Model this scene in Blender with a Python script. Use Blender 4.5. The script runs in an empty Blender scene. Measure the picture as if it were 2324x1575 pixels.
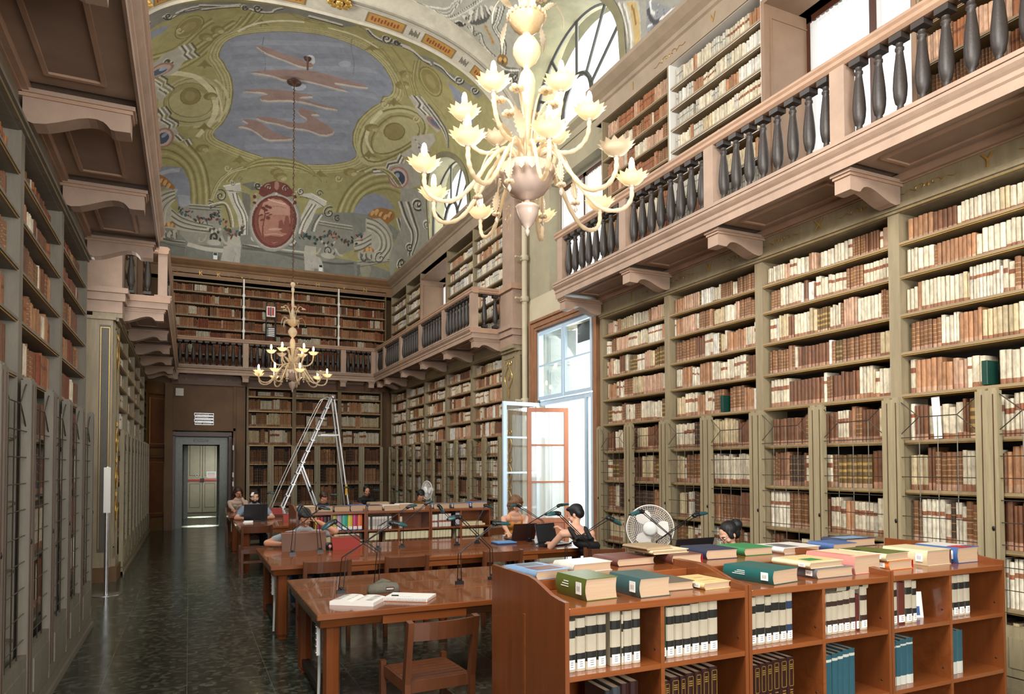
import bpy, bmesh, math, random
import numpy as np
from mathutils import Vector, Matrix
SC = bpy.context.scene
COL = SC.collection
PI = math.pi
sin, cos = math.sin, math.cos
def R(d): return math.radians(d)

# ------------------------------------------------------------------ camera
W_IMG, H_IMG = 2324.0, 1575.0
F_PX, CY_PX = 1581.33, 1012.0
CAM_H = 1.75
cam_d = bpy.data.cameras.new('camera')
cam = bpy.data.objects.new('camera', cam_d); COL.objects.link(cam)
cam_d.sensor_fit = 'HORIZONTAL'; cam_d.sensor_width = 36.0
cam_d.lens = 36.0 * F_PX / W_IMG
cam_d.shift_y = (CY_PX - H_IMG / 2) / W_IMG
cam_d.clip_start = 0.05; cam_d.clip_end = 200
_y, _p, _r = R(24.855), R(1.614), R(-0.16)
fw = Vector((sin(_y) * cos(_p), cos(_y) * cos(_p), sin(_p)))
rt = Vector((cos(_y), -sin(_y), 0)); up = rt.cross(fw)
rt2 = cos(_r) * rt + sin(_r) * up; up2 = -sin(_r) * rt + cos(_r) * up
m3 = Matrix((rt2, up2, -fw)).transposed()
cam.matrix_world = Matrix.Translation((0, 0, CAM_H)) @ m3.to_4x4()
SC.camera = cam

# ------------------------------------------------------------------ view, world, daylight
SC.view_settings.view_transform = 'Standard'
SC.view_settings.look = 'None'
SC.view_settings.gamma = 1.0
SC.view_settings.use_curve_mapping = False
SC.view_settings.exposure = 0.55
SC.cycles.use_denoising = True
SC.cycles.max_bounces = 6
SC.cycles.diffuse_bounces = 3
SC.cycles.glossy_bounces = 3
SC.cycles.transmission_bounces = 4
SC.cycles.transparent_max_bounces = 12
SC.cycles.caustics_reflective = False
SC.cycles.caustics_refractive = False
SC.cycles.sample_clamp_indirect = 6.0
w = bpy.data.worlds.new('world'); SC.world = w; w.use_nodes = True
bg = w.node_tree.nodes['Background']
bg.inputs['Color'].default_value = (0.93, 0.97, 1.0, 1); bg.inputs['Strength'].default_value = 2.2

def area(name, loc, target, sx, sy, power, color=(1, 1, 1), spread=180):
    d = bpy.data.lights.new(name, 'AREA'); d.shape = 'RECTANGLE'; d.size = sx; d.size_y = sy
    d.energy = power; d.color = color; d.spread = R(spread)
    o = bpy.data.objects.new(name, d); COL.objects.link(o); o.location = loc
    o.rotation_euler = (Vector(target) - Vector(loc)).to_track_quat('-Z', 'Y').to_euler()
    return o
# daylight through the windows of the hall; the rear and high left lamps are added fill
area('fill_rear', (1.8, -2.7, 2.9), (0.6, 6.5, 4.6), 4.6, 3.0, 300, (1.0, 0.97, 0.93))  # added fill lamp behind the camera, stands in for unseen rear light
area('fill_left_high', (-0.75, 1.6, 6.3), (5.8, 6.2, 2.6), 3.4, 1.9, 410, (1.0, 0.96, 0.90), 140)  # added soft fill from high left to brighten the right wall
area('daylight_left_recess', (-1.46, 10.2, 2.9), (5.5, 11.0, 1.9), 1.7, 4.4, 90, (1.0, 0.97, 0.92))
area('daylight_lunette_left', (-1.0, 10.4, 8.6), (3.5, 11.5, 5.5), 2.2, 1.3, 260, (1.0, 0.97, 0.93))
area('daylight_lunette_left_far', (-1.0, 16.85, 8.6), (3.5, 17.0, 6.0), 2.2, 1.3, 60, (1.0, 0.97, 0.92))
area('daylight_lunette_right', (6.5, 10.4, 8.6), (2.0, 10.4, 7.0), 2.8, 2.0, 90, (0.97, 0.98, 1.0))
area('daylight_lunette_right_far', (6.5, 16.85, 8.6), (2.0, 16.8, 7.0), 2.8, 2.0, 70, (0.97, 0.98, 1.0))
area('daylight_tall_window', (7.3, 10.5, 3.0), (4.0, 9.6, 1.0), 2.6, 3.6, 210, (0.95, 0.98, 1.0))

# ------------------------------------------------------------------ helpers
def lin(c):
    if isinstance(c, str):
        c = tuple(int(c[i:i + 2], 16) / 255 for i in (0, 2, 4))
    return tuple((v / 12.92 if v <= 0.04045 else ((v + 0.055) / 1.055) ** 2.4) for v in c[:3])

MATS = {}
def mat(name, color, rough=0.55, metal=0.0, noise=0.0, nscale=6.0, stretch=None, bump=0.0, bscale=40.0, spec=0.5,
        attr=None, coat=0.0, col2=None, trans=0.0, emit=None, estr=0.0, alpha=1.0, dist=0.0):
    """principled material; noise mixes colour with a darker/other one, attr reads a colour attribute"""
    m = bpy.data.materials.new(name); m.use_nodes = True; nt = m.node_tree; N = nt.nodes; L = nt.links
    b = N['Principled BSDF']; c = lin(color)
    b.inputs['Base Color'].default_value = (*c, 1); b.inputs['Roughness'].default_value = rough
    b.inputs['Metallic'].default_value = metal; b.inputs['Specular IOR Level'].default_value = spec
    b.inputs['Coat Weight'].default_value = coat; b.inputs['Transmission Weight'].default_value = trans
    b.inputs['Alpha'].default_value = alpha
    if emit: b.inputs['Emission Color'].default_value = (*lin(emit), 1); b.inputs['Emission Strength'].default_value = estr
    tc = N.new('ShaderNodeTexCoord'); mp = N.new('ShaderNodeMapping'); L.new(tc.outputs['Object'], mp.inputs['Vector'])
    if stretch: mp.inputs['Scale'].default_value = stretch
    src = None
    if attr:
        a = N.new('ShaderNodeAttribute'); a.attribute_name = attr; src = a.outputs['Color']
        L.new(src, b.inputs['Base Color'])
    if noise > 0:
        nz = N.new('ShaderNodeTexNoise'); nz.inputs['Scale'].default_value = nscale; nz.inputs['Detail'].default_value = 6
        nz.inputs['Roughness'].default_value = 0.65; nz.inputs['Distortion'].default_value = dist
        L.new(mp.outputs['Vector'], nz.inputs['Vector'])
        rp = N.new('ShaderNodeMapRange'); rp.inputs['From Min'].default_value = 0.35; rp.inputs['From Max'].default_value = 0.68
        rp.inputs['To Min'].default_value = 0.0; rp.inputs['To Max'].default_value = 1.0
        L.new(nz.outputs['Fac'], rp.inputs['Value'])
        mx = N.new('ShaderNodeMix'); mx.data_type = 'RGBA'
        if col2 is None:
            mx.blend_type = 'MULTIPLY'
            k = 1 - noise
            mx.inputs[7].default_value = (k, k, k, 1)
        else: mx.inputs[7].default_value = (*lin(col2), 1)
        if src: L.new(src, mx.inputs[6])
        else: mx.inputs[6].default_value = (*c, 1)
        if col2 is not None:
            mm = N.new('ShaderNodeMath'); mm.operation = 'MULTIPLY'; mm.inputs[1].default_value = noise
            L.new(rp.outputs['Result'], mm.inputs[0]); L.new(mm.outputs[0], mx.inputs[0])
        else: L.new(rp.outputs['Result'], mx.inputs[0])
        L.new(mx.outputs[2], b.inputs['Base Color'])
    if bump > 0:
        n2 = N.new('ShaderNodeTexNoise'); n2.inputs['Scale'].default_value = bscale; n2.inputs['Detail'].default_value = 4
        L.new(mp.outputs['Vector'], n2.inputs['Vector'])
        bp = N.new('ShaderNodeBump'); bp.inputs['Strength'].default_value = bump; bp.inputs['Distance'].default_value = 0.01
        L.new(n2.outputs['Fac'], bp.inputs['Height']); L.new(bp.outputs['Normal'], b.inputs['Normal'])
    MATS[name] = m
    return m

mat('gallery_paint', 'a98f7c', 0.55, noise=0.22, nscale=3, bump=0.12, bscale=60)
mat('gallery_moulding', 'ad8c74', 0.5, noise=0.2, nscale=5)
mat('soffit_panel', '987e6d', 0.6, noise=0.25, nscale=2.5)
mat('green_wood', '94866a', 0.5, noise=0.25, nscale=4, stretch=(4, 4, .6), bump=0.12, bscale=50)
mat('gate_wood', '9c8f70', 0.5, noise=0.28, nscale=5, stretch=(6, 6, .5), bump=0.15, bscale=40)
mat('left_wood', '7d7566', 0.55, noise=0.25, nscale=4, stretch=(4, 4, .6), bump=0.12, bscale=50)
mat('shelf_wood', '978262', 0.5, noise=0.25, nscale=5, stretch=(1, .3, 4))
mat('gilt', 'c9a052', 0.35, 0.6, noise=0.2, nscale=30)
mat('case_back', '2c2a2a', 0.8)
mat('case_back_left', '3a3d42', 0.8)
mat('wire', '5a544a', 0.45, 0.7)
mat('baluster', '352e2a', 0.5, noise=0.3, nscale=8, bump=0.15, bscale=60)
mat('plaster', 'a39a80', 0.85, noise=0.22, nscale=1.6, bump=0.15, bscale=18)
mat('reveal', '8b8566', 0.85, noise=0.4, nscale=1.5, bump=0.15, bscale=12)
mat('plaster_light', 'c2b79c', 0.85, noise=0.15, nscale=1.6)
mat('brown_wall', '6e4f2c', 0.6, noise=0.3, nscale=2.2, bump=0.1, bscale=25)
mat('back_wood', '77613f', 0.5, noise=0.28, nscale=4, stretch=(4, 4, .6))
mat('brown_panel', '6b4128', 0.45, noise=0.3, nscale=3)
mat('niche_wood', '8f735c', 0.6, noise=0.2, nscale=3)
mat('white_shelf', 'dcd9d2', 0.5)
mat('red_wood', '874a24', 0.26, noise=0.28, nscale=3.0, stretch=(.5, 6, 6), bump=0.04, bscale=30, coat=0.5, dist=0.4)
mat('red_wood_v', '7d4320', 0.3, noise=0.25, nscale=3.0, stretch=(6, 6, .5), bump=0.04, bscale=30, coat=0.35, dist=0.4)
mat('chair_wood', '673a20', 0.4, noise=0.3, nscale=4.0, stretch=(5, 5, .7), coat=0.3)
mat('casing_wood', '9c6f50', 0.5, noise=0.35, nscale=3.5, stretch=(3, 3, .7), dist=1.0)
mat('door_wood', 'a8694a', 0.4, noise=0.2, nscale=4, stretch=(5, 5, .7))
mat('dark_wood', '4a2a1c', 0.4, noise=0.2)
mat('blue_paint', 'b9cfe0', 0.4, noise=0.06)
mat('window_iron', '3c3a35', 0.6)
mat('shutter_grey', 'b4bab4', .6, noise=.08)
mat('pier_panel', '4f4c42', .5, noise=.2)
mat('white_paint', 'e9e6e0', 0.5)
mat('paper', 'eceae4', 0.7)
mat('pages', 'b99c7e', 0.8, noise=0.15, nscale=20, stretch=(.3, .3, 18))
mat('book_attr', 'ffffff', 0.6, attr='Col', noise=0.46, nscale=30, stretch=(1, 1, .45), bump=0.1, bscale=90)
mat('gloss_attr', 'ffffff', 0.35, attr='Col', noise=0.1, nscale=14)
mat('fresco', 'ffffff', 0.9, attr='Col', noise=0.22, nscale=4.5, dist=.6)
mat('black', '14161a', 0.35)
mat('black_matte', '1d1d20', 0.6)
mat('black_metal', '1a1a1b', 0.4, 0.4)
mat('teal', '1f4a4c', 0.3)
mat('aluminium', 'c9cacb', 0.32, 0.85, noise=0.1)
mat('steel', 'b8b8b8', 0.25, 0.9)
mat('glass_milk', 'e4d5ba', 0.22, noise=0.08, spec=0.7)
mat('glass_pink', 'b9a497', 0.15, noise=0.05, spec=0.8)
mat('amber', 'cfb48c', 0.2, noise=0.2, nscale=60)
mat('bulb', 'fff3d8', 0.3, emit='ffe0a8', estr=14)
mat('cornice_paint', '9c8a74', 0.55, noise=.22, nscale=3)
mat('cornice_back', '8d6c4c', 0.55, noise=.25, nscale=3)
mat('candle', 'f6ead6', 0.4, emit='ffd9a0', estr=0.5)
mat('screen', '2a2d31', 0.2)
mat('marble_green', '4c5540', 0.3, noise=0.6, nscale=5, col2='1c2418', dist=2.0)
mat('grey_door', 'a8a389', 0.5, noise=0.1)
mat('plastic_white', 'dfe0dc', 0.45)
mat('red_cloth', '8d2a22', 0.45)
mat('red', 'b8232b', 0.4)

def glassmat():
    m = bpy.data.materials.new('window_glass'); m.use_nodes = True; nt = m.node_tree; nt.nodes.clear()
    o = nt.nodes.new('ShaderNodeOutputMaterial'); t = nt.nodes.new('ShaderNodeBsdfTransparent'); g = nt.nodes.new('ShaderNodeBsdfGlossy')
    g.inputs['Roughness'].default_value = 0.03; mx = nt.nodes.new('ShaderNodeMixShader'); mx.inputs[0].default_value = 0.08
    t.inputs['Color'].default_value = (.96, .98, .97, 1)
    nt.links.new(t.outputs[0], mx.inputs[1]); nt.links.new(g.outputs[0], mx.inputs[2]); nt.links.new(mx.outputs[0], o.inputs[0])
    MATS['window_glass'] = m
glassmat()
def clothmat():
    m = bpy.data.materials.new('curtain'); m.use_nodes = True; nt = m.node_tree; nt.nodes.clear()
    o = nt.nodes.new('ShaderNodeOutputMaterial'); t = nt.nodes.new('ShaderNodeBsdfTranslucent'); g = nt.nodes.new('ShaderNodeBsdfDiffuse')
    tr = nt.nodes.new('ShaderNodeBsdfTransparent')
    for n in (t, g): n.inputs['Color'].default_value = (.93, .92, .9, 1)
    mx = nt.nodes.new('ShaderNodeMixShader'); mx.inputs[0].default_value = 0.45
    m2 = nt.nodes.new('ShaderNodeMixShader'); m2.inputs[0].default_value = 0.35
    nt.links.new(g.outputs[0], mx.inputs[1]); nt.links.new(t.outputs[0], mx.inputs[2])
    nt.links.new(mx.outputs[0], m2.inputs[1]); nt.links.new(tr.outputs[0], m2.inputs[2]); nt.links.new(m2.outputs[0], o.inputs[0])
    MATS['curtain'] = m
clothmat()
def milkmat():
    m = MATS['glass_milk']; nt = m.node_tree; b = nt.nodes['Principled BSDF']; o = [n for n in nt.nodes if n.type == 'OUTPUT_MATERIAL'][0]
    t = nt.nodes.new('ShaderNodeBsdfTranslucent'); t.inputs['Color'].default_value = (*lin('fff0d6'), 1)
    mx = nt.nodes.new('ShaderNodeMixShader'); mx.inputs[0].default_value = 0.5
    nt.links.new(b.outputs[0], mx.inputs[1]); nt.links.new(t.outputs[0], mx.inputs[2]); nt.links.new(mx.outputs[0], o.inputs[0])
milkmat()
def floormat():
    m = bpy.data.materials.new('terrazzo'); m.use_nodes = True; nt = m.node_tree; N = nt.nodes; L = nt.links; b = N['Principled BSDF']
    tc = N.new('ShaderNodeTexCoord')
    v = N.new('ShaderNodeTexVoronoi'); v.inputs['Scale'].default_value = 24; L.new(tc.outputs['Object'], v.inputs['Vector'])
    r = N.new('ShaderNodeValToRGB'); e = r.color_ramp.elements
    e[0].position = 0.0; e[0].color = (*lin('22261f'), 1); e[1].position = 1.0; e[1].color = (*lin('6a6e60'), 1)
    x = r.color_ramp.elements.new(0.55); x.color = (*lin('363c32'), 1)
    L.new(v.outputs['Color'], r.inputs['Fac'])
    br = N.new('ShaderNodeTexBrick'); br.offset = 0.0; br.inputs['Scale'].default_value = 1.0
    br.inputs['Brick Width'].default_value = 0.62; br.inputs['Row Height'].default_value = 0.62; br.inputs['Mortar Size'].default_value = 0.0022
    br.inputs['Color1'].default_value = (1, 1, 1, 1); br.inputs['Color2'].default_value = (.82, .82, .82, 1); br.inputs['Mortar'].default_value = (.9, .88, .75, 1)
    L.new(tc.outputs['Object'], br.inputs['Vector'])
    mx = N.new('ShaderNodeMix'); mx.data_type = 'RGBA'; mx.blend_type = 'MULTIPLY'; mx.inputs[0].default_value = 1
    L.new(r.outputs['Color'], mx.inputs[6]); L.new(br.outputs['Color'], mx.inputs[7]); 
    m2 = N.new('ShaderNodeMix'); m2.data_type = 'RGBA'; m2.inputs[7].default_value = (*lin('6e6e5e'), 1)
    L.new(mx.outputs[2], m2.inputs[6]); L.new(br.outputs['Fac'], m2.inputs[0]); L.new(m2.outputs[2], b.inputs['Base Color'])
    nz = N.new('ShaderNodeTexNoise'); nz.inputs['Scale'].default_value = 3; L.new(tc.outputs['Object'], nz.inputs['Vector'])
    mr = N.new('ShaderNodeMapRange'); mr.inputs['To Min'].default_value = 0.1; mr.inputs['To Max'].default_value = 0.26
    L.new(nz.outputs['Fac'], mr.inputs['Value']); L.new(mr.outputs['Result'], b.inputs['Roughness'])
    bp = N.new('ShaderNodeBump'); bp.inputs['Strength'].default_value = 0.05; bp.inputs['Distance'].default_value = 0.02
    n3 = N.new('ShaderNodeTexNoise'); n3.inputs['Scale'].default_value = 5; L.new(tc.outputs['Object'], n3.inputs['Vector'])
    L.new(n3.outputs['Fac'], bp.inputs['Height']); L.new(bp.outputs['Normal'], b.inputs['Normal'])
    MATS['terrazzo'] = m
floormat()

class MB:
    """collects shapes of one object; several materials allowed, optional face colours"""
    def __init__(s, xf=None): s.v = []; s.f = []; s.m = []; s.c = []; s.ml = []; s.xf = xf; s.sm = []
    def mi(s, m):
        if m not in s.ml: s.ml.append(m)
        return s.ml.index(m)
    def add(s, vs, fs, m, c=None, smooth=False):
        o = len(s.v); k = s.mi(m)
        if s.xf is not None: vs = [tuple(s.xf @ Vector(v)) for v in vs]
        s.v += [tuple(v) for v in vs]
        for f in fs: s.f.append(tuple(i + o for i in f)); s.m.append(k); s.c.append(c); s.sm.append(smooth)
    def box(s, x0, x1, y0, y1, z0, z1, m, c=None):
        if x0 > x1: x0, x1 = x1, x0
        if y0 > y1: y0, y1 = y1, y0
        if z0 > z1: z0, z1 = z1, z0
        s.add([(x0, y0, z0), (x1, y0, z0), (x1, y1, z0), (x0, y1, z0), (x0, y0, z1), (x1, y0, z1), (x1, y1, z1), (x0, y1, z1)],
              [(0, 3, 2, 1), (4, 5, 6, 7), (0, 1, 5, 4), (1, 2, 6, 5), (2, 3, 7, 6), (3, 0, 4, 7)], m, c)
    def obox(s, c0, ax, ay, az, m, c=None):
        """box centred c0 with half-axis vectors"""
        c0 = Vector(c0); ax, ay, az = Vector(ax), Vector(ay), Vector(az)
        vs = [c0 + sx * ax + sy * ay + sz * az for sz in (-1, 1) for (sx, sy) in ((-1, -1), (1, -1), (1, 1), (-1, 1))]
        s.add(vs, [(0, 3, 2, 1), (4, 5, 6, 7), (0, 1, 5, 4), (1, 2, 6, 5), (2, 3, 7, 6), (3, 0, 4, 7)], m, c)
    def beam(s, a, b, w, h, m, upv=(0, 0, 1)):
        a, b = Vector(a), Vector(b); d = (b - a); u = Vector(upv); sd = d.cross(u)
        if sd.length < 1e-6: sd = d.cross(Vector((1, 0, 0)))
        sd.normalize(); u = sd.cross(d).normalized()
        s.obox((a + b) / 2, d / 2, sd * w / 2, u * h / 2, m)
    def prism(s, prof, a, b, axis, m, smooth=False, c=None):
        """profile of (p,q) pairs swept from a to b along axis 'x','y','z'"""
        n = len(prof); vs = []
        for t in (a, b):
            for p, q in prof:
                vs.append({'x': (t, p, q), 'y': (p, t, q), 'z': (p, q, t)}[axis])
        fs = [(i, (i + 1) % n, n + (i + 1) % n, n + i) for i in range(n)]
        s.add(vs, fs, m, c, smooth); s.add(vs, [tuple(range(n - 1, -1, -1)), tuple(range(n, 2 * n))], m, c)
    def tube(s, pts, r, m, n=6, caps=True, smooth=True, c=None):
        pts = [Vector(p) for p in pts]; k = len(pts); rr = r if isinstance(r, (list, tuple)) else [r] * k
        vs = []; t0 = (pts[1] - pts[0]).normalized()
        u = t0.cross(Vector((0, 0, 1)));
        if u.length < 1e-3: u = t0.cross(Vector((1, 0, 0)))
        u.normalize()
        for i, p in enumerate(pts):
            t = (pts[min(i + 1, k - 1)] - pts[max(i - 1, 0)]).normalized()
            u = (u - t * u.dot(t));
            if u.length < 1e-6: u = t.orthogonal()
            u.normalize(); v = t.cross(u)
            for j in range(n):
                a = 2 * PI * j / n
                vs.append(p + (u * cos(a) + v * sin(a)) * rr[i])
        fs = [(i * n + j, i * n + (j + 1) % n, (i + 1) * n + (j + 1) % n, (i + 1) * n + j) for i in range(k - 1) for j in range(n)]
        s.add(vs, fs, m, c, smooth)
        if caps: s.add(vs, [tuple(range(n - 1, -1, -1)), tuple((k - 1) * n + j for j in range(n))], m, c)
    def lathe(s, prof, cx, cy, m, n=12, z0=0, ax=None, smooth=True, wav=0, wn=0, c=None):
        """prof list of (r, z)"""
        vs = []; 
        for i, (r, z) in enumerate(prof):
            for j in range(n):
                a = 2 * PI * j / n; q = r * (1 + (wav * cos(wn * a)))
                vs.append((cx + q * cos(a), cy + q * sin(a), z0 + z))
        if ax is not None:
            q = Vector((0, 0, 1)).rotation_difference(Vector(ax)); o = Vector((cx, cy, z0))
            vs = [tuple(o + q @ (Vector(v) - o)) for v in vs]
        k = len(prof)
        fs = [(i * n + j, i * n + (j + 1) % n, (i + 1) * n + (j + 1) % n, (i + 1) * n + j) for i in range(k - 1) for j in range(n)]
        s.add(vs, fs, m, c, smooth)
        caps = []
        if prof[0][0] > 1e-4: caps.append(tuple(range(n - 1, -1, -1)))
        if prof[-1][0] > 1e-4: caps.append(tuple((k - 1) * n + j for j in range(n)))
        s.add(vs, caps, m, c)
    def ball(s, c0, rx, ry, rz, m, n=12, k=8, c=None):
        vs = []; 
        for i in range(k + 1):
            ph = PI * i / k
            for j in range(n):
                a = 2 * PI * j / n
                vs.append((c0[0] + rx * sin(ph) * cos(a), c0[1] + ry * sin(ph) * sin(a), c0[2] - rz * cos(ph)))
        fs = [(i * n + j, i * n + (j + 1) % n, (i + 1) * n + (j + 1) % n, (i + 1) * n + j) for i in range(k) for j in range(n)]
        s.add(vs, fs, m, c, True)
    def build(s, name, parent=None, bevel=0.0, kind=None, weld=False):
        me = bpy.data.meshes.new(name); me.from_pydata(s.v, [], s.f)
        for k in s.ml: me.materials.append(MATS[k])
        me.polygons.foreach_set('material_index', s.m)
        me.polygons.foreach_set('use_smooth', s.sm)
        if any(c is not None for c in s.c):
            ca = me.color_attributes.new('Col', 'FLOAT_COLOR', 'CORNER')
            arr = []
            for f, c in zip(s.f, s.c):
                c = c if c is not None else (1, 1, 1)
                arr.extend((c[0], c[1], c[2], 1.0) * len(f))
            ca.data.foreach_set('color', arr)
        me.validate(); me.update()
        o = bpy.data.objects.new(name, me); COL.objects.link(o)
        if parent is not None: o.parent = parent
        if bevel > 0:
            b = o.modifiers.new('bevel', 'BEVEL'); b.width = bevel; b.segments = 1; b.limit_method = 'ANGLE'; b.angle_limit = R(40)
        if kind: o['kind'] = kind
        return o

def tag(o, label=None, cat=None, group=None, kind=None):
    if label: o['label'] = label
    if cat: o['category'] = cat
    if group: o['group'] = group
    if kind: o['kind'] = kind
    return o
def thing(name, label, cat, loc=(0, 0, 0), rz=0.0, group=None):
    o = bpy.data.objects.new(name, None); COL.objects.link(o); o.location = loc; o.rotation_euler = (0, 0, rz)
    o.empty_display_size = 0.1
    return tag(o, label, cat, group)
def copy_tree(o, parent=None):
    c = o.copy(); COL.objects.link(c)
    if parent is not None: c.parent = parent
    for ch in list(o.children): copy_tree(ch, c)
    return c
def text(s, loc, size, m, rot, parent=None, name='lettering', ext=0.002):
    cu = bpy.data.curves.new(name, 'FONT'); cu.body = s; cu.size = size; cu.align_x = 'CENTER'; cu.align_y = 'CENTER'; cu.extrude = ext
    cu.materials.append(MATS[m]); o = bpy.data.objects.new(name, cu); COL.objects.link(o); o.location = loc; o.rotation_euler = rot
    if parent is not None: o.parent = parent
    return o
# ------------------------------------------------------------------ the hall: measures
XR, XL, YB = 5.8, -1.06, 21.6          # fronts of the right, left and back bookcases
CT = 7.62                              # top of the upper cornice
XM = 2.37                              # middle of the hall
rnd = random.Random(7)

def fit_parent(o, parent):
    """keeps o where its mesh was drawn while parent holds it"""
    o.parent = parent
    if parent.type == 'EMPTY':
        o.matrix_parent_inverse = (Matrix.Translation(parent.location) @ parent.rotation_euler.to_matrix().to_4x4()).inverted()
    return o
def part(mb, name, parent, bevel=0.0, label=None):
    o = mb.build(name, None, bevel); fit_parent(o, parent)
    if label: o['label'] = label
    return o
def struct(mb, name, bevel=0.0): return mb.build(name, None, bevel, kind='structure')
def ptext(s, loc, size, m, rot, parent, name='lettering', ext=0.002):
    o = text(s, loc, size, m, rot, None, name, ext); fit_parent(o, parent); return o

# local frames: u along the wall, w into the wall, z up
def frame_right(x0=XR): return Matrix(((0, 1, 0, x0), (1, 0, 0, 0), (0, 0, 1, 0), (0, 0, 0, 1)))
def frame_left(x0=XL): return Matrix(((0, -1, 0, x0), (1, 0, 0, 0), (0, 0, 1, 0), (0, 0, 0, 1)))
def frame_back(y0=YB): return Matrix(((1, 0, 0, 0), (0, 1, 0, y0), (0, 0, 1, 0), (0, 0, 0, 1)))
FR, FL, FB = frame_right(), frame_left(), frame_back()
ROT = {'R': (PI / 2, 0, -PI / 2), 'L': (PI / 2, 0, PI / 2), 'B': (PI / 2, 0, 0)}

# ------------------------------------------------------------------ floor, walls
b = MB(); b.box(-3.2, 8.2, -3.2, 30.5, -0.1, 0, 'terrazzo'); struct(b, 'floor')
b = MB()
b.box(6.3, 6.6, -3.2, 4.1, 0, CT + .1, 'plaster'); b.box(6.3, 6.6, 5.75, 9.35, 0, CT + .1, 'plaster')
b.box(6.3, 6.6, 4.1, 5.75, 0, 4.75, 'plaster'); b.box(6.3, 6.6, 4.1, 5.75, 6.9, CT + .1, 'plaster')
# window bay of the right wall
b.box(5.98, 6.6, 9.3, 9.72, 0, 4.5, 'plaster'); b.box(5.98, 6.6, 11.78, 12.3, 0, 7.5, 'plaster'); b.box(5.98, 6.6, 9.3, 9.45, 4.5, 7.5, 'plaster')
b.box(5.98, 6.6, 9.3, 11.78, 4.36, 4.9, 'plaster'); b.box(5.98, 6.6, 11.25, 11.78, 4.9, 7.5, 'plaster'); b.box(5.98, 6.6, 9.45, 11.25, 6.9, 7.5, 'plaster')
b.box(5.975, 5.99, 9.32, 12.2, 4.47, 4.95, 'plaster_light')
b.box(6.3, 6.6, 12.3, 16.4, 0, CT + .1, 'plaster'); b.box(6.3, 6.6, 18.7, 22.2, 0, CT + .1, 'plaster')
b.box(6.3, 6.6, 16.4, 18.7, 0, 4.75, 'plaster'); b.box(6.3, 6.6, 16.4, 18.7, 6.9, CT + .1, 'plaster')
struct(b, 'wall_right')
b = MB()
b.box(-1.9, -1.6, -3.2, 22.2, 0, CT + .1, 'plaster')
b.box(-1.6, -1.5, 9.1, 12.2, 0, CT, 'brown_wall')
struct(b, 'wall_left')
b = MB()
b.box(1.15, 8.2, 22.0, 22.3, 0, CT + .1, 'brown_wall'); b.box(-1.9, -.36, 22.0, 22.3, 0, CT + .1, 'brown_wall')
b.box(-.36, 1.15, 22.0, 22.3, 2.78, CT + .1, 'brown_wall')
struct(b, 'wall_back')
b = MB(); b.box(-1.9, 6.6, -3.2, -3.05, 0, 1.3, 'plaster'); b.box(-1.9, 6.6, -3.2, -3.05, 6.2, 11, 'plaster')
b.box(-1.9, -.4, -3.2, -3.05, 1.3, 6.2, 'plaster'); b.box(5.2, 6.6, -3.2, -3.05, 1.3, 6.2, 'plaster'); struct(b, 'wall_front')

# ------------------------------------------------------------------ books: planned here, built at the end
BOOKS = []      # (frame key, u, w0, width, height, depth, z0, style, seed, place)
STY = {  # base, band list (z0,z1,colour), ribs
 'cream': ('e9dcc0', ((0, .17, 'a8714f'),)),
 'creamlow': ('efe3c8', ((0, .12, '9a5f40'),)),
 'creamband': ('ecdfc2', ((0, .17, 'b27e5c'), (.60, .75, '9c5a38'))),
 'creamtwo': ('f0e6cf', ((.62, .72, 'a5633f'),)),
 'white': ('efe9dc', ()),
 'vellum': ('d8c39a', ((0, .15, 'a06a48'),)),
 'pink': ('d2a98a', ((0, .18, 'c29076'),)),
 'tan': ('b9855c', ((0, .17, 'c79c7b'),)),
 'brown': ('7d4f30', ((0, .17, 'b98a6c'),)),
 'ribbed': ('8a5d3a', ((0, .16, 'c0967a'), (.24, .26, 'c59a5a'), (.38, .40, 'c59a5a'), (.52, .54, 'c59a5a'), (.66, .68, 'c59a5a'), (.80, .82, 'c59a5a'))),
 'dark': ('4a3122', ((0, .14, '8e6a50'), (.3, .32, 'a98243'), (.5, .52, 'a98243'), (.7, .72, 'a98243'), (.88, .9, 'a98243'))),
 'gilt': ('6f5428', ((0, .13, 'c7a583'), (.28, .36, 'b4914b'), (.48, .56, 'b4914b'), (.68, .76, 'b4914b'))),
 'red': ('8c4526', ((0, .12, 'a8694a'),)),
 'orange': ('a8683c', ((.62, .72, '7c4326'),)),
 'grey': ('cfc8b8', ((.62, .7, '8f8a7c'),)),
 'navy': ('252a33', ((0, .1, '8c7d6a'),)),
 'green': ('3f4a30', ()),
 'stuck': ('16352c', ()),
}
NAMES = {'cream': 'cream book, brown foot label', 'creamlow': 'pale book, low foot label', 'creamband': 'cream book, brown title band', 'creamtwo': 'pale book, single title band', 'white': 'plain white book',
 'vellum': 'yellowed vellum book', 'pink': 'pinkish tan book', 'tan': 'tan leather book', 'brown': 'brown leather book', 'ribbed': 'ribbed gilt brown book', 'dark': 'dark gilt ribbed book', 'gilt': 'olive gilt squared book',
 'red': 'russet leather book', 'orange': 'orange leather book', 'grey': 'grey paper book', 'navy': 'near black book', 'green': 'dark green book', 'stuck': 'dark green box'}
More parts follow.
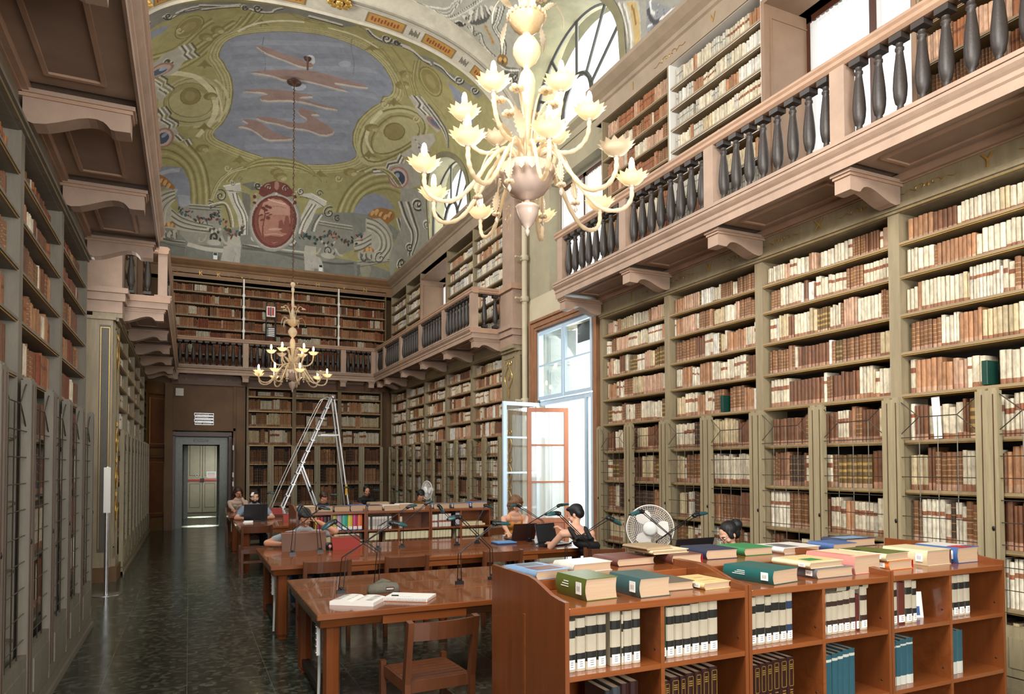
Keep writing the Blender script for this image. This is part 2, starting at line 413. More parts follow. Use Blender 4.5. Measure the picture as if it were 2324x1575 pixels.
PAL = {
 'R': ('cream cream cream creamlow creamlow creamband creamband creamtwo vellum vellum pink pink tan tan ribbed ribbed ribbed brown gilt white').split(),
 'RL': ('ribbed ribbed brown brown cream creamband creamtwo vellum dark gilt tan').split(),
 'L': ('tan brown brown red ribbed orange cream tan').split(),
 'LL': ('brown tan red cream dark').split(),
 'B': ('orange tan red brown tan cream ribbed orange').split(),
 'BL': ('cream vellum creamband tan brown ribbed cream').split(),
 'BD': ('brown dark dark brown tan ribbed').split(),
 'RU': ('orange tan ribbed orange pink cream').split(),
 'RW': ('grey white grey cream creamband grey tan vellum').split(),
 'F': ('cream vellum creamband pink tan brown ribbed creamtwo white').split(),
}
def fill(fk, u0, u1, z0, gap, pal, place, scale=1.0, wmin=.026, wmax=.050, rev=False, w0=.05, maxh=None, empty=0.02):
    """one shelf of standing books in runs of the same binding"""
    r = random.Random(int(sum(ord(ch) for ch in fk) * 7919 + round(u0 * 100) * 131 + round(z0 * 100) * 17))
    u = u0 + r.uniform(.0, .015); n = 0
    while u < u1 - .03:
        st = r.choice(PAL[pal]); k = r.choice((1, 1, 2, 2, 3, 4, 5, 7, 9)); bw = r.uniform(wmin, wmax) * scale
        bh = min(maxh or 9, gap * r.uniform(.74, .92)); uniform = r.random() < .6
        for i in range(k):
            wd = bw * (1 if uniform else r.uniform(.75, 1.3)); h = bh * (1 if uniform else r.uniform(.93, 1.06)); h *= r.uniform(.985, 1.015)
            if fk == 'R' and abs(z0 - 2.38) < .01:
                for e in (3.45, 6.5):
                    if u < e + .05 and u + wd > e - .008: u = e + .056
            if u + wd > u1 - .004: break
            h = min(h, gap - .03)
            n += 1
            BOOKS.append((fk, u, w0 + r.uniform(0, .014), wd - .003, h, .19, z0 + .0012, st, r.random(), place, n))
            u += wd
        else:
            if r.random() < empty: u += r.uniform(.02, .07)
            continue
        break

# ------------------------------------------------------------------ bookcase bays
def bookcase(fk, M4, u0, u1, shelves, ztop, zbot, wood, back, name, label, group, edge='gilt', stile_w=.055, left_stile=True, depth=.34, top_h=.05):
    loc = M4 @ Vector(((u0 + u1) / 2, .1, zbot))
    t = thing(name, label, 'bookcase', loc, 0, group)
    f = MB(M4)
    f.box(u0, u1, depth, depth + .03, zbot, ztop, back)
    f.box(u1 - stile_w, u1 + (0 if left_stile else stile_w), -.015, depth, zbot, ztop, wood)
    if left_stile: f.box(u0, u0 + stile_w, -.015, depth, zbot, ztop, wood)
    f.box(u0, u1, 0, depth, ztop - .004, ztop + top_h, wood)
    if top_h > .03:
        f.box(u0, u1, -.035, 0, ztop - .0, ztop + top_h * .5, wood); f.box(u0, u1, -.055, 0, ztop + top_h * .5, ztop + top_h, wood)
        f.box(u0 + stile_w, u1 - stile_w, -.037, -.033, ztop + .004, ztop + .010, edge)
    part(f, 'frame', t)
    for z in shelves:
        s = MB(M4); s.box(u0 + stile_w, u1 - stile_w, .0, depth, z - .032, z, 'shelf_wood' if wood != 'left_wood' else wood)
        s.prism([(0, z - .032), (-.014, z - .026), (-.014, z - .012), (0, z - .004)], 0, 1, 'x', wood) if False else None
        s.box(u0 + stile_w, u1 - stile_w, -.014, 0, z - .026, z - .006, 'shelf_wood' if wood != 'left_wood' else wood)
        s.box(u0 + stile_w, u1 - stile_w, -.006, 0, z - .036, z - .029, edge)
        part(s, 'shelf', t)
    return t
def gate(M4, t, u0, u1, z0, z1, wood, lock=True, fine=True):
    """wire gate: two posts, solid foot panel, wire grille with a chamfered head"""
    pw = .085; wq = -.10
    g = MB(M4)
    for a in (u0, u1 - pw):
        g.box(a, a + pw, wq, wq + .06, z0, z1, wood)
        g.box(a + .028, a + .034, wq - .004, wq, z0 + .1, z1 - .03, 'dark_wood')
        g.box(a + .012, a + .070, wq + .008, wq + .05, z1, z1 + .018, wood)
    g.box(u0 + pw, u1 - pw, wq + .005, wq + .055, z0, z0 + .38, wood)
    g.box(u0 + pw + .05, u1 - pw - .05, wq - .004, wq + .005, z0 + .07, z0 + .30, wood)
    gp = part(g, 'gate', t)
    a, c = u0 + pw, u1 - pw; q = (c - a) / 4; ww = wq + .03; r = .0045
    wmb = MB(M4); n = 4 if fine else 3
    for k in (1, 2, 3): wmb.tube([(a + q * k, ww, z0 + .38), (a + q * k, ww, z1 - .17)], r, 'wire', n, False, False)
    wmb.tube([(a, ww, z1 - .03), (a + q, ww, z1 - .17), (c - q, ww, z1 - .17), (c, ww, z1 - .03)], r, 'wire', n, False, False)
    wmb.tube([(a + q, ww, z1 - .17), (a, ww, z1 - .31)], r, 'wire', n, False, False); wmb.tube([(c - q, ww, z1 - .17), (c, ww, z1 - .31)], r, 'wire', n, False, False)
    z = z1 - .345
    while z > z0 + .45:
        wmb.tube([(a, ww - .006, z), (c, ww - .006, z)], r * .8, 'wire', n, False, False); z -= .172
    o = wmb.build('grille'); o.parent = gp
    if lock:
        k = MB(M4); k.ball((u1 - .04, wq - .004, 1.25), .012, .006, .02, 'black_metal', 8, 5)
        o = k.build('lock'); o.parent = gp

UPSH = [3.75, 3.45, 3.10, 2.755, 2.38]
LOSH = [1.965, 1.525, 1.075, .62, .2]
def lower_bay(fk, M4, u0, u1, wood, back, pal, pall, label, place, group, nb=1.0, lower_books=True, sh=UPSH, lo=LOSH, scale=1.0, rev=False, gates=True, flip=False):
    t = bookcase(fk, M4, u0, u1, sh + lo, 4.02, 0.0, wood, back, 'bookcase', label, group)
    f = MB(M4); f.box(u0, u1, -.10, 0, 0, .12, wood); f.box(u0, u1, -.12, 0, 0, .05, wood); part(f, 'plinth', t)
    a, c = u0 + .055, u1 - .055
    tops = [4.02] + sh[:-1]
    for i, z in enumerate(sh): fill(fk, a, c, z, tops[i] - .035 - z, pal, (place, 'ul'[0], i + 1), scale)
    tl = [sh[-1]] + lo[:-1]
    if lower_books:
        for i, z in enumerate(lo):
            if z < .5 and fk != 'R': continue
            fill(fk, a, c, z, tl[i] - .035 - z, pall, (place, 'l', i + 1), scale * 1.15)
    if gates:
        mid = (u0 + u1) / 2
        gate(M4, t, u0 + .0, mid, .13, 2.33, 'gate_wood' if wood != 'left_wood' else wood)
        gate(M4, t, mid, u1 - .0, .13, 2.33, 'gate_wood' if wood != 'left_wood' else wood, True)
    return t

# right wall, near run
RB = [9.2, 7.545, 5.89, 4.235, 2.58, 0.925]
rl = ['nearest the tall window', 'second from the tall window', 'under the gilt letter X', 'under the gilt letter Y', 'at the right edge of the photo']
for i in range(5):
    lower_bay('R', FR, RB[i + 1], RB[i], 'green_wood', 'case_back', 'R', 'RL', 'grey green wall bookcase with wire gates, right wall, ' + rl[i], rl[i], 'wall bookcases of the near right wall')
# left wall, near run
LB = [8.95, 7.30, 5.65, 4.0, 2.35]
ll = ['beside the left recess', 'second from the left recess', 'third from the left recess', 'at the left edge']
for i in range(4):
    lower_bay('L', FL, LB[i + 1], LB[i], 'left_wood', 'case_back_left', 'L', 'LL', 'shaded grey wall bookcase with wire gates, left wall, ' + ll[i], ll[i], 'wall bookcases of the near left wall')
# far runs
FU = [12.92 + 1.736 * k for k in range(6)]
fl = ['beside the gilt pilaster', 'second from the gilt pilaster', 'middle of the run', 'second from the back corner', 'at the back corner']
for i in range(5):
    lower_bay('RF', FR, FU[i], FU[i + 1], 'green_wood', 'case_back', 'F', 'F', 'olive wall bookcase with wire gates, far right wall, ' + fl[i], fl[i], 'wall bookcases of the far right wall')
    lower_bay('LF', FL, FU[i], FU[i + 1], 'green_wood', 'case_back', 'F', 'BL', 'dim wall bookcase with wire gates, far left wall, ' + fl[i], fl[i], 'wall bookcases of the far left wall')
BU = [1.5, 2.83, 4.17, 5.5]
bl = ['beside the doorway wall', 'in the middle', 'at the right corner']
BSH = [3.80, 3.38, 2.92, 2.38]
for i in range(3):
    t = lower_bay('B', FB, BU[i], BU[i + 1], 'back_wood', 'case_back', 'BL', 'BD', 'brown wall bookcase on the back wall, ' + bl[i], bl[i], 'wall bookcases of the back wall', sh=BSH, lo=[1.83, 1.22, .62, .2])

# friezes and mouldings over the lower bookcases (trim)
def frieze(M4, u0, u1, name, wood='gallery_paint'):
    f = MB(M4); f.box(u0, u1, .0, .3, 4.07, 4.5, wood); f.box(u0, u1, -.03, 0, 4.07, 4.10, wood); f.box(u0, u1, -.02, 0, 4.27, 4.34, 'gallery_moulding')
    return struct(f, name)
fr1 = frieze(FR, .9, 9.22, 'trim_1', 'green_wood')
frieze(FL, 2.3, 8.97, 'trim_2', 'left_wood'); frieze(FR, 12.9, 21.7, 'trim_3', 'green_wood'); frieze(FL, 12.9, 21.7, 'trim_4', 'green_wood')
frieze(FB, -.45, 5.6, 'trim_5', 'brown_panel')

def swirl(M4, parent, u, z, sc, mtl='gilt', w=-.004, flip=1):
    """small painted acanthus flourish"""
    b = MB(M4)
    for s in (-1, 1):
        pts = []
        for k in range(14):
            a = k / 13 * 4.2; r = (.10 - .006 * k) * sc
            pts.append((u + s * (.10 * sc + r * cos(a) * .9), w, z + r * sin(a) * .55))
        b.tube(pts, .005 * sc + .001, mtl, 4, False, False)
        b.tube([(u + s * .18 * sc, w, z - .03 * sc), (u + s * .27 * sc, w, z + .02 * sc), (u + s * .36 * sc, w, z - .02 * sc), (u + s * .42 * sc, w, z)], .004 * sc + .001, mtl, 4, False, False)
    b.ball((u, w, z), .02 * sc, .004, .03 * sc, mtl, 8, 5)
    return b
def gild(items, name='gilt_letter'): pass
for i, (ch) in enumerate(['I', 'V', 'X', 'Y']):
    u = (RB[i] + RB[i + 1]) / 2
    ptext(ch, (XR - .006, u, 4.185), .17, 'gilt', ROT['R'], fr1)
for u in RB[1:5]:
    for d in (-.33, .33):
        part(swirl(FR, None, u + d, 4.185, .62), 'flourish', fr1)

# ------------------------------------------------------------------ upper bookcases
def upper_bay(fk, M4, u0, u1, shelves, wood, back, pal, label, place, group, ztop=7.1, empty_top=True, scale=.9):
    t = bookcase(fk, M4, u0, u1, shelves, ztop, 4.512, wood, back, 'gallery_bookcase', label, group, edge=wood, stile_w=.03, top_h=.02)
    tops = [ztop] + shelves[:-1]
    for i, z in enumerate(shelves):
        if i == 0 and empty_top: continue
        fill(fk, u0 + .035, u1 - .035, z, min(tops[i] - .035 - z, .34), pal, (place, 'g', i + 1), scale)
    return t
GS = [6.85, 6.56, 6.25, 5.93, 5.60, 5.24, 4.9, 4.565]
upper_bay('RU', FR, 7.46, 9.14, [6.78, 6.48, 6.18, 5.88, 5.56, 5.24, 4.9, 4.565], 'green_wood', 'case_back', 'RU', 'grey gallery bookcase full of brown books, right wall', 'brown gallery bay', 'gallery bookcases, near right wall', empty_top=False)
upper_bay('RU', FR, 5.78, 7.46, [6.78, 6.50, 6.22, 5.93, 5.56, 5.24, 4.9, 4.565], 'white_shelf', 'case_back', 'RW', 'white shelved gallery bookcase beside the window niche, right wall', 'white gallery bay', 'gallery bookcases, near right wall', empty_top=False)
upper_bay('RU', FR, 2.35, 3.98, GS, 'green_wood', 'case_back', 'RU', 'gallery bookcase right of the curtained niche', 'bay right of the niche', 'gallery bookcases, near right wall', empty_top=False)
for k, (a, c) in enumerate(((12.9, 14.55), (14.55, 16.33))):
    upper_bay('RUF', FR, a, c, GS, 'green_wood', 'case_back', 'RW', 'far right gallery bookcase of pale books, ' + ('beside the pier' if k == 0 else 'beside the empty niche'), 'far gallery', 'gallery bookcases, far right wall')
for k, (a, c) in enumerate(((18.5, 19.9), (19.9, 21.6))):
    upper_bay('RUF', FR, a, c, GS, 'green_wood', 'case_back', 'RW', 'far right gallery bookcase, ' + ('beyond the empty niche' if k == 0 else 'at the back corner'), 'far gallery', 'gallery bookcases, far right wall')
for k, (a, c) in enumerate(((12.9, 14.6), (14.6, 16.3), (18.4, 20.0), (20.0, 21.6))):
    upper_bay('LUF', FL, a, c, GS, 'green_wood', 'case_back', 'B', 'gallery bookcase, far left wall, ' + ['beside the pier', 'before the niche', 'beyond the niche', 'at the back corner'][k], 'far left gallery', 'gallery bookcases, far left wall')
XU = [-.48, 1.4, 4.13, 5.62]
BGS = [7.0, 6.73, 6.39, 6.04, 5.69, 5.34, 4.95, 4.565]
for k in range(3):
    upper_bay('BU', FB, XU[k], XU[k + 1], BGS, 'back_wood', 'case_back', 'B', 'back wall gallery bookcase of orange brown books, ' + ['leftmost', 'widest, behind the black hand truck', 'rightmost'][k], 'back gallery', 'gallery bookcases, back wall', ztop=7.22)
t = MB(FB)
for u in XU[1:3]:
    t.box(u - .02, u + .02, -.04, -.018, 4.5, 7.2, 'white_paint')
    for z in BGS[1:]: t.box(u - .035, u + .035, -.05, -.02, z - .05, z + .03, 'white_paint')
struct(t, 'trim_6')
# upper window niche and its curtained window
def niche(fk, M4, u0, u1, z0, z1, d, name, win):
    f = MB(M4)
    f.box(u0 - .05, u0, -.03, d, z0, z1 + .05, 'niche_wood'); f.box(u1, u1 + .05, -.03, d, z0, z1 + .05, 'niche_wood')
    f.box(u0, u1, -.03, d, z1, z1 + .05, 'niche_wood'); f.box(u0, u1, -.03, d, z0 - .05, z0, 'niche_wood')
    for (a, s) in ((u0, 1), (u1, -1)):   # raised panel mouldings on the cheeks
        for (w0, w1, q0, q1) in ((.06, .075, z0 + .15, z1 - .15), (d - .1, d - .085, z0 + .15, z1 - .15)): f.box(a, a + s * .012, w0, w1, q0, q1, 'niche_wood')
        for (q0, q1) in ((z0 + .135, z0 + .15), (z1 - .15, z1 - .135)): f.box(a, a + s * .012, .06, d - .085, q0, q1, 'niche_wood')
    if not win: f.box(u0, u1, d - .03, d, z0, z1, 'niche_wood')
    return struct(f, name)
niche('R', FR, 4.02, 5.74, 4.62, 6.9, .80, 'trim_7', True)
niche('R', FR, 16.38, 18.45, 4.55, 6.9, .75, 'trim_8', True)
niche('L', FL, 16.38, 18.35, 4.55, 6.9, .5, 'trim_9', False)
def curtain_window(u0, u1, z0, z1, x, name):
    f = MB()
    f.box(x, x + .07, u0, u0 + .07, z0, z1, 'dark_wood'); f.box(x, x + .07, u1 - .07, u1, z0, z1, 'dark_wood')
    f.box(x, x + .07, u0, u1, z1 - .07, z1, 'dark_wood'); f.box(x, x + .07, u0, u1, z0, z0 + .09, 'casing_wood'); f.box(x, x + .07, (u0 + u1) / 2 - .05, (u0 + u1) / 2 + .05, z0, z1, 'dark_wood')
    o = struct(f, name)
    g = MB(); g.box(x + .03, x + .036, u0 + .07, u1 - .07, z0 + .09, z1 - .07, 'window_glass'); part(g, 'pane', o)
    for a, c in ((u0 + .08, (u0 + u1) / 2 - .06), ((u0 + u1) / 2 + .06, u1 - .08)):
        cm = MB(); n = 60; vs = []
        for i in range(n + 1):
            uu = a + (c - a) * i / n; wv = .012 * sin(i * 1.3) + .006 * sin(i * .5)
            vs += [(x - .03 + wv, uu, z0 + .1), (x - .03 + wv * .8, uu, z1 - .12 + .012 * abs(sin(i * 1.3)))]
        cm.add(vs, [(2 * i, 2 * i + 2, 2 * i + 3, 2 * i + 1) for i in range(n)], 'curtain', None, True)
        part(cm, 'curtain', o)
    return o
curtain_window(4.02, 5.74, 4.70, 6.90, 6.42, 'window_1')
curtain_window(16.45, 18.4, 4.72, 6.82, 6.42, 'window_2')
curtain_window(9.48, 11.2, 4.95, 6.85, 6.2, 'window_3')

# upper cornices
def cornice(M4, u0, u1, name, wood='cornice_paint', z0=7.1, w_out=.2):
    f = MB(M4)
    f.box(u0, u1, .0, .55, z0, z0 + .02, wood)
    prof = [(.05, z0), (-.02, z0), (-.02, z0 + .03), (0, z0 + .04), (0, z0 + .27), (-.03, z0 + .29), (-.05, z0 + .33), (-.12, z0 + .38), (-.17, z0 + .43), (-w_out, z0 + .46), (-w_out, CT), (.5, CT), (.5, z0)]
    f.prism([(p, q) for p, q in prof], u0, u1, 'x', wood)
    return struct(f, name)
c10 = cornice(FR, -3, 9.3, 'trim_10'); cornice(FR, 12.2, 21.6, 'trim_11'); cornice(FL, -3, 21.6, 'trim_12'); c13 = cornice(FB, -1.2, 6, 'trim_13', 'cornice_back')
f = MB(Matrix(((0, 1, 0, 5.98), (1, 0, 0, 0), (0, 0, 1, 0), (0, 0, 0, 1)))); f.prism([(.3, 7.4), (-.02, 7.4), (-.05, 7.5), (-.14, 7.56), (-.14, CT), (.3, CT)], 9.2, 12.3, 'x', 'plaster'); struct(f, 'trim_14')
for ch, u in (('I', 8.3), ('V', 6.6)): ptext(ch, (XR - .006, u, 7.25), .16, 'gilt', ROT['R'], c10)
part(swirl(FR, None, 7.46, 7.25, .8), 'flourish', c10)
for ch, x in (('K', .25), ('K', .72), ('I', 2.1), ('M', 3.5), ('N', 4.95)): ptext(ch, (x, YB - .006, 7.25), .17, 'gilt', ROT['B'], c13)
for x in (-.55, 1.35, 2.9, 4.3): part(swirl(FB, None, x, 7.25, 1.0), 'flourish', c13)
# ------------------------------------------------------------------ galleries with balustrades
BAL = [(.055, 0), (.055, .05), (.03, .06), (.024, .10), (.04, .12), (.052, .18), (.056, .24), (.052, .32), (.042, .42), (.032, .50), (.028, .54), (.036, .55), (.036, .565), (.026, .575), (.03, .60), (.05, .615), (.05, .67)]
def baluster_mb(n=10):
    b = MB(); b.box(-.055, .055, -.055, .055, 0, .045, 'baluster'); b.box(-.055, .055, -.055, .055, .62, .67, 'baluster')
    b.lathe(BAL[2:-2], 0, 0, 'baluster', n); return b
_bp = baluster_mb().build('baluster'); BAL_ME = _bp.data; bpy.data.objects.remove(_bp)
ZF = 4.50
def put_baluster(t, x, y):
    o = bpy.data.objects.new('baluster', BAL_ME); COL.objects.link(o); o.location = (x, y, ZF + .035); fit_parent(o, t)
def rail_part(t, M4, a, c, along='u', at=-.64):
    r = MB(M4); pr = [(-.085, 5.23), (-.085, 5.26), (-.10, 5.28), (-.10, 5.30), (-.07, 5.325), (.07, 5.325), (.10, 5.30), (.10, 5.28), (.085, 5.26), (.085, 5.23), (.06, 5.205), (-.06, 5.205)]
    if along == 'u': r.prism([(p + at, q) for p, q in pr], a, c, 'x', 'gallery_moulding')
    else: r.prism([(p + at, q) for p, q in pr], a, c, 'y', 'gallery_moulding')
    part(r, 'handrail', t)
def newel(t, M4, u, w, sz=.075, top=5.21):
    b = MB(M4); b.box(u - sz, u + sz, w - sz * .9, w + sz * .9, ZF - .01, top, 'gallery_paint'); part(b, 'newel_post', t)
def bracket(t, M4, u, label=None):
    b = MB(M4); pf = [(-.02, 4.09), (-.02, 4.30), (-.66, 4.30), (-.66, 4.12), (-.56, 4.115), (-.535, 4.12), (-.515, 4.145), (-.49, 4.165), (-.45, 4.175), (-.40, 4.172), (-.34, 4.155), (-.28, 4.13), (-.22, 4.105), (-.15, 4.08), (-.08, 4.07)]
    vs = [(u + s, p, q) for s in (-.08, .08) for p, q in pf]; n = len(pf)
    b.add(vs, [(i, (i + 1) % n, n + (i + 1) % n, n + i) for i in range(n)] + [tuple(range(n - 1, -1, -1)), tuple(range(n, 2 * n))], 'gallery_paint')
    b.box(u - .105, u + .105, -.69, 0, 4.27, 4.30, 'gallery_paint'); b.box(u - .092, u + .092, -.675, 0, 4.245, 4.27, 'gallery_moulding')
    part(b, 'bracket', t)
def gallery(M4, u0, u1, newels, brackets, label, name='gallery_balcony', ret0=False, ret1=False, nb=8, inner=0, ends=()):
    mid = (u0 + u1) / 2; t = thing(name, label, 'balcony', M4 @ Vector((mid, -.35, 4.3)), 0, 'galleries round the hall')
    s = MB(M4)
    s.prism([(-.02, 4.36), (-.70, 4.36), (-.70, 4.30), (-.72, 4.295), (-.72, 4.37), (-.735, 4.385), (-.735, 4.42), (-.755, 4.44), (-.775, 4.465), (-.775, 4.49), (-.74, 4.50), (-.02, 4.50)], u0, u1, 'x', 'gallery_paint')
    s.box(u0, u1, -.775, -.52, 4.50, 4.535, 'gallery_paint')
    for e, sg in ends:   # moulded end face of the slab
        s.box(e, e + sg * .02, -.72, 0, 4.30, 4.40, 'gallery_paint'); s.box(e, e + sg * .05, -.755, 0, 4.40, 4.50, 'gallery_moulding')
    part(s, 'floor_slab', t)
    p = MB(M4)
    bb = sorted(brackets)
    for a, c in zip(bb[:-1], bb[1:]):
        a += .10; c -= .10
        p.box(a, c, -.70, 0, 4.345, 4.362, 'gallery_paint')
        q0, q1, w0, w1 = a + .2, c - .2, -.50, -.20
        p.box(q0, q1, w0, w1, 4.338, 4.346, 'soffit_panel')
        for (x0, x1, y0, y1) in ((q0 - .03, q1 + .03, w0 - .03, w0), (q0 - .03, q1 + .03, w1, w1 + .03), (q0 - .03, q0, w0, w1), (q1, q1 + .03, w0, w1)): p.box(x0, x1, y0, y1, 4.322, 4.346, 'gallery_moulding')
        p.box(a - .1, c + .1, -.06, 0, 4.28, 4.345, 'gallery_moulding')
    part(p, 'soffit', t)
    rail_part(t, M4, u0 - .02, u1 + .02)
    for u in newels: newel(t, M4, u, -.64)
    nn = sorted(newels)
    for a, c in zip(nn[:-1], nn[1:]):
        k = nb if not callable(nb) else nb(a, c)
        for i in range(k):
            u = a + .075 + (c - a - .15) * (i + .5) / k; v = M4 @ Vector((u, -.64, 0)); put_baluster(t, v[0], v[1])
    for u, sg in ((u0, 1),) * bool(ret0) + ((u1, -1),) * bool(ret1):
        rail_part(t, M4, -.58, -.02, 'w', u + sg * .06)
        for i in range(2):
            v = M4 @ Vector((u + sg * .07, -.64 + .075 + .48 * (i + .6) / 2, 0)); put_baluster(t, v[0], v[1])
        newel(t, M4, u + sg * .07, -.035, .04)
    for u in brackets: bracket(t, M4, u)
    return t
gallery(FR, .85, 9.36, [9.25, 7.56, 5.90, 4.24, 2.58, .95], [9.25, 7.545, 5.89, 4.235, 2.58, .95], 'pinkish brown gallery with dark balusters along the near right wall')
gallery(FL, 2.2, 9.05, [8.95, 7.3, 5.65, 4.0, 2.35], [8.93, 7.3, 5.65, 4.0, 2.35], 'pinkish brown gallery overhead at the near left wall, seen from below', ends=((9.05, 1),))
FN = [12.95] + FU[1:5] + [20.72]
gallery(FR, 12.86, 20.80, FN, [12.97] + FU[1:5] + [20.75], 'gallery with dark balusters along the far right wall', ret0=True, ends=((12.86, -1),))
gallery(FL, 12.6, 20.80, [12.68] + FU[1:5] + [20.72], [12.72] + FU[1:5] + [20.75], 'dim gallery along the far left wall, its end post facing the viewer', ret0=True, ends=((12.6, -1),))
gallery(FB, -.42, 5.16, [-.42, 1.42, 2.82, 4.15, 5.06], [-.38, 1.42, 2.82, 4.15, 5.0], 'gallery with dark balusters across the back wall', nb=lambda a, c: 10 if c - a > 1.6 else (5 if c - a < 1 else 8))

# ------------------------------------------------------------------ piers with gilt pilasters
def pier(M4, name, s):
    f = MB(M4)
    f.box(12.36, 12.92, .0, .5, 0, 4.02, 'green_wood'); f.box(12.24, 12.5, .02, .55, 0, 4.02, 'green_wood')
    f.box(12.33, 12.95, -.04, .5, 0, .34, 'green_wood'); f.box(12.20, 12.97, -.07, .5, 0, .22, 'brown_wall')
    f.box(12.30, 12.95, -.05, .5, 4.0, 4.05, 'green_wood'); f.box(12.2, 12.5, -.02, .5, 4.0, 4.05, 'green_wood')
    # raised borders of the long panels
    for (u0, u1, z0, z1) in ((12.42, 12.86, .5, 3.9),):
        for q in ((u0, u0 + .02, z0, z1), (u1 - .02, u1, z0, z1), (u0, u1, z0, z0 + .02), (u0, u1, z1 - .02, z1)): f.box(q[0], q[1], -.012, 0, q[2], q[3], 'gilt' if 0 else 'gate_wood')
    f.box(12.236, 12.241, .05, .20, .45, 3.92, 'pier_panel')
    f.box(12.232, 12.24, .06, .067, .5, 3.88, 'gilt'); f.box(12.232, 12.24, .178, .185, .5, 3.88, 'gilt')
    f.box(12.232, 12.24, .06, .185, 3.876, 3.883, 'gilt')
    # entablature block, pedestal, upper pilaster
    f.box(12.26, 12.86, -.10, .55, 4.12, 4.30, 'gallery_paint'); f.box(12.22, 12.86, -.14, .55, 4.30, 4.42, 'gallery_paint'); f.box(12.18, 12.86, -.18, .55, 4.42, 4.50, 'gallery_paint')
    f.box(12.28, 12.86, -.10, .3, 4.05, 4.12, 'green_wood')
    f.box(12.28, 12.86, -.09, .55, 4.50, 5.21, 'gallery_paint'); f.box(12.22, 12.86, -.14, .55, 5.21, 5.32, 'gallery_moulding')
    f.box(12.34, 12.9, -.02, .55, 5.32, 7.1, 'gallery_paint')
    o = struct(f, name)
    g = MB(M4); u, w = 12.64, -.016
    def scroll(z, sc, g=g):
        for sg in (-1, 1):
            pts = [(u + sg * (.02 + .12 * sin(k / 9 * PI)) * sc, w, z - .34 * sc * k / 9) for k in range(10)]
            g.tube(pts, .009, 'gilt', 4, False, False)
            pts = [(u + sg * (.07 + .05 * cos(k * .6) * (1 - k / 12)) * sc, w, z + (.05 + .06 * sin(k * .6) * (1 - k / 12)) * sc) for k in range(11)]
            g.tube(pts, .008, 'gilt', 4, False, False)
        g.ball((u, w, z - .16 * sc), .035, .006, .06 * sc, 'gilt', 8, 5); g.ball((u, w, z - .42 * sc), .022, .006, .1 * sc, 'gilt', 8, 5)
    scroll(3.72, 1.25); scroll(2.35, 1.1); scroll(1.78, 1.1); scroll(1.25, 1.0); scroll(6.9, .9)
    part(g, 'gilt_ornament', o)
    return o
pier(FR, 'trim_15', 1); pier(FL, 'trim_16', -1)
# left near end: bookcase return and brown wall of the recess
f = MB(); f.box(-1.6, -1.06, 8.95, 9.02, 0, 4.5, 'left_wood'); f.box(-1.5, -1.1, 9.02, 9.10, 0, 4.4, 'brown_panel'); struct(f, 'trim_17')
f = MB(); f.box(5.83, 6.3, 9.2, 9.29, 0, 4.5, 'green_wood'); struct(f, 'trim_18')
# drainpipe in the corner of the window bay
p = MB(); p.tube([(5.885, 12.10, 0), (5.885, 12.10, 7.45)], .055, 'plaster_light', 12)
for z in (4.98, 5.78, 6.95, 3.0): p.lathe([(.075, -.05), (.085, -.03), (.085, .03), (.075, .05)], 5.885, 12.10, 'plaster_light', 12, z); p.tube([(5.885, 12.10, z), (5.66, 12.04, z)], .02, 'plaster_light', 8)
o = p.build('drainpipe'); tag(o, 'cream painted pipe with collars beside the right pier', 'pipe')

# ------------------------------------------------------------------ casing and tall window of the right wall
def bord(b, x0, x1, ya, yb, z0, z1, t, m):
    b.box(x0, x1, ya, ya + t, z0, z1 - t, m); b.box(x0, x1, yb - t, yb, z0, z1 - t, m); b.box(x0, x1, ya, yb, z1 - t, z1, m)
f = MB()
bord(f, 5.93, 6.02, 9.56, 11.92, 0, 4.46, .10, 'casing_wood'); bord(f, 5.90, 6.02, 9.52, 11.96, 0, 4.50, .045, 'casing_wood'); bord(f, 5.95, 6.02, 9.655, 11.825, 0, 4.365, .06, 'casing_wood')
bord(f, 5.98, 6.58, 9.70, 11.79, 0, 4.34, .02, 'plaster_light')
struct(f, 'trim_19')
wr = MB(); bord(wr, 6.02, 6.10, 9.72, 11.77, 2.93, 4.32, .05, 'blue_paint'); wr.box(6.02, 6.10, 9.72, 11.77, 2.88, 2.96, 'blue_paint')
win = struct(wr, 'window_4')
def leaf(hinge, tip, z0, z1, m, bars, name, parent, fr=.06, th=.045, glass='window_glass', top=None, bottom_panel=0):
    """a glazed casement leaf between two plan points"""
    hx, tx = Vector((*hinge, 0)), Vector((*tip, 0)); d = (tx - hx); L = d.length; d.normalize(); n = Vector((-d.y, d.x, 0))
    M = Matrix(((d.x, n.x, 0, hx.x), (d.y, n.y, 0, hx.y), (0, 0, 1, 0), (0, 0, 0, 1)))
    f = MB(M)
    f.box(0, fr, -th / 2, th / 2, z0, z1, m); f.box(L - fr, L, -th / 2, th / 2, z0, z1, m); f.box(fr, L - fr, -th / 2, th / 2, z1 - fr, z1, m); f.box(fr, L - fr, -th / 2, th / 2, z0, z0 + fr, m)
    for z in bars: f.box(fr, L - fr, -.016, .016, z - .016, z + .016, m)
    if bottom_panel: f.box(fr, L - fr, -.012, .012, z0 + fr, bottom_panel, m); f.box(fr, L - fr, -th / 2, th / 2, bottom_panel, bottom_panel + fr, m)
    o = part(f, name, parent)
    g = MB(M); g.box(fr, L - fr, -.003, .003, (bottom_panel + fr if bottom_panel else z0 + fr), z1 - fr, glass); gp = part(g, 'pane', o)
    return o
leaf((6.0, 11.74), (6.0, 10.76), 2.98, 4.26, 'blue_paint', [3.62], 'casement', win)
leaf((6.0, 10.74), (6.0, 9.78), 2.98, 4.26, 'blue_paint', [3.62], 'casement', win)
leaf((5.99, 11.72), (5.20, 11.62), .25, 2.93, 'blue_paint', [2.27, 1.62, .97], 'casement', win, .07)
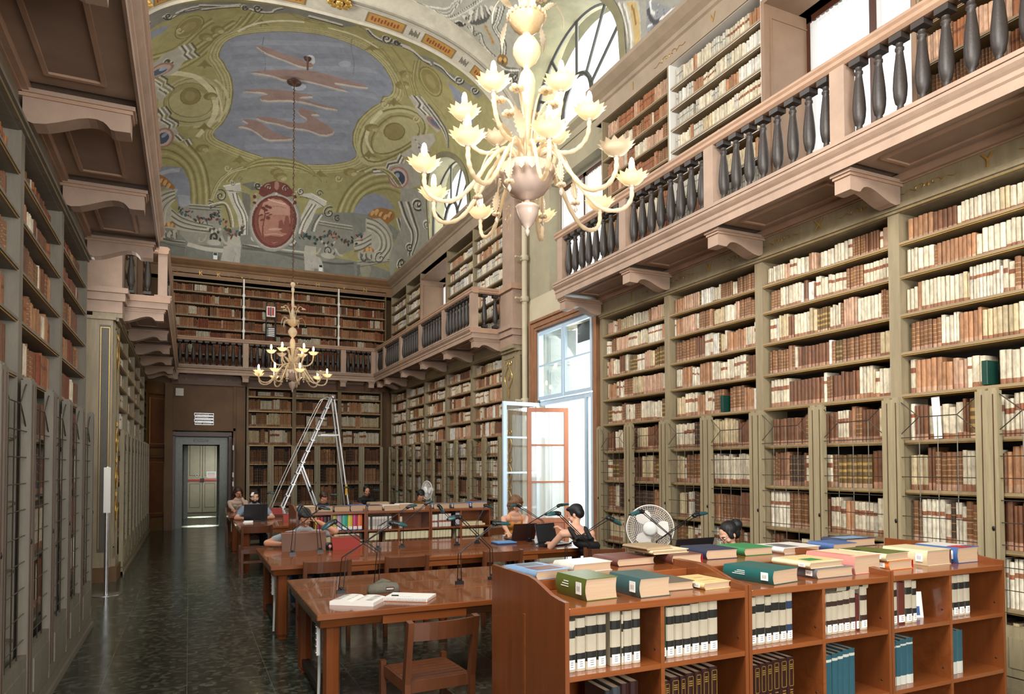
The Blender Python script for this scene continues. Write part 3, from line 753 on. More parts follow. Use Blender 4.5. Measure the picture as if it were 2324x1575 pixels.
leaf((6.02, 9.80), (5.98, 10.0), .25, 2.93, 'blue_paint', [], 'casement', win, .05)
# inner brown leaf hung with a bright sheer curtain
o = leaf((6.30, 11.15), (5.56, 11.35), .2, 2.80, 'door_wood', [2.12, 1.45], 'casement', win, .075, glass='window_glass', bottom_panel=.72)
c = MB(); 
hx, tx = Vector((6.30, 11.15, 0)), Vector((5.56, 11.35, 0)); dd = (tx - hx).normalized(); nn_ = Vector((-dd.y, dd.x, 0)); vs = []
for i in range(31):
    q = hx + dd * (.08 + .61 * i / 30) + nn_ * (-.012 + .004 * sin(i * 1.7))
    vs += [(q.x, q.y, .8), (q.x, q.y, 2.72)]
c.add(vs, [(2 * i, 2 * i + 2, 2 * i + 3, 2 * i + 1) for i in range(30)], 'curtain', None, True); part(c, 'curtain', o)
o = leaf((6.32, 10.25), (6.34, 9.85), .2, 2.80, 'dark_wood', [2.12, 1.45], 'casement', win, .06, bottom_panel=.72)
k = MB(); k.tube([(6.28, 10.2, 1.22), (6.2, 10.19, 1.22), (6.19, 10.08, 1.22)], .01, 'gilt', 6); part(k, 'handle', o)
# lace curtain in the opening, and the splayed shutter seen through the panes
c = MB(); vs = []
for i in range(61):
    y = 9.82 + .95 * i / 60; vs += [(6.47 + .014 * sin(i * 1.1), y, .25), (6.47 + .014 * sin(i * 1.1), y, 3.95)]
c.add(vs, [(2 * i, 2 * i + 2, 2 * i + 3, 2 * i + 1) for i in range(60)], 'curtain', None, True); part(c, 'curtain', win)
for q0, q1, ang, pans in ((.2, 2.9, -.12, ((.4, 1.3), (1.45, 2.75))), (2.96, 4.3, -.62, ((3.0, 3.55), (3.65, 4.2)))):
    s = MB(Matrix.Translation((6.12, 11.72, 0)) @ Matrix.Rotation(ang, 4, 'Z') @ Matrix.Translation((-6.12, -11.72, 0))); s.box(6.12, 6.72, 11.70, 11.74, q0, q1, 'shutter_grey')
    for z0, z1 in pans: s.box(6.20, 6.64, 11.68, 11.70, z0, z1, 'shutter_grey'); s.box(6.24, 6.60, 11.668, 11.68, z0 + .05, z1 - .05, 'shutter_grey')
    part(s, 'shutter', win)
s = MB(); s.box(6.42, 6.5, 9.75, 11.0, 3.98, 4.34, 'window_iron'); part(s, 'pelmet', win)
st = MB(); st.box(6.0, 6.04, 9.74, 9.79, 0.1, 3.1, 'aluminium'); part(st, 'rod', win)

# ------------------------------------------------------------------ doorway in the back wall, painted wall panels
f = MB()
f.box(-.42, 1.14, 21.55, 22.0, 2.78, 4.05, 'brown_wall'); f.box(-.62, -.42, 21.3, 22.0, 0, 4.05, 'brown_wall')
f.box(1.14, 1.46, 21.5, 22.0, 0, 4.1, 'brown_wall'); f.box(-.42, 1.2, 21.5, 21.56, 2.76, 2.84, 'brown_wall')
f.box(1.22, 1.40, 21.46, 21.5, .2, 4.0, 'brown_wall')
f.box(-.45, 1.45, 21.44, 22, 4.05, 4.33, 'brown_panel')
o = struct(f, 'trim_20')
for x in (-.1, .95): part(swirl(FB, None, x, 4.2, .7, w=-.17), 'flourish', o)
f = MB()
f.box(-.42, -.36, 21.52, 22.1, 0, 2.62, 'dark_wood'); f.box(1.02, 1.10, 21.52, 22.1, 0, 2.62, 'dark_wood'); f.box(-.42, 1.10, 21.52, 22.1, 2.60, 2.72, 'dark_wood')
# green marble surround seen within
f.box(-.34, -.18, 21.9, 22.2, 0, 2.38, 'marble_green'); f.box(.80, 1.0, 21.9, 22.2, 0, 2.38, 'marble_green'); f.box(-.34, 1.0, 21.9, 22.2, 2.38, 2.59, 'marble_green'); f.box(-.42, -.30, 21.95, 22.2, 0, 2.6, 'marble_green'); f.box(.96, 1.1, 21.95, 22.2, 0, 2.6, 'marble_green')
struct(f, 'door_1')
# passage and the second doorway with grey double doors
f = MB(); f.box(-.6, -.5, 22.3, 29.2, 0, 3.4, 'plaster'); f.box(1.35, 1.45, 22.3, 29.2, 0, 3.4, 'plaster'); f.box(-.6, 1.45, 22.3, 29.2, 3.3, 3.4, 'plaster')
f.box(-.6, -.14, 26.0, 26.3, 0, 3.3, 'plaster'); f.box(.95, 1.45, 26.0, 26.3, 0, 3.3, 'plaster'); f.box(-.6, 1.45, 26.0, 26.3, 2.55, 3.3, 'plaster')
f.box(-.6, 1.45, 29.1, 29.2, 0, 3.3, 'plaster'); struct(f, 'wall_passage')
f = MB(); f.box(-.16, -.04, 25.9, 26.0, 0, 2.6, 'marble_green'); f.box(.86, 1.0, 25.9, 26.0, 0, 2.6, 'marble_green'); f.box(-.16, 1.0, 25.9, 26.0, 2.45, 2.62, 'marble_green'); struct(f, 'door_2')
f = MB()
f.box(-.3, 1.3, 28.95, 29.05, 0, 2.9, 'grey_door')
d3 = struct(f, 'door_3')
for k, (x0, x1) in enumerate(((-.05, .45), (.47, .97))):
    g = MB(); g.box(x0, x1, 28.90, 28.95, .02, 2.72, 'grey_door')
    for z0, z1 in ((.2, 1.1), (1.4, 2.55)):
        for q in ((x0 + .07, x0 + .08, z0, z1), (x1 - .08, x1 - .07, z0, z1), (x0 + .07, x1 - .07, z0, z0 + .01), (x0 + .07, x1 - .07, z1 - .01, z1)): g.box(q[0], q[1], 28.892, 28.9, q[2], q[3], 'case_back')
    dl = part(g, 'door_leaf', d3)
    h = MB(); h.box(x0 + .02, x1 - .02, 28.84, 28.87, 1.2, 1.26, 'red'); h.box(x1 - .05 if k == 0 else x0 + .01, x1 - .01 if k == 0 else x0 + .05, 28.82, 28.9, 1.16, 1.3, 'black'); part(h, 'push_bar', dl)
n = MB(); n.box(.60, .93, 28.885, 28.893, 1.32, 1.55, 'paper')
for i in range(4): n.box(.63, .90, 28.882, 28.885, 1.36 + .045 * i, 1.375 + .045 * i, 'red' if i < 2 else 'black')
tag(n.build('notice'), 'white paper notice with red lines on the right grey door leaf', 'notice')
n = MB(); n.lathe([(.045, 0), (.045, .006)], 0, 0, 'plastic_white', 16); n.lathe([(.03, .006), (.03, .008)], 0, 0, 'teal', 12)
o = n.build('round_sticker'); o.location = (.27, 28.88, 1.42); o.rotation_euler = (PI / 2, 0, 0); tag(o, 'small round white sticker on the left grey door leaf', 'sticker')
# light from the side windows of the passage
area('daylight_passage', (1.2, 23.6, 1.6), (.3, 23.8, .2), .6, 1.2, 5)
area('sun_strip_near', (1.2, 22.45, 2.3), (.35, 22.45, 0), .05, .12, 60, (1, 1, 1), 24)
area('sun_strip_far', (1.25, 26.45, 2.3), (.4, 26.45, 0), .05, .12, 60, (1, 1, 1), 24); area('daylight_passage_end', (1.2, 27.6, 1.7), (.2, 28.6, 1.0), .8, 1.4, 16)
# open door leaf against the jamb with white hinges
f = MB(); f.box(1.10, 1.14, 20.75, 21.5, .02, 2.55, 'brown_panel'); dl = struct(f, 'door_4')
for z in (.5, 1.2, 1.45, 2.2): g = MB(); g.box(1.085, 1.12, 20.72, 20.76, z, z + .13, 'paper'); part(g, 'door_hinge', dl)
# signs over the doorway
t = thing('direction_sign', 'stack of four dark signboards with white lettering over the back doorway', 'sign', (.34, 21.53, 2.95))
for i, dash in enumerate((((.04, .11), (.12, .36)), ((.05, .34),), ((.03, .2), (.23, .4)), ((.04, .18), (.22, .42)))):
    g = MB(); z = 3.22 - i * .085; g.box(.12 + .015 * (i % 2), .62, 21.53, 21.545, z - .036, z + .036, 'steel'); g.box(.125 + .015 * (i % 2), .615, 21.525, 21.53, z - .028, z + .028, 'black'); bd = part(g, 'sign_board', t)
    g = MB()
    for a, c in dash:
        q = .13 + a
        while q < .13 + c: g.box(q, q + .02, 21.522, 21.525, z - .014, z + .012, 'paper'); q += .028
    part(g, 'lettering', bd)
n = MB(); n.box(.1, .5, 21.885, 21.9, 2.46, 2.52, 'black'); q = .13
while q < .46: n.box(q, q + .018, 21.88, 21.885, 2.475, 2.503, 'paper'); q += .026 if abs(q - .2) > .02 else .045
o = n.build('name_plate'); tag(o, 'small dark name plate on the green marble lintel', 'sign')
n = MB(); n.box(-.36, -.16, 21.44, 21.45, 3.72, 3.93, 'paper'); tag(n.build('wall_notice'), 'blank square white sheet at the top of the brown wall by the back doorway', 'notice')
for x, l_ in ((.62, 'left of the two small white sensors on the painted wall'), (3.55, 'right of the two small white sensors on the painted wall')):
    t = thing('wall_sensor', l_, 'sensor', (x, 21.4, 7.62), 0, 'wall sensors'); n = MB(); n.box(x - .055, x + .055, 21.37, 21.40, CT + .01, CT + .21, 'plastic_white'); part(n, 'case', t)
    n = MB(); n.box(x - .045, x + .045, 21.362, 21.37, CT + .13, CT + .2, 'black'); part(n, 'lens', t)
# rounded corner panels at the far left, below the gallery
f = MB(); n = 14; R0 = .62
for (z0, z1) in ((0, 2.05), (2.05, 4.02)):
    pass
vs = []
for i in range(n + 1):
    a = PI / 2 * i / n; vs.append((-1.06 + R0 * (1 - cos(a)), 20.98 + R0 * sin(a)))
def strip(b, r0, z0, z1, m, i0=0, i1=n, off=0.0):
    q = []
    for i in range(i0, i1 + 1):
        a = PI / 2 * i / n; x = -1.06 + R0 - (R0 - off) * cos(a); y = 20.98 + (R0 - off) * sin(a); q += [(x, y, z0), (x, y, z1)]
    b.add(q, [(2 * i, 2 * i + 2, 2 * i + 3, 2 * i + 1) for i in range(i1 - i0)], m, None, True)
strip(f, 0, 0, 4.1, 'brown_wall')
for z0, z1 in ((.35, 2.0), (2.25, 3.75)):
    strip(f, 0, z0, z1, 'dark_wood', 3, 12, .012); strip(f, 0, z0 + .04, z1 - .04, 'brown_panel', 3, 12, .016)
    strip(f, 0, z0 + .12, z0 + .135, 'gilt', 4, 11, .02); strip(f, 0, z1 - .135, z1 - .12, 'gilt', 4, 11, .02)
    for i in (4, 11):
        a = PI / 2 * i / n; f.tube([(-1.06 + R0 - (R0 - .022) * cos(a), 20.98 + (R0 - .022) * sin(a), z0 + .12), (-1.06 + R0 - (R0 - .022) * cos(a), 20.98 + (R0 - .022) * sin(a), z1 - .12)], .007, 'gilt', 4, False)
strip(f, 0, 2.06, 2.16, 'brown_wall', 0, n, .04); strip(f, 0, 0, .25, 'brown_wall', 0, n, .05)
struct(f, 'trim_21')
FR_COLS = '2f3f33 3a4d3c 3c4a5e 3d3c34 3f3e36 3f4145 45443b 45594a 46566e 4a493f 4a4c50 4a6670 4d4c43 4d617f 4f4e44 504e44 55544a 56554a 59574b 5a5950 5a6c88 5b5a50 5c5b50 5e2a22 5e4312 5e6064 5f5d50 64635a 6a6858 6a685a 6a6c74 6b3128 6b695e 6b6a5f 6c6e72 6e7068 6f6d60 6f6d61 743627 74725f 77796f 7a3b2d 7a786a 7a7c73 7c3f33 7d3833 7d3d2f 7d3f32 7d7f75 7e7234 7e7c70 82763a 857b3c 857b3e 85867a 858c9b 8a6420 8a6a2a 8a7f3e 8a8140 8a8779 8a8c8e 8b8440 8b897c 8b92a2 8c5a1c 8c8340 8c93a2 8d4a3b 8d4c3b 8d8341 8d8442 8d897e 8d8c7e 8d9cb3 8e8240 8e8b80 8f8744 8f8c7e 8f8d80 8f8e80 8f97a8 91503f 938949 958b48 968c4a 969cab 978948 98904c 998c48 9a5a4c 9a9880 9b998a 9c5a46 9d9b8c a08076 a09f88 a29a55 a39756 a39f93 a3a08f a3abb9 a4a292 a5a288 a5a9b2 a67a68 a67c6c a79e5c a86f25 a87c2e a8995a a89a58 a89f5e a9a492 a9a595 a9adb8 a9b4c6 aaa796 aca25e b08070 b0ad9c b2ada1 b3a8a4 b3a967 b3ae9b b47e6c b58b3a b5b19f b5b1a0 b7b3a2 b87a63 b8ae6c b8af74 b8b3a2 b9af70 b9b076 b9b39e b9b3a8 b9c0ca ba7a63 bab06e bab4a2 bdb474 bdb478 bdb57c bfb678 c0b67c c0b77c c0b87e c0bba9 c2a25a c2a595 c3bfae c5c0b0 c5c6c6 c6bd88 c6c2b1 c7a79a c99179 c9ada0 c9b4a4 c9c190 c9c4b2 c9c4b5 c9c5b4 cbbfae cbc6b4 ccd0d4 cdc492 cdc8b5 cdc8b8 cf9a84 cfc9b9 cfcabb cfcbbb d0a08c d2a14b d39c40 d3cebf d4cfc0 d5cfbf d5d5d3 d6c9ba d6d1bf d8cf9e d8d2c2 d8d3c5 d9d0a4 d9d4c6 dba557 dcd3a2 dcd7c9 e0d8b4 e0dccb e2decd e3b79d e3decf e4dfd0'.split()
FR_DATA = [  # fresco strokes; pale cream streaks paint light reflected on the dome
0,0,118,0,0,8,-1059,-1315,345,230,378,63,332,-133,498,67,417,-44,387,1230,-2522,790,1,0,66,66,0,5,-1103,-745,249,305,179,50,151,-160,113,-180,1,0,142,65,0,5,-1096,-701,249,296,179,47,151,-164,112,-182,1,0,66,70,0,5,-1088,-660,248,292,179,41,151,-170,112,-182,1,0,66,50,0,5,-1069,-837,260,309,123,-19,108,-173,49,-57,1,0,142,50,0,5,-1062,-799,259,302,124,-19,107,-179,50,-54,
1,0,66,51,0,5,-1055,-758,259,296,123,-25,108,-180,49,-53,1,0,66,56,0,5,-1117,-654,299,393,189,-15,108,-174,76,-157,1,0,142,56,0,5,-1109,-610,298,384,190,-19,107,-176,76,-161,1,0,66,56,0,5,-1102,-563,298,372,190,-26,107,-176,76,-163,1,0,66,53,0,4,-328,-893,-43,211,-90,173,-38,91,1,0,142,54,0,4,-321,-871,-43,214,-90,176,-38,91,1,0,66,55,0,4,-314,-846,-43,214,-90,176,-38,95,
1,0,131,569,0,37,-474,-283,21,-135,52,-85,93,-60,109,-60,124,-66,108,-37,117,6,127,34,105,85,87,126,39,101,0,123,-34,50,1,126,-46,148,-30,117,-4,130,24,92,54,70,-34,68,-123,84,-162,50,-148,11,-145,-8,-148,-40,-100,-46,-83,-49,-8,-45,59,-62,41,-104,11,-143,-18,-135,-39,-125,-20,-98,-27,-69,-3,-54,
1,0,84,499,0,37,-474,-283,21,-135,52,-85,93,-60,109,-60,124,-66,108,-37,117,6,127,34,105,85,87,126,39,101,0,123,-34,50,1,126,-46,148,-30,117,-4,130,24,92,54,70,-34,68,-123,84,-162,50,-148,11,-145,-8,-148,-40,-100,-46,-83,-49,-8,-45,59,-62,41,-104,11,-143,-18,-135,-39,-125,-20,-98,-27,-69,-3,-54,
1,0,143,460,0,37,-474,-283,21,-135,52,-85,93,-60,109,-60,124,-66,108,-37,117,6,127,34,105,85,87,126,39,101,0,123,-34,50,1,126,-46,148,-30,117,-4,130,24,92,54,70,-34,68,-123,84,-162,50,-148,11,-145,-8,-148,-40,-100,-46,-83,-49,-8,-45,59,-62,41,-104,11,-143,-18,-135,-39,-125,-20,-98,-27,-69,-3,-54,
1,0,70,345,0,37,-474,-283,21,-135,52,-85,93,-60,109,-60,124,-66,108,-37,117,6,127,34,105,85,87,126,39,101,0,123,-34,50,1,126,-46,148,-30,117,-4,130,24,92,54,70,-34,68,-123,84,-162,50,-148,11,-145,-8,-148,-40,-100,-46,-83,-49,-8,-45,59,-62,41,-104,11,-143,-18,-135,-39,-125,-20,-98,-27,-69,-3,-54,
1,0,134,306,0,37,-474,-283,21,-135,52,-85,93,-60,109,-60,124,-66,108,-37,117,6,127,34,105,85,87,126,39,101,0,123,-34,50,1,126,-46,148,-30,117,-4,130,24,92,54,70,-34,68,-123,84,-162,50,-148,11,-145,-8,-148,-40,-100,-46,-83,-49,-8,-45,59,-62,41,-104,11,-143,-18,-135,-39,-125,-20,-98,-27,-69,-3,-54,
1,0,83,175,0,37,-474,-283,21,-135,52,-85,93,-60,109,-60,124,-66,108,-37,117,6,127,34,105,85,87,126,39,101,0,123,-34,50,1,126,-46,148,-30,117,-4,130,24,92,54,70,-34,68,-123,84,-162,50,-148,11,-145,-8,-148,-40,-100,-46,-83,-49,-8,-45,59,-62,41,-104,11,-143,-18,-135,-39,-125,-20,-98,-27,-69,-3,-54,
1,0,148,139,0,37,-474,-283,21,-135,52,-85,93,-60,109,-60,124,-66,108,-37,117,6,127,34,105,85,87,126,39,101,0,123,-34,50,1,126,-46,148,-30,117,-4,130,24,92,54,70,-34,68,-123,84,-162,50,-148,11,-145,-8,-148,-40,-100,-46,-83,-49,-8,-45,59,-62,41,-104,11,-143,-18,-135,-39,-125,-20,-98,-27,-69,-3,-54,
1,0,53,58,0,37,-474,-283,21,-135,52,-85,93,-60,109,-60,124,-66,108,-37,117,6,127,34,105,85,87,126,39,101,0,123,-34,50,1,126,-46,148,-30,117,-4,130,24,92,54,70,-34,68,-123,84,-162,50,-148,11,-145,-8,-148,-40,-100,-46,-83,-49,-8,-45,59,-62,41,-104,11,-143,-18,-135,-39,-125,-20,-98,-27,-69,-3,-54,
0,0,67,0,0,36,-474,-283,21,-135,52,-85,93,-60,109,-60,124,-66,108,-37,117,6,127,34,105,85,87,126,39,101,0,123,-34,50,1,126,-46,148,-30,117,-4,130,24,92,54,70,-34,68,-123,84,-162,50,-148,11,-145,-8,-148,-40,-100,-46,-83,-49,-8,-45,59,-62,41,-104,11,-143,-18,-135,-39,-125,-20,-98,-27,-69,1,0,86,205,0,4,-422,-402,198,-54,187,-97,185,-111,1,0,55,206,0,4,-404,-220,232,-72,219,-126,219,-154,
1,0,86,214,0,4,-354,-34,249,-101,238,-148,238,-201,1,0,55,214,0,4,-339,96,267,-68,259,-147,257,-246,1,0,86,215,0,4,-335,214,264,-62,256,-95,256,-201,1,0,55,197,0,4,-338,325,243,-50,238,-73,241,-109,1,0,86,182,0,4,-360,432,240,-39,235,-62,240,-87,1,0,55,175,0,4,-409,535,259,-30,250,-57,259,-83,1,0,86,171,0,4,-263,631,215,-45,218,-49,227,-73,0,0,67,0,0,3,442,-840,0,0,0,0,
0,0,122,0,0,22,-279,-371,16,0,32,3,37,16,41,28,41,16,40,3,38,13,38,25,26,22,13,22,-11,16,-35,16,-33,0,-32,-16,-37,-19,-41,-19,-37,-19,-31,-19,-28,-31,-25,-38,-12,-19,0,0,165,0,0,22,-280,-383,16,0,32,3,37,15,41,29,41,16,40,3,38,12,38,25,25,22,13,19,-11,19,-34,16,-33,0,-32,-16,-37,-19,-41,-19,-37,-18,-31,-22,-28,-29,-25,-38,-12,-18,
0,0,95,0,0,22,-283,-402,16,3,32,3,36,13,41,28,41,16,40,6,39,13,37,25,26,22,12,19,-11,19,-34,12,-33,0,-32,-16,-36,-15,-42,-19,-36,-22,-31,-19,-28,-32,-25,-37,-12,-19,
0,0,122,0,0,36,-291,12,31,-10,59,-36,55,-32,48,-28,49,-28,49,-22,50,-16,52,-3,53,-3,54,0,63,-10,72,-22,32,-3,-7,25,-34,29,-59,31,-47,22,-37,16,-3,16,31,22,30,9,29,3,-10,10,-49,15,-50,5,-50,-2,-48,0,-48,0,-44,10,-39,20,-41,4,-44,-14,-53,-6,-62,0,-32,-2,
0,0,165,0,0,36,-292,2,31,-14,60,-35,53,-31,49,-32,49,-25,49,-22,50,-16,51,-6,53,0,55,0,62,-9,72,-22,32,-4,-7,26,-34,28,-58,31,-48,23,-37,15,-3,16,31,19,30,12,29,4,-10,9,-49,13,-50,6,-49,0,-49,0,-48,0,-43,14,-39,20,-41,2,-44,-14,-52,-4,-63,-2,-32,-2,
0,0,95,0,0,36,-295,-15,31,-13,59,-38,54,-31,49,-28,48,-25,49,-26,50,-12,51,-7,53,-3,54,0,62,-6,71,-22,33,0,-8,22,-33,28,-58,32,-48,19,-37,15,-2,19,30,19,30,13,29,3,-10,9,-49,13,-49,6,-50,-3,-48,0,-48,0,-43,16,-39,25,-41,2,-43,-12,-53,-9,-62,-3,-32,-3,
0,0,122,0,0,32,-319,184,30,-8,58,-18,55,-12,53,-8,53,-6,53,-6,54,-4,55,-2,-1,12,-56,26,-12,14,35,6,45,4,57,0,53,-2,47,0,-4,8,-57,12,-57,4,-58,-4,-56,0,-54,10,-58,16,-64,20,-41,2,-18,-12,9,-18,36,-24,-26,-10,-87,2,-44,-2,
0,0,165,0,0,32,-319,176,29,-8,58,-18,55,-14,53,-6,52,-8,54,-4,54,-4,54,-2,0,12,-57,24,-11,16,34,6,46,4,56,-2,53,0,47,0,-4,8,-57,12,-57,4,-58,-4,-55,0,-54,10,-58,16,-64,20,-41,2,-17,-12,9,-18,35,-24,-26,-10,-86,2,-44,-2,
0,0,95,0,0,32,-323,164,30,-8,58,-18,55,-12,52,-8,53,-6,53,-6,54,-2,54,-4,-1,12,-56,26,-11,14,34,6,45,4,57,0,52,0,48,0,-5,6,-56,14,-57,4,-58,-6,-55,2,-54,8,-58,16,-63,20,-41,4,-18,-14,9,-18,35,-24,-25,-10,-87,2,-44,-2,
0,0,122,0,0,36,42,252,35,4,71,11,14,10,-45,10,-3,15,38,16,36,15,32,11,31,14,29,18,-4,26,-38,30,-45,11,-51,-13,-54,0,-58,7,-44,0,-30,-9,-40,-2,-52,0,-43,-7,-36,-15,10,-9,57,-6,51,0,46,4,46,0,46,0,36,-13,26,-24,-10,-21,-43,-19,-18,-23,6,-28,4,-13,
0,0,165,0,0,36,41,244,34,4,72,10,13,11,-44,12,-4,12,38,17,36,15,33,12,31,15,29,17,-5,24,-37,33,-45,8,-51,-11,-54,-2,-58,9,-43,0,-31,-9,-40,-4,-52,0,-43,-7,-36,-13,11,-8,56,-7,51,-2,46,4,46,2,46,0,36,-13,26,-23,-10,-23,-44,-19,-18,-23,7,-29,4,-12,
0,0,95,0,0,36,37,232,34,6,71,10,14,10,-44,13,-4,12,38,17,36,14,32,13,31,14,29,17,-4,26,-38,31,-45,11,-50,-11,-54,-3,-58,7,-43,0,-30,-7,-41,-4,-51,0,-44,-9,-35,-13,10,-8,57,-7,50,-2,46,4,46,3,46,0,36,-13,25,-24,-9,-23,-44,-18,-17,-23,6,-29,4,-14,
0,0,122,0,0,26,-300,426,18,0,34,-5,35,7,36,13,27,16,19,18,25,16,31,11,42,10,54,7,7,9,-40,12,-46,12,-52,12,-39,-7,-25,-22,-28,-19,-31,-18,-39,-10,-47,-4,2,-7,53,-7,10,-13,-30,-20,-16,-11,0,0,165,0,0,26,-300,419,17,0,34,-4,35,4,36,13,27,16,20,20,25,16,30,11,42,10,53,4,8,12,-40,12,-46,12,-51,12,-39,-7,-26,-22,-28,-19,-31,-18,-38,-9,-47,-5,2,-7,52,-6,11,-14,-31,-20,-15,-11,
0,0,95,0,0,26,-303,408,17,0,34,-4,35,6,36,13,27,16,19,18,25,16,30,13,42,9,54,5,7,9,-40,14,-45,12,-52,12,-39,-7,-25,-21,-28,-19,-31,-18,-38,-12,-48,-4,3,-5,52,-9,10,-13,-30,-20,-15,-11,3,0,167,0,0,3,14,-336,24,-16,-15,91,3,0,106,0,0,3,10,-264,25,-16,-21,51,3,0,101,0,0,3,196,-415,32,-28,-25,72,3,0,138,0,0,3,-4,53,40,-15,-34,49,1,0,30,8,0,4,-248,-531,1,157,34,173,7,189,
1,0,30,11,0,4,174,-815,16,161,48,157,23,183,3,0,144,0,0,3,-665,176,230,155,-293,47,3,0,107,0,0,3,-671,206,184,131,-234,28,3,0,135,0,0,3,-665,234,167,118,-208,17,4,0,52,32,2,0,628,3,-651,182,193,134,-244,36,4,0,52,24,2,0,628,3,-651,182,155,111,-194,21,4,0,168,71,2,-120,130,3,-626,194,220,137,-279,68,3,0,87,0,0,3,-649,150,71,30,-71,46,4,0,49,24,2,0,628,3,-649,150,71,30,-71,46,
3,0,110,0,0,3,-649,150,38,18,-38,30,1,0,190,144,0,6,-888,-349,161,183,161,215,87,155,9,191,-125,126,1,0,184,46,0,3,-482,122,57,217,-19,89,3,0,148,0,0,3,646,73,153,-428,-25,569,3,0,112,0,0,3,666,83,126,-341,-23,452,3,0,132,0,0,3,684,85,105,-280,-20,369,4,0,52,55,2,0,628,3,649,81,137,-376,-23,501,4,0,52,42,2,0,628,3,666,83,106,-274,-23,365,3,0,87,0,0,3,651,93,60,-69,-31,134,
4,0,49,36,2,0,628,3,651,93,60,-69,-31,134,1,0,190,91,0,4,513,0,-33,190,16,139,82,66,3,0,89,0,0,3,-658,-733,70,-44,-50,139,4,0,51,22,2,0,628,3,-658,-733,81,-56,-55,176,3,0,111,0,0,3,-658,-733,42,-25,-31,76,3,0,89,0,0,3,667,-793,74,63,-92,32,4,0,51,33,2,0,628,3,667,-793,87,73,-110,47,3,0,111,0,0,3,667,-793,44,41,-53,10,3,0,75,0,0,3,-495,-616,38,9,-36,47,3,0,98,0,0,3,-484,-597,27,3,-26,34,
3,0,146,0,0,3,-474,-582,16,3,-15,23,3,0,75,0,0,3,-514,198,45,8,-44,28,3,0,98,0,0,3,-502,210,32,6,-31,20,3,0,146,0,0,3,-490,222,19,4,-18,12,3,0,75,0,0,3,-560,-541,40,16,-39,41,3,0,98,0,0,3,-549,-519,28,10,-27,31,3,0,146,0,0,3,-538,-500,17,6,-16,19,3,0,75,0,0,3,521,-648,33,-56,-21,103,3,0,98,0,0,3,533,-651,23,-41,-14,79,3,0,146,0,0,3,545,-651,14,-25,-8,47,3,0,75,0,0,3,502,192,43,-36,-32,68,
3,0,98,0,0,3,517,192,30,-26,-22,50,3,0,146,0,0,3,531,192,18,-16,-13,30,3,0,75,0,0,3,541,-494,35,-59,-22,110,3,0,98,0,0,3,555,-494,24,-44,-15,79,3,0,146,0,0,3,567,-497,15,-25,-9,47,3,0,75,0,0,3,-559,619,50,7,-50,24,3,0,98,0,0,3,-546,629,36,5,-35,18,3,0,146,0,0,3,-532,639,21,5,-21,11,3,0,75,0,0,3,-46,782,45,-9,-43,37,3,0,98,0,0,3,-34,785,33,-6,-31,28,3,0,146,0,0,3,-21,792,19,-4,-18,19,
3,0,75,0,0,3,459,637,52,-26,-45,57,3,0,98,0,0,3,474,639,38,-18,-32,42,3,0,146,0,0,3,490,642,22,-13,-19,26,3,0,75,0,0,3,-19,810,46,-9,-44,39,3,0,98,0,0,3,-6,817,33,-7,-32,26,3,0,146,0,0,3,7,823,19,-6,-18,19,0,0,75,0,0,8,-314,-673,23,-69,11,-44,16,41,35,50,-36,-3,-6,38,-14,-32,0,0,75,0,0,8,-610,-157,34,-41,16,-34,18,56,38,79,-43,-35,-11,32,-14,-44,
0,0,75,0,0,8,-603,459,39,-25,19,-19,20,33,44,43,-49,-18,-12,18,-17,-25,0,0,75,0,0,8,-349,744,36,-35,17,-22,19,22,42,29,-46,-3,-11,20,-16,-17,0,0,75,0,0,8,191,770,33,-44,16,-25,23,19,48,21,-51,5,-10,24,-18,-15,0,0,75,0,0,8,260,-692,16,-88,5,-53,21,28,40,25,-36,25,-2,44,-17,-22,0,0,75,0,0,8,515,-110,17,-100,5,-63,25,19,47,-4,-41,54,-2,47,-20,-12,
0,0,75,0,0,8,504,484,28,-61,12,-34,27,10,55,3,-53,28,-6,31,-22,-11,1,0,71,39,0,3,-376,-783,-24,104,-44,97,1,0,145,39,0,3,-371,-771,-23,104,-44,98,1,0,88,39,0,3,-366,-758,-23,104,-44,98,1,0,71,34,0,3,-273,-884,-27,139,-59,113,1,0,145,38,0,3,-268,-874,-27,138,-59,116,1,0,88,34,0,3,-263,-862,-27,139,-58,116,1,0,71,49,0,3,-173,-950,78,72,106,-25,1,0,145,44,0,3,-167,-937,78,69,106,-25,
1,0,88,49,0,3,-162,-928,78,69,106,-25,1,0,71,49,0,3,-89,-994,77,50,116,48,1,0,145,49,0,3,-84,-985,77,51,117,47,1,0,88,49,0,3,-78,-975,77,53,117,44,1,0,71,42,0,4,323,-830,93,122,94,142,86,173,1,0,145,42,0,4,330,-824,93,123,94,138,87,173,1,0,88,42,0,4,337,-818,93,123,94,135,88,173,1,0,71,43,0,4,360,-909,94,116,122,180,92,217,1,0,145,40,0,4,367,-903,93,114,123,179,93,214,
1,0,88,43,0,4,374,-896,94,113,122,173,94,214,1,0,71,40,0,3,267,-852,113,135,86,123,1,0,145,45,0,3,273,-846,113,135,87,123,1,0,88,50,0,3,280,-837,113,129,87,123,1,0,71,49,0,4,537,-934,44,245,117,98,174,0,1,0,145,49,0,4,544,-931,45,245,116,95,176,-3,1,0,88,41,0,4,551,-928,45,246,117,91,175,-10,1,0,71,50,0,4,526,-884,50,271,130,138,185,10,1,0,145,49,0,4,534,-878,49,268,131,135,186,7,
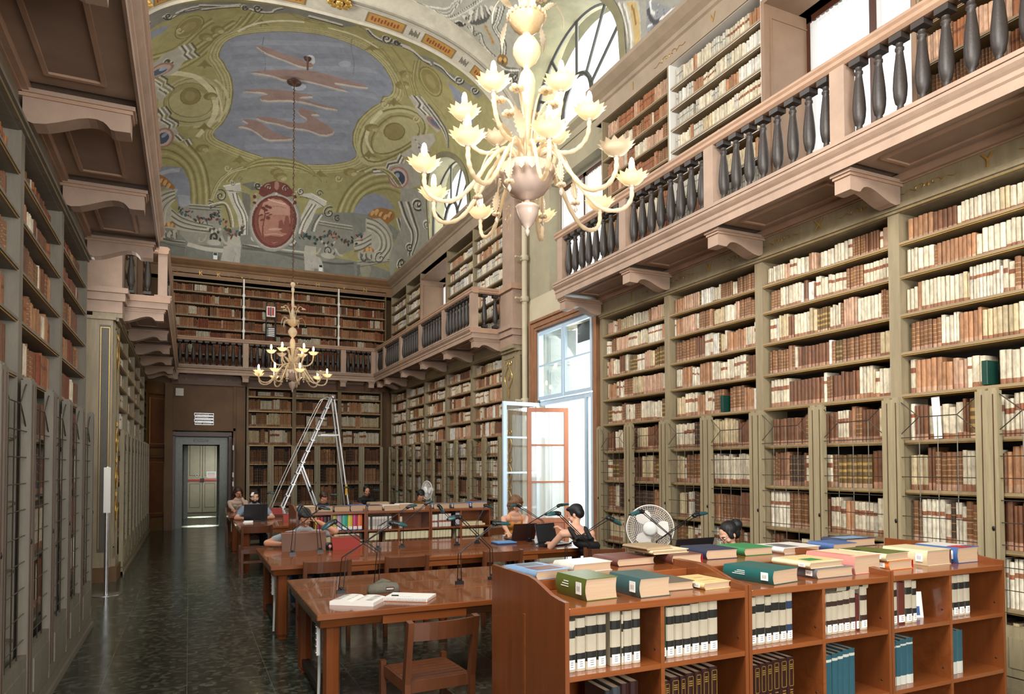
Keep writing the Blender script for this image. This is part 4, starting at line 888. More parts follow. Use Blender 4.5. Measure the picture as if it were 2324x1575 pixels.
1,0,88,50,0,4,541,-874,49,264,132,135,186,0,0,0,81,0,0,7,-1073,-1088,91,103,136,67,83,53,-62,47,-106,-50,-127,-198,0,0,81,0,0,5,737,-950,107,-60,162,29,32,116,-173,13,1,0,71,50,0,6,-637,1043,-4,-140,-30,-124,-69,-100,-115,-110,-156,-87,1,0,71,57,0,6,559,1033,-10,-111,40,-127,81,-105,117,-119,166,-103,1,0,140,49,0,6,-612,1043,-4,-137,-31,-133,-74,-107,-119,-119,-166,-115,
1,0,140,58,0,6,532,1043,-7,-110,42,-138,87,-121,129,-134,173,-110,1,0,59,49,0,6,-587,1048,-5,-138,-32,-143,-79,-115,-123,-129,-175,-139,1,0,59,57,0,6,504,1048,-4,-107,45,-149,94,-134,140,-149,179,-118,1,0,123,54,0,6,-562,1048,-5,-134,-34,-153,-84,-122,-126,-139,-185,-165,1,0,123,54,0,6,478,1059,-2,-110,47,-161,100,-149,151,-160,186,-127,
1,0,85,54,0,6,-538,1053,-5,-135,-35,-163,-89,-131,-130,-147,-193,-190,1,0,85,59,0,6,452,1064,0,-107,50,-172,106,-164,162,-171,191,-136,1,0,147,49,0,6,-514,1053,-6,-135,-36,-172,-94,-138,-134,-156,-201,-214,1,0,147,56,0,6,426,1069,2,-103,53,-184,112,-179,171,-184,196,-144,1,0,52,51,0,6,-491,1053,-5,-131,-39,-181,-98,-148,-138,-165,-209,-238,
1,0,52,55,0,6,401,1075,4,-105,55,-191,118,-193,181,-197,201,-151,1,0,71,51,0,6,-393,888,91,-81,144,-55,167,-32,151,12,139,50,1,0,140,48,0,6,-378,888,86,-90,133,-60,167,-29,151,11,132,62,1,0,59,54,0,6,-362,885,79,-97,123,-65,166,-28,151,14,126,76,1,0,134,54,0,6,-347,881,73,-102,112,-70,167,-27,151,16,120,90,1,0,85,53,0,6,-332,878,68,-108,101,-72,166,-32,151,21,113,101,
0,0,64,0,0,9,-1074,606,37,-32,105,34,220,124,59,128,19,209,-109,-26,-32,-140,-268,-177,2,0,115,126,0,2,-935,671,203,73,0,0,104,0,0,4,-753,937,101,33,15,94,-95,-26,0,0,64,0,0,9,554,1086,-8,-176,56,-128,71,-78,124,-52,124,6,-122,121,-121,143,-3,121,0,0,104,0,0,4,548,996,115,-90,7,142,-110,38,
0,0,54,0,0,14,-1221,929,400,213,210,71,232,85,124,0,57,18,178,0,199,-18,141,-30,258,-46,494,-344,301,-185,-2351,707,-416,-612,0,0,92,0,0,7,-652,1033,130,20,113,11,22,252,-262,0,-82,-73,-1,-179,0,0,73,0,0,5,253,1053,308,-5,17,174,-256,119,-75,-108,1,0,166,20,0,3,-652,1033,126,20,117,11,1,0,36,31,0,3,-652,1043,126,21,117,5,1,0,120,21,0,3,-651,1053,125,22,117,5,1,0,39,32,0,3,-651,1064,126,22,116,0,
1,0,166,21,0,3,272,1075,133,-6,145,-21,1,0,36,22,0,3,273,1086,133,-6,145,-21,1,0,120,23,0,3,274,1091,133,0,145,-22,1,0,39,35,0,3,274,1103,134,-6,146,-17,0,0,48,0,0,4,-663,1316,276,0,-16,84,-284,0,0,0,48,0,0,4,-262,1341,442,-25,18,84,-484,0,3,0,96,0,0,3,-76,1400,139,0,-139,0,0,0,43,0,0,4,322,1341,261,-25,12,84,-263,0,3,0,103,0,0,3,466,1400,84,0,-84,0,0,0,35,0,0,4,617,1316,688,-486,79,23,-766,547,
3,0,91,0,0,3,703,1341,60,0,-60,59,0,0,40,0,0,5,-1156,1195,467,103,2,102,-294,0,-177,0,1,0,152,18,0,3,-1155,1171,285,111,191,16,1,0,22,56,0,3,-1156,1186,286,96,191,34,1,0,102,22,0,3,-1156,1204,286,94,191,18,1,0,27,25,0,3,-1157,1222,287,94,192,25,1,0,152,118,0,3,-663,1316,144,25,132,0,1,0,22,1,0,3,-663,1341,144,0,132,0,1,0,102,2,0,3,-663,1341,144,0,132,0,1,0,27,1,0,3,-663,1341,144,0,132,0,
1,0,152,49,0,3,-255,1298,214,0,220,0,1,0,22,49,0,3,-255,1298,215,18,220,0,1,0,102,3,0,3,-255,1316,215,0,220,0,1,0,27,67,0,3,-255,1316,215,0,220,25,1,0,152,4,0,3,312,1316,128,0,142,0,1,0,22,61,0,3,313,1341,128,0,142,-25,1,0,102,4,0,3,313,1341,128,0,142,0,1,0,27,4,0,3,313,1341,128,0,142,0,1,0,152,13,0,3,610,1298,225,-43,333,-186,1,0,22,28,0,3,611,1316,225,-48,337,-188,
1,0,102,54,0,3,611,1316,226,-34,342,-191,1,0,27,16,0,3,612,1341,225,-59,347,-179,0,0,124,0,0,14,-1137,1053,1,-258,120,12,174,60,94,25,-38,74,-35,48,56,66,153,69,154,37,-60,57,-131,-10,-149,-29,-154,-48,1,0,28,34,0,5,-1048,1116,-21,-146,49,-89,115,0,130,22,1,0,169,32,0,5,-1010,1128,-15,-128,41,-82,97,-12,112,8,1,0,28,36,0,5,-976,1142,-8,-118,34,-79,80,-16,95,0,
1,0,169,28,0,5,-943,1156,-3,-113,28,-73,65,-21,78,-8,1,0,28,29,0,5,-912,1163,2,-104,23,-63,50,-26,62,-13,1,0,169,28,0,5,-883,1171,7,-102,19,-55,36,-23,46,-21,1,0,28,29,0,4,-809,1048,77,74,120,49,146,24,1,0,169,8,0,4,-809,1069,77,73,121,44,145,18,1,0,28,30,0,4,-810,1097,78,59,121,39,145,18,1,0,169,14,0,4,-810,1116,78,62,121,35,145,9,1,0,28,36,0,4,-810,1142,78,53,121,27,145,11,
0,0,124,0,0,9,572,1156,103,-113,-17,-102,161,-95,158,42,82,131,-87,185,-178,64,-217,-55,1,0,28,35,0,5,668,933,124,-30,166,15,61,120,-103,166,1,0,169,32,0,5,672,953,114,-27,148,19,50,119,-96,140,1,0,28,31,0,5,676,974,104,-25,129,21,40,110,-88,115,1,0,169,37,0,5,679,991,95,-21,111,21,32,112,-82,92,1,0,28,32,0,5,682,1010,86,-14,93,18,24,102,-74,79,1,0,169,32,0,5,685,1028,76,-9,76,14,17,95,-67,58,
1,0,28,21,0,3,578,1156,83,-34,79,-74,1,0,169,31,0,3,579,1171,85,-29,79,-73,1,0,28,33,0,3,581,1195,84,-39,81,-70,1,0,169,11,0,3,583,1213,84,-35,81,-75,1,0,28,39,0,3,584,1233,85,-38,82,-73,5,0,164,41,3,130,-150,1,3,-990,1163,76,23,-76,36,5,0,16,22,3,130,-150,1,3,-980,1171,75,24,-75,38,5,0,164,30,3,130,-150,-1,3,865,1204,76,-26,-71,77,5,0,16,30,3,130,-150,-1,3,877,1213,77,-35,-72,90,
5,0,164,37,3,130,-150,1,3,-833,1243,31,0,-31,25,5,0,16,40,3,130,-150,1,3,-825,1243,30,0,-30,25,5,0,164,30,3,130,-150,-1,3,674,1268,33,0,-31,30,5,0,16,56,3,130,-150,-1,3,682,1268,34,0,-32,30,5,0,164,38,3,130,-150,1,3,-798,1243,25,0,-25,25,5,0,16,42,3,130,-150,1,3,-790,1243,25,12,-25,13,3,0,127,0,0,3,-883,1233,25,0,-25,35,3,0,28,0,0,3,-868,1243,9,0,-9,25,3,0,127,0,0,3,-827,1243,23,0,-23,25,
3,0,28,0,0,3,-813,1255,8,0,-8,13,3,0,127,0,0,3,-775,1243,22,0,-22,39,3,0,28,0,0,3,-762,1255,8,0,-7,27,3,0,127,0,0,3,637,1255,22,0,-20,27,3,0,28,0,0,3,649,1255,9,0,-7,27,3,0,127,0,0,3,691,1243,23,-10,-21,35,3,0,28,0,0,3,704,1243,9,0,-7,25,3,0,127,0,0,3,750,1233,24,-11,-23,33,3,0,28,0,0,3,763,1233,10,0,-8,22,
0,0,162,0,0,12,-397,914,116,-26,11,65,-32,8,43,67,42,94,-3,111,-56,10,-2,-57,-18,-77,-44,-81,-31,-71,0,0,42,0,0,6,-272,899,69,34,62,-7,6,-34,-56,-18,-54,14,0,0,42,0,0,6,-270,953,60,13,13,212,-19,55,-1,-111,-42,-94,1,0,18,25,0,5,-330,966,19,67,42,58,19,65,-2,77,1,0,193,31,0,5,-317,966,19,67,42,58,19,65,-2,77,1,0,28,28,0,5,-304,961,19,72,42,58,19,65,-2,77,2,0,194,30,0,2,-397,918,116,-23,
2,0,15,16,0,2,-388,949,114,4,5,0,183,30,3,140,0,1,3,-166,895,26,-3,-24,34,5,0,15,45,3,140,0,1,3,-161,899,27,0,-25,30,5,0,162,34,3,150,-200,1,3,-420,983,43,0,-42,45,5,0,9,34,3,150,-200,1,3,-414,987,43,0,-42,46,5,0,162,19,3,140,-200,1,3,-491,1038,26,0,-26,26,5,0,9,20,3,140,-200,1,3,-486,1043,26,0,-26,21,5,0,149,29,3,130,0,1,3,-337,888,19,0,-18,22,5,0,16,15,3,130,0,1,3,-333,895,19,-3,-18,22,
5,0,149,14,3,130,0,-1,3,-286,864,14,-4,-13,18,5,0,16,14,3,130,0,-1,3,-283,864,14,0,-13,17,1,0,183,39,0,6,-504,1053,60,-15,59,-10,30,31,31,76,5,60,1,0,16,32,0,6,-490,1075,55,-22,50,-10,18,32,22,67,10,53,0,0,162,0,0,11,106,918,97,-30,117,34,-1,31,-67,38,-31,95,-42,92,-46,8,3,-95,42,-108,21,-54,1,0,18,26,0,4,245,961,-44,87,-30,61,-21,77,1,0,193,26,0,4,231,966,-44,82,-30,61,-21,77,
1,0,28,35,0,4,217,966,-43,87,-30,63,-21,70,2,0,194,32,0,2,203,892,117,34,1,0,15,18,0,3,124,933,83,-4,91,37,5,0,183,44,3,140,300,-1,3,120,888,24,-3,-22,29,5,0,15,30,3,140,300,-1,3,126,892,24,-4,-22,30,5,0,162,36,3,150,-100,-1,3,342,996,45,-13,-41,55,5,0,9,37,3,150,-100,-1,3,348,1000,45,-13,-41,56,5,0,162,19,3,140,-100,-1,3,411,1028,26,-9,-24,34,5,0,9,39,3,140,-100,-1,3,416,1028,27,-4,-25,29,
5,0,149,29,3,130,0,-1,3,257,874,22,-3,-19,28,5,0,16,29,3,130,0,-1,3,261,878,23,-4,-20,29,1,0,183,44,0,3,295,1028,-39,69,-13,59,1,0,16,27,0,3,278,1033,-39,64,-14,59,5,0,114,1,3,150,0,1,3,-456,1268,41,0,-41,48,5,0,4,63,3,150,0,1,3,-451,1268,42,0,-41,48,3,0,129,0,0,3,-456,1298,52,0,-52,18,1,0,128,29,0,4,-564,1268,-8,30,36,0,27,-43,1,0,128,71,0,3,-405,1255,26,43,29,0,
3,0,152,0,0,3,-501,1213,10,0,-10,9,3,0,9,0,0,3,-486,1222,10,0,-10,11,3,0,152,0,0,3,-471,1233,10,0,-10,10,3,0,9,0,0,3,-456,1213,9,0,-9,9,3,0,152,0,0,3,-441,1222,9,0,-9,11,3,0,9,0,0,3,-427,1233,10,0,-9,10,3,0,152,0,0,3,-413,1213,10,0,-9,9,5,0,114,58,3,150,0,1,3,357,1268,45,-13,-44,43,5,0,4,30,3,150,0,1,3,363,1268,46,0,-44,48,3,0,129,0,0,3,358,1298,57,0,-57,18,
1,0,128,30,0,4,248,1268,-8,30,36,0,25,-43,1,0,128,63,0,3,413,1243,31,39,36,0,3,0,152,0,0,3,308,1213,10,0,-9,9,3,0,9,0,0,3,324,1222,10,0,-9,11,3,0,152,0,0,3,340,1233,11,0,-10,10,3,0,9,0,0,3,355,1213,10,-9,-9,18,3,0,152,0,0,3,372,1222,10,-9,-10,9,3,0,9,0,0,3,388,1222,10,0,-10,11,3,0,152,0,0,3,403,1204,10,-9,-9,18,5,0,156,50,3,130,0,1,3,-167,1243,34,-10,-33,35,
5,0,19,1,3,130,0,1,3,-163,1243,34,0,-33,25,3,0,174,0,0,3,-167,1233,17,0,-17,10,5,0,156,50,3,130,0,1,3,77,1243,34,-10,-34,35,5,0,19,30,3,130,0,1,3,81,1243,35,0,-34,39,3,0,174,0,0,3,76,1233,18,0,-17,10,0,0,121,0,0,6,-387,1316,126,-18,-9,102,-16,0,-124,0,23,-59,0,0,121,0,0,6,175,1298,121,18,17,25,20,59,-128,0,-20,0,1,0,72,9,0,3,-295,1341,-24,59,8,0,1,0,72,9,0,3,232,1341,9,59,45,0,
0,0,133,0,0,4,-355,1255,83,-12,9,55,-99,18,0,0,133,0,0,4,182,1255,83,0,2,61,-88,-18,3,0,76,0,0,3,-38,1122,182,-31,-176,225,3,0,99,0,0,3,-38,1122,172,-25,-166,219,3,0,44,0,0,3,-38,1122,162,-19,-156,195,4,0,137,34,2,0,628,3,-38,1122,159,-25,-153,201,4,0,31,30,2,0,628,3,-38,1122,142,-19,-137,179,3,0,68,0,0,3,-38,1122,136,-19,-131,179,4,0,23,14,2,0,628,3,-38,1122,112,-19,-107,165,
3,0,130,0,0,3,-38,1122,110,-19,-105,165,0,0,47,0,0,10,-155,953,9,-47,37,-35,65,-28,72,14,43,35,12,41,-47,16,-82,-23,-76,48,5,0,160,30,3,130,300,1,3,-91,899,23,-4,-22,27,5,0,31,30,3,130,300,1,3,-87,903,24,-4,-22,27,5,0,160,30,3,130,0,-1,3,19,892,22,-4,-20,30,5,0,31,30,3,130,0,-1,3,24,895,22,-3,-20,30,3,0,125,0,0,3,-38,878,16,-4,-13,36,3,0,182,0,0,3,-37,937,8,-4,-8,12,
3,0,151,0,0,3,-174,961,12,-4,-12,13,3,0,31,0,0,3,-181,978,12,0,-11,13,3,0,151,0,0,3,-172,1000,12,-4,-12,14,3,0,31,0,0,3,-179,1019,12,0,-12,9,3,0,151,0,0,3,-170,1038,12,0,-12,10,3,0,151,0,0,3,82,922,12,-4,-11,11,3,0,31,0,0,3,92,937,12,0,-11,12,3,0,151,0,0,3,85,961,12,-4,-11,13,3,0,31,0,0,3,95,978,12,0,-11,13,3,0,151,0,0,3,88,1000,13,0,-12,10,
0,0,158,0,0,6,-148,1097,216,-28,-7,-55,-55,-36,-65,-4,-61,40,1,0,195,37,0,4,-90,983,41,8,40,5,40,4,1,0,93,12,0,3,-71,1033,55,-14,57,9,1,0,46,33,0,5,-110,1268,-6,-64,2,-55,11,-46,-7,-50,3,0,41,0,0,3,-118,1048,15,0,-14,11,3,0,41,0,0,3,-95,1033,15,0,-14,10,3,0,41,0,0,3,-75,1038,15,0,-14,10,3,0,41,0,0,3,-132,1097,15,-6,-14,12,3,0,41,0,0,3,-88,1080,14,-5,-14,11,3,0,41,0,0,3,-68,1086,15,-6,-15,11,
3,0,41,0,0,3,-122,1128,14,-6,-14,13,3,0,41,0,0,3,-83,1109,15,0,-15,13,3,0,41,0,0,3,-102,1059,16,0,-15,10,0,0,82,0,0,9,-8,1178,-2,-56,24,-13,13,33,9,-62,21,0,14,69,-13,46,-41,0,3,0,139,0,0,3,-65,1163,48,-7,-48,15,3,0,171,0,0,3,-32,1178,48,-7,-48,15,0,0,69,0,0,8,-127,1243,64,-21,73,0,48,-27,-11,38,-44,22,-73,13,-40,0,1,0,175,24,0,3,-103,1222,80,-18,49,9,1,0,38,6,0,3,-111,1222,41,21,73,0,
0,0,108,0,0,11,-1051,601,48,23,55,31,74,74,56,78,43,60,-16,21,-39,-38,-72,-46,-81,-31,-76,-55,0,0,108,0,0,9,674,903,44,-80,64,-53,73,-41,73,-39,30,36,-64,134,-92,0,-87,58,3,0,189,0,0,3,-1006,666,19,27,-39,-19,3,0,65,0,0,3,-987,693,6,8,-21,0,3,0,189,0,0,3,-957,698,18,22,-37,-11,3,0,65,0,0,3,-939,720,5,9,-19,0,3,0,189,0,0,3,-913,744,18,17,-34,-6,3,0,65,0,0,3,-895,761,5,6,-18,6,
3,0,189,0,0,3,-870,788,16,19,-32,-3,3,0,65,0,0,3,-854,807,5,3,-17,10,3,0,189,0,0,3,-836,833,16,13,-31,4,3,0,65,0,0,3,-820,850,5,3,-16,7,3,0,189,0,0,3,715,864,17,-4,-26,32,3,0,65,0,0,3,733,864,5,-4,-12,25,3,0,189,0,0,3,753,833,19,0,-27,34,3,0,65,0,0,3,772,833,5,-3,-12,27,3,0,189,0,0,3,798,823,18,-6,-27,36,3,0,65,0,0,3,816,817,7,0,-13,26,3,0,189,0,0,3,853,810,20,-6,-28,39,
3,0,65,0,0,3,873,804,6,-3,-12,29,3,0,189,0,0,3,889,755,19,-9,-26,46,3,0,65,0,0,3,908,746,7,-2,-11,32,0,0,108,0,0,6,-890,1171,26,-29,48,0,41,29,5,24,-57,-17,3,0,189,0,0,3,-839,1156,17,7,-17,15,3,0,189,0,0,3,-804,1171,14,0,-14,15,0,0,108,0,0,6,665,1222,21,-44,49,-22,49,7,10,23,-68,9,3,0,189,0,0,3,712,1186,18,-8,-16,26,3,0,189,0,0,3,751,1178,17,0,-15,17,3,0,7,0,0,3,-739,1048,-2,16,-7,-16,
3,0,0,0,0,3,-724,1069,-7,11,1,-16,3,0,119,0,0,3,-748,1086,-9,0,6,-6,3,0,11,0,0,3,-732,1080,-1,6,-10,-11,3,0,45,0,0,3,-712,1091,-9,6,5,-11,3,0,11,0,0,3,-715,1097,3,12,-15,-12,3,0,0,0,0,3,-708,1059,-8,0,6,-6,3,0,11,0,0,3,-712,1091,-2,12,-10,-12,3,0,11,0,0,3,-681,1109,-11,7,4,-19,3,0,0,0,0,3,-676,1086,11,5,-14,0,3,0,7,0,0,3,-678,1116,1,6,-8,-6,3,0,119,0,0,3,-703,1103,7,6,-12,-6,
3,0,11,0,0,3,-626,1091,-7,6,2,-11,3,0,90,0,0,3,-639,1128,9,7,-10,0,3,0,0,0,0,3,-660,1116,3,6,-10,-6,3,0,45,0,0,3,-657,1086,-14,5,12,-11,3,0,11,0,0,3,-607,1149,-5,7,-6,-14,3,0,1,0,0,3,-597,1156,-6,7,-2,-14,3,0,7,0,0,3,-585,1135,5,7,-11,-7,3,0,11,0,0,3,-583,1128,9,0,-12,7,3,0,90,0,0,3,-570,1156,-5,7,-3,-14,3,0,0,0,0,3,-565,1171,-2,7,-5,-7,3,0,45,0,0,3,-565,1142,4,7,-11,0,
3,0,45,0,0,3,-577,1142,-1,14,-5,-14,3,0,0,0,0,3,-548,1142,11,7,-14,0,3,0,11,0,0,3,-534,1142,-5,7,-6,-14,3,0,7,0,0,3,-542,1171,-3,7,-4,-7,3,0,119,0,0,3,-549,1171,4,0,-13,7,3,0,0,0,0,3,-497,1149,-4,7,-2,-14,3,0,0,0,0,3,-514,1156,-5,7,-3,-14,3,0,45,0,0,3,-515,1149,14,0,-14,7,3,0,11,0,0,3,-509,1171,3,15,-8,-15,3,0,45,0,0,3,-480,1149,-12,7,10,-14,3,0,1,0,0,3,-470,1116,-12,6,8,-13,
3,0,11,0,0,3,-479,1116,8,6,-13,-6,3,0,0,0,0,3,-481,1128,8,14,-15,-7,3,0,45,0,0,3,-445,1122,10,6,-13,0,3,0,1,0,0,3,-461,1135,-7,0,3,-7,3,0,0,0,0,3,-451,1103,11,0,-12,6,3,0,45,0,0,3,-472,1128,6,7,-11,-7,3,0,0,0,0,3,-429,1116,1,6,-6,0,3,0,0,0,0,3,-429,1091,6,6,-12,-6,3,0,90,0,0,3,-446,1103,-9,0,7,-6,3,0,11,0,0,3,-456,1109,11,0,-13,7,3,0,0,0,0,3,-453,1116,-3,12,-5,-12,
3,0,0,0,0,3,-431,1116,-4,6,-3,-13,3,0,11,0,0,3,-419,1116,4,0,-8,0,3,0,1,0,0,3,-424,1103,4,6,-9,0,3,0,45,0,0,3,-434,1149,-11,7,5,-14,3,0,11,0,0,3,-414,1149,-1,7,-4,-7,3,0,0,0,0,3,-421,1128,-1,7,-8,-7,3,0,11,0,0,3,-432,1122,-11,6,7,-12,3,0,119,0,0,3,-388,1178,10,0,-11,8,3,0,7,0,0,3,-416,1171,8,15,-12,-8,3,0,0,0,0,3,-389,1149,-2,7,-4,-7,3,0,11,0,0,3,-410,1163,-13,8,11,-15,
3,0,11,0,0,3,-380,1204,8,0,-12,9,3,0,119,0,0,3,-393,1178,1,8,-7,-8,3,0,119,0,0,3,-365,1178,8,8,-13,0,3,0,45,0,0,3,-371,1163,-8,8,2,-15,3,0,45,0,0,3,-357,1213,-10,9,8,-18,3,0,7,0,0,3,-371,1195,-1,9,-5,-9,3,0,7,0,0,3,-370,1213,1,9,-12,-9,3,0,7,0,0,3,-364,1213,1,9,-10,-9,3,0,1,0,0,3,-340,1222,2,11,-13,-11,3,0,7,0,0,3,-339,1233,10,0,-13,0,3,0,45,0,0,3,-363,1213,-4,9,-1,-9,
3,0,0,0,0,3,-339,1213,4,9,-10,-9,3,0,1,0,0,3,-352,1233,3,10,-8,-10,3,0,90,0,0,3,-356,1233,7,0,-12,10,3,0,119,0,0,3,-342,1243,-3,0,-3,0,3,0,1,0,0,3,-340,1243,-4,0,-3,-10,3,0,90,0,0,3,-306,1233,-8,10,2,-10,3,0,45,0,0,3,-329,1255,0,13,-9,0,3,0,119,0,0,3,-316,1222,-4,11,-3,-11,3,0,0,0,0,3,-327,1255,-10,13,8,-13,3,0,0,0,0,3,-274,1233,6,10,-12,0,3,0,0,0,0,3,-291,1222,-4,11,-1,-11,
3,0,11,0,0,3,-295,1222,9,0,-10,11,3,0,45,0,0,3,-298,1243,3,12,-10,-12,3,0,1,0,0,3,-267,1222,6,0,-8,11,3,0,1,0,0,3,-259,1222,-1,11,-8,-11,3,0,11,0,0,3,-251,1213,4,9,-9,0,3,0,7,0,0,3,-261,1195,4,9,-12,0,3,0,45,0,0,3,-261,1204,5,9,-14,-9,3,0,45,0,0,3,-240,1204,-8,9,5,-9,3,0,119,0,0,3,-262,1178,-6,8,2,-8,3,0,7,0,0,3,-245,1186,0,9,-6,0,3,0,0,0,0,3,167,1213,9,9,-14,-9,3,0,0,0,0,3,141,1213,6,9,-10,-9,
3,0,7,0,0,3,154,1195,4,9,-9,0,3,0,90,0,0,3,161,1178,-12,8,8,-15,3,0,1,0,0,3,173,1195,-9,9,3,-18,3,0,11,0,0,3,172,1186,3,9,-12,0,3,0,7,0,0,3,172,1195,-7,9,4,-9,3,0,7,0,0,3,170,1195,4,0,-13,0,3,0,0,0,0,3,187,1186,2,9,-12,0,3,0,90,0,0,3,193,1195,-4,9,-1,-9,3,0,0,0,0,3,203,1204,-1,9,-4,-9,3,0,0,0,0,3,194,1195,9,0,-13,9,3,0,0,0,0,3,214,1204,6,9,-11,0,3,0,0,0,0,3,214,1195,13,0,-15,9,
3,0,119,0,0,3,207,1213,-2,0,-9,0,3,0,45,0,0,3,211,1233,6,0,-15,0,3,0,7,0,0,3,250,1195,6,9,-15,0,3,0,0,0,0,3,257,1233,11,0,-11,10,3,0,1,0,0,3,231,1222,0,0,-7,0,3,0,90,0,0,3,238,1233,-9,10,5,-10,3,0,0,0,0,3,272,1213,-10,9,8,-9,3,0,0,0,0,3,289,1186,-4,9,-3,-9,3,0,11,0,0,3,264,1213,-1,9,-10,-9,3,0,0,0,0,3,271,1204,1,9,-11,-9,3,0,45,0,0,3,311,1178,-6,8,-4,-8,3,0,119,0,0,3,280,1171,12,0,-15,7,
3,0,1,0,0,3,292,1186,-3,9,-3,-9,3,0,0,0,0,3,297,1195,6,9,-12,0,3,0,1,0,0,3,309,1178,9,8,-15,-8,3,0,119,0,0,3,304,1171,7,0,-9,7,3,0,0,0,0,3,322,1142,7,0,-13,7,3,0,11,0,0,3,321,1178,-6,8,-2,-15,3,0,119,0,0,3,329,1142,12,-7,-13,7,3,0,1,0,0,3,331,1171,7,7,-11,0,3,0,1,0,0,3,349,1163,-2,15,-6,-15,3,0,119,0,0,3,353,1142,7,14,-14,-7,3,0,1,0,0,3,358,1149,7,7,-11,0,3,0,119,0,0,3,369,1171,-9,7,2,-15,
3,0,1,0,0,3,360,1135,6,7,-15,7,3,0,11,0,0,3,354,1142,7,0,-13,7,3,0,7,0,0,3,395,1163,1,15,-12,-7,3,0,11,0,0,3,372,1135,-10,7,6,-14,3,0,11,0,0,3,377,1149,7,0,-6,14,3,0,1,0,0,3,358,1135,2,7,-8,-7,3,0,7,0,0,3,398,1135,-5,14,-1,-14,3,0,45,0,0,3,374,1149,12,7,-16,0,3,0,119,0,0,3,401,1156,-13,7,6,-14,3,0,90,0,0,3,407,1142,-14,7,12,-14,3,0,7,0,0,3,410,1171,-8,7,3,-15,3,0,45,0,0,3,427,1171,-3,7,-3,-7,
3,0,0,0,0,3,415,1142,-4,7,-1,-14,3,0,119,0,0,3,410,1178,2,8,-11,-8,3,0,7,0,0,3,422,1163,0,8,-6,-8,3,0,1,0,0,3,440,1156,-6,7,-2,-14,3,0,90,0,0,3,423,1163,-11,8,7,-15,3,0,7,0,0,3,464,1171,-9,7,2,-7,3,0,90,0,0,3,471,1163,-2,8,-4,-8,3,0,119,0,0,3,469,1186,-3,9,-9,-9,3,0,11,0,0,3,464,1178,9,8,-11,0,3,0,1,0,0,3,465,1171,3,7,-14,-7,3,0,0,0,0,3,502,1163,6,0,-12,8,3,0,119,0,0,3,519,1178,0,8,-10,-8,
3,0,119,0,0,3,483,1195,5,9,-12,-9,3,0,1,0,0,3,493,1178,-4,17,-8,-17,3,0,7,0,0,3,525,1171,6,7,-17,0,3,0,0,0,0,3,525,1195,7,9,-14,0,3,0,45,0,0,3,513,1178,2,8,-15,-8,3,0,7,0,0,3,546,1178,8,0,-11,8,3,0,0,0,0,3,598,1171,-14,7,12,-15,3,0,119,0,0,3,564,1156,-7,7,4,-14,3,0,0,0,0,3,559,1163,6,15,-15,-7,3,0,0,0,0,3,556,1135,13,7,-17,0,3,0,0,0,0,3,636,1086,9,11,-19,-6,3,0,1,0,0,3,615,1097,8,0,-10,6,
3,0,45,0,0,3,601,1109,15,7,-18,0,3,0,90,0,0,3,648,1128,-10,7,6,-13,3,0,119,0,0,3,632,1109,1,7,-14,-7,3,0,119,0,0,3,653,1080,1,11,-11,-5,3,0,11,0,0,3,635,1091,17,6,-23,6,3,0,0,0,0,3,643,1103,9,0,-10,13,
0,0,141,0,0,25,-1082,-742,97,157,106,57,43,-13,114,35,36,-16,80,183,-82,41,-51,94,-53,3,-141,-186,-48,-37,167,450,-63,27,-68,-251,-79,-160,-6,264,111,246,110,100,72,180,-32,45,-135,-32,-144,-63,-18,-444,-3,-447,2,0,172,35,0,4,-722,-531,29,116,-12,25,35,95,2,0,26,35,0,4,-705,-525,29,113,-12,29,35,91,2,0,196,34,0,4,-689,-519,29,110,-12,29,35,91,2,0,60,43,0,4,-673,-516,29,111,-11,28,35,88,
2,0,172,35,0,4,-657,-512,29,107,-11,28,34,88,2,0,26,34,0,4,-641,-512,29,107,-11,31,34,85,2,0,172,31,0,4,-937,-330,56,161,-10,37,55,154,2,0,26,30,0,4,-921,-320,55,154,-9,37,54,151,2,0,196,29,0,4,-905,-317,54,151,-9,41,54,147,2,0,60,30,0,4,-890,-311,54,145,-9,41,53,145,2,0,172,37,0,4,-875,-308,53,142,-8,41,53,141,2,0,26,37,0,4,-860,-308,53,139,-9,44,53,139,
2,0,172,48,0,5,-928,53,43,115,-19,18,77,120,-9,27,2,0,26,47,0,5,-909,69,43,113,-18,18,76,116,-9,25,2,0,196,43,0,5,-889,83,42,111,-18,18,76,113,-9,27,2,0,60,48,0,5,-871,96,42,108,-17,20,75,107,-9,27,2,0,172,43,0,5,-852,110,42,104,-17,22,74,101,-8,28,2,0,26,43,0,5,-834,120,42,104,-16,20,72,100,-8,27,2,0,172,29,0,4,-783,428,45,74,45,14,29,58,2,0,26,33,0,4,-768,432,45,70,44,14,29,55,
2,0,196,32,0,4,-752,434,44,71,44,9,28,57,2,0,60,28,0,4,-737,437,44,68,43,9,28,55,1,0,197,149,0,4,-996,-456,-37,82,8,233,91,259,1,0,26,79,0,4,-968,-374,-29,101,7,182,82,211,1,0,185,44,0,3,-974,-512,53,198,81,261,5,0,180,68,3,130,0,1,3,-806,-424,30,37,-32,19,5,0,14,68,3,130,0,1,3,-800,-402,31,34,-32,22,5,0,180,58,3,130,0,1,3,-1054,-796,36,79,-42,-32,5,0,14,58,3,130,0,1,3,-1048,-764,36,75,-42,-28,
5,0,180,68,3,130,0,1,3,-971,110,41,48,-45,-10,5,0,14,68,3,130,0,1,3,-963,130,41,46,-45,-8,5,0,180,78,3,130,0,1,3,-961,196,42,44,-45,-6,5,0,14,68,3,130,0,1,3,-952,214,41,44,-45,-4,5,0,180,58,3,130,0,1,3,-1006,-730,34,70,-40,-19,5,0,14,58,3,130,0,1,3,-1000,-701,35,66,-40,-16,3,0,105,0,0,3,-857,-374,98,60,-87,31,3,0,157,0,0,3,-857,-368,79,51,-70,22,3,0,13,0,0,3,-872,-368,65,48,-59,-4,
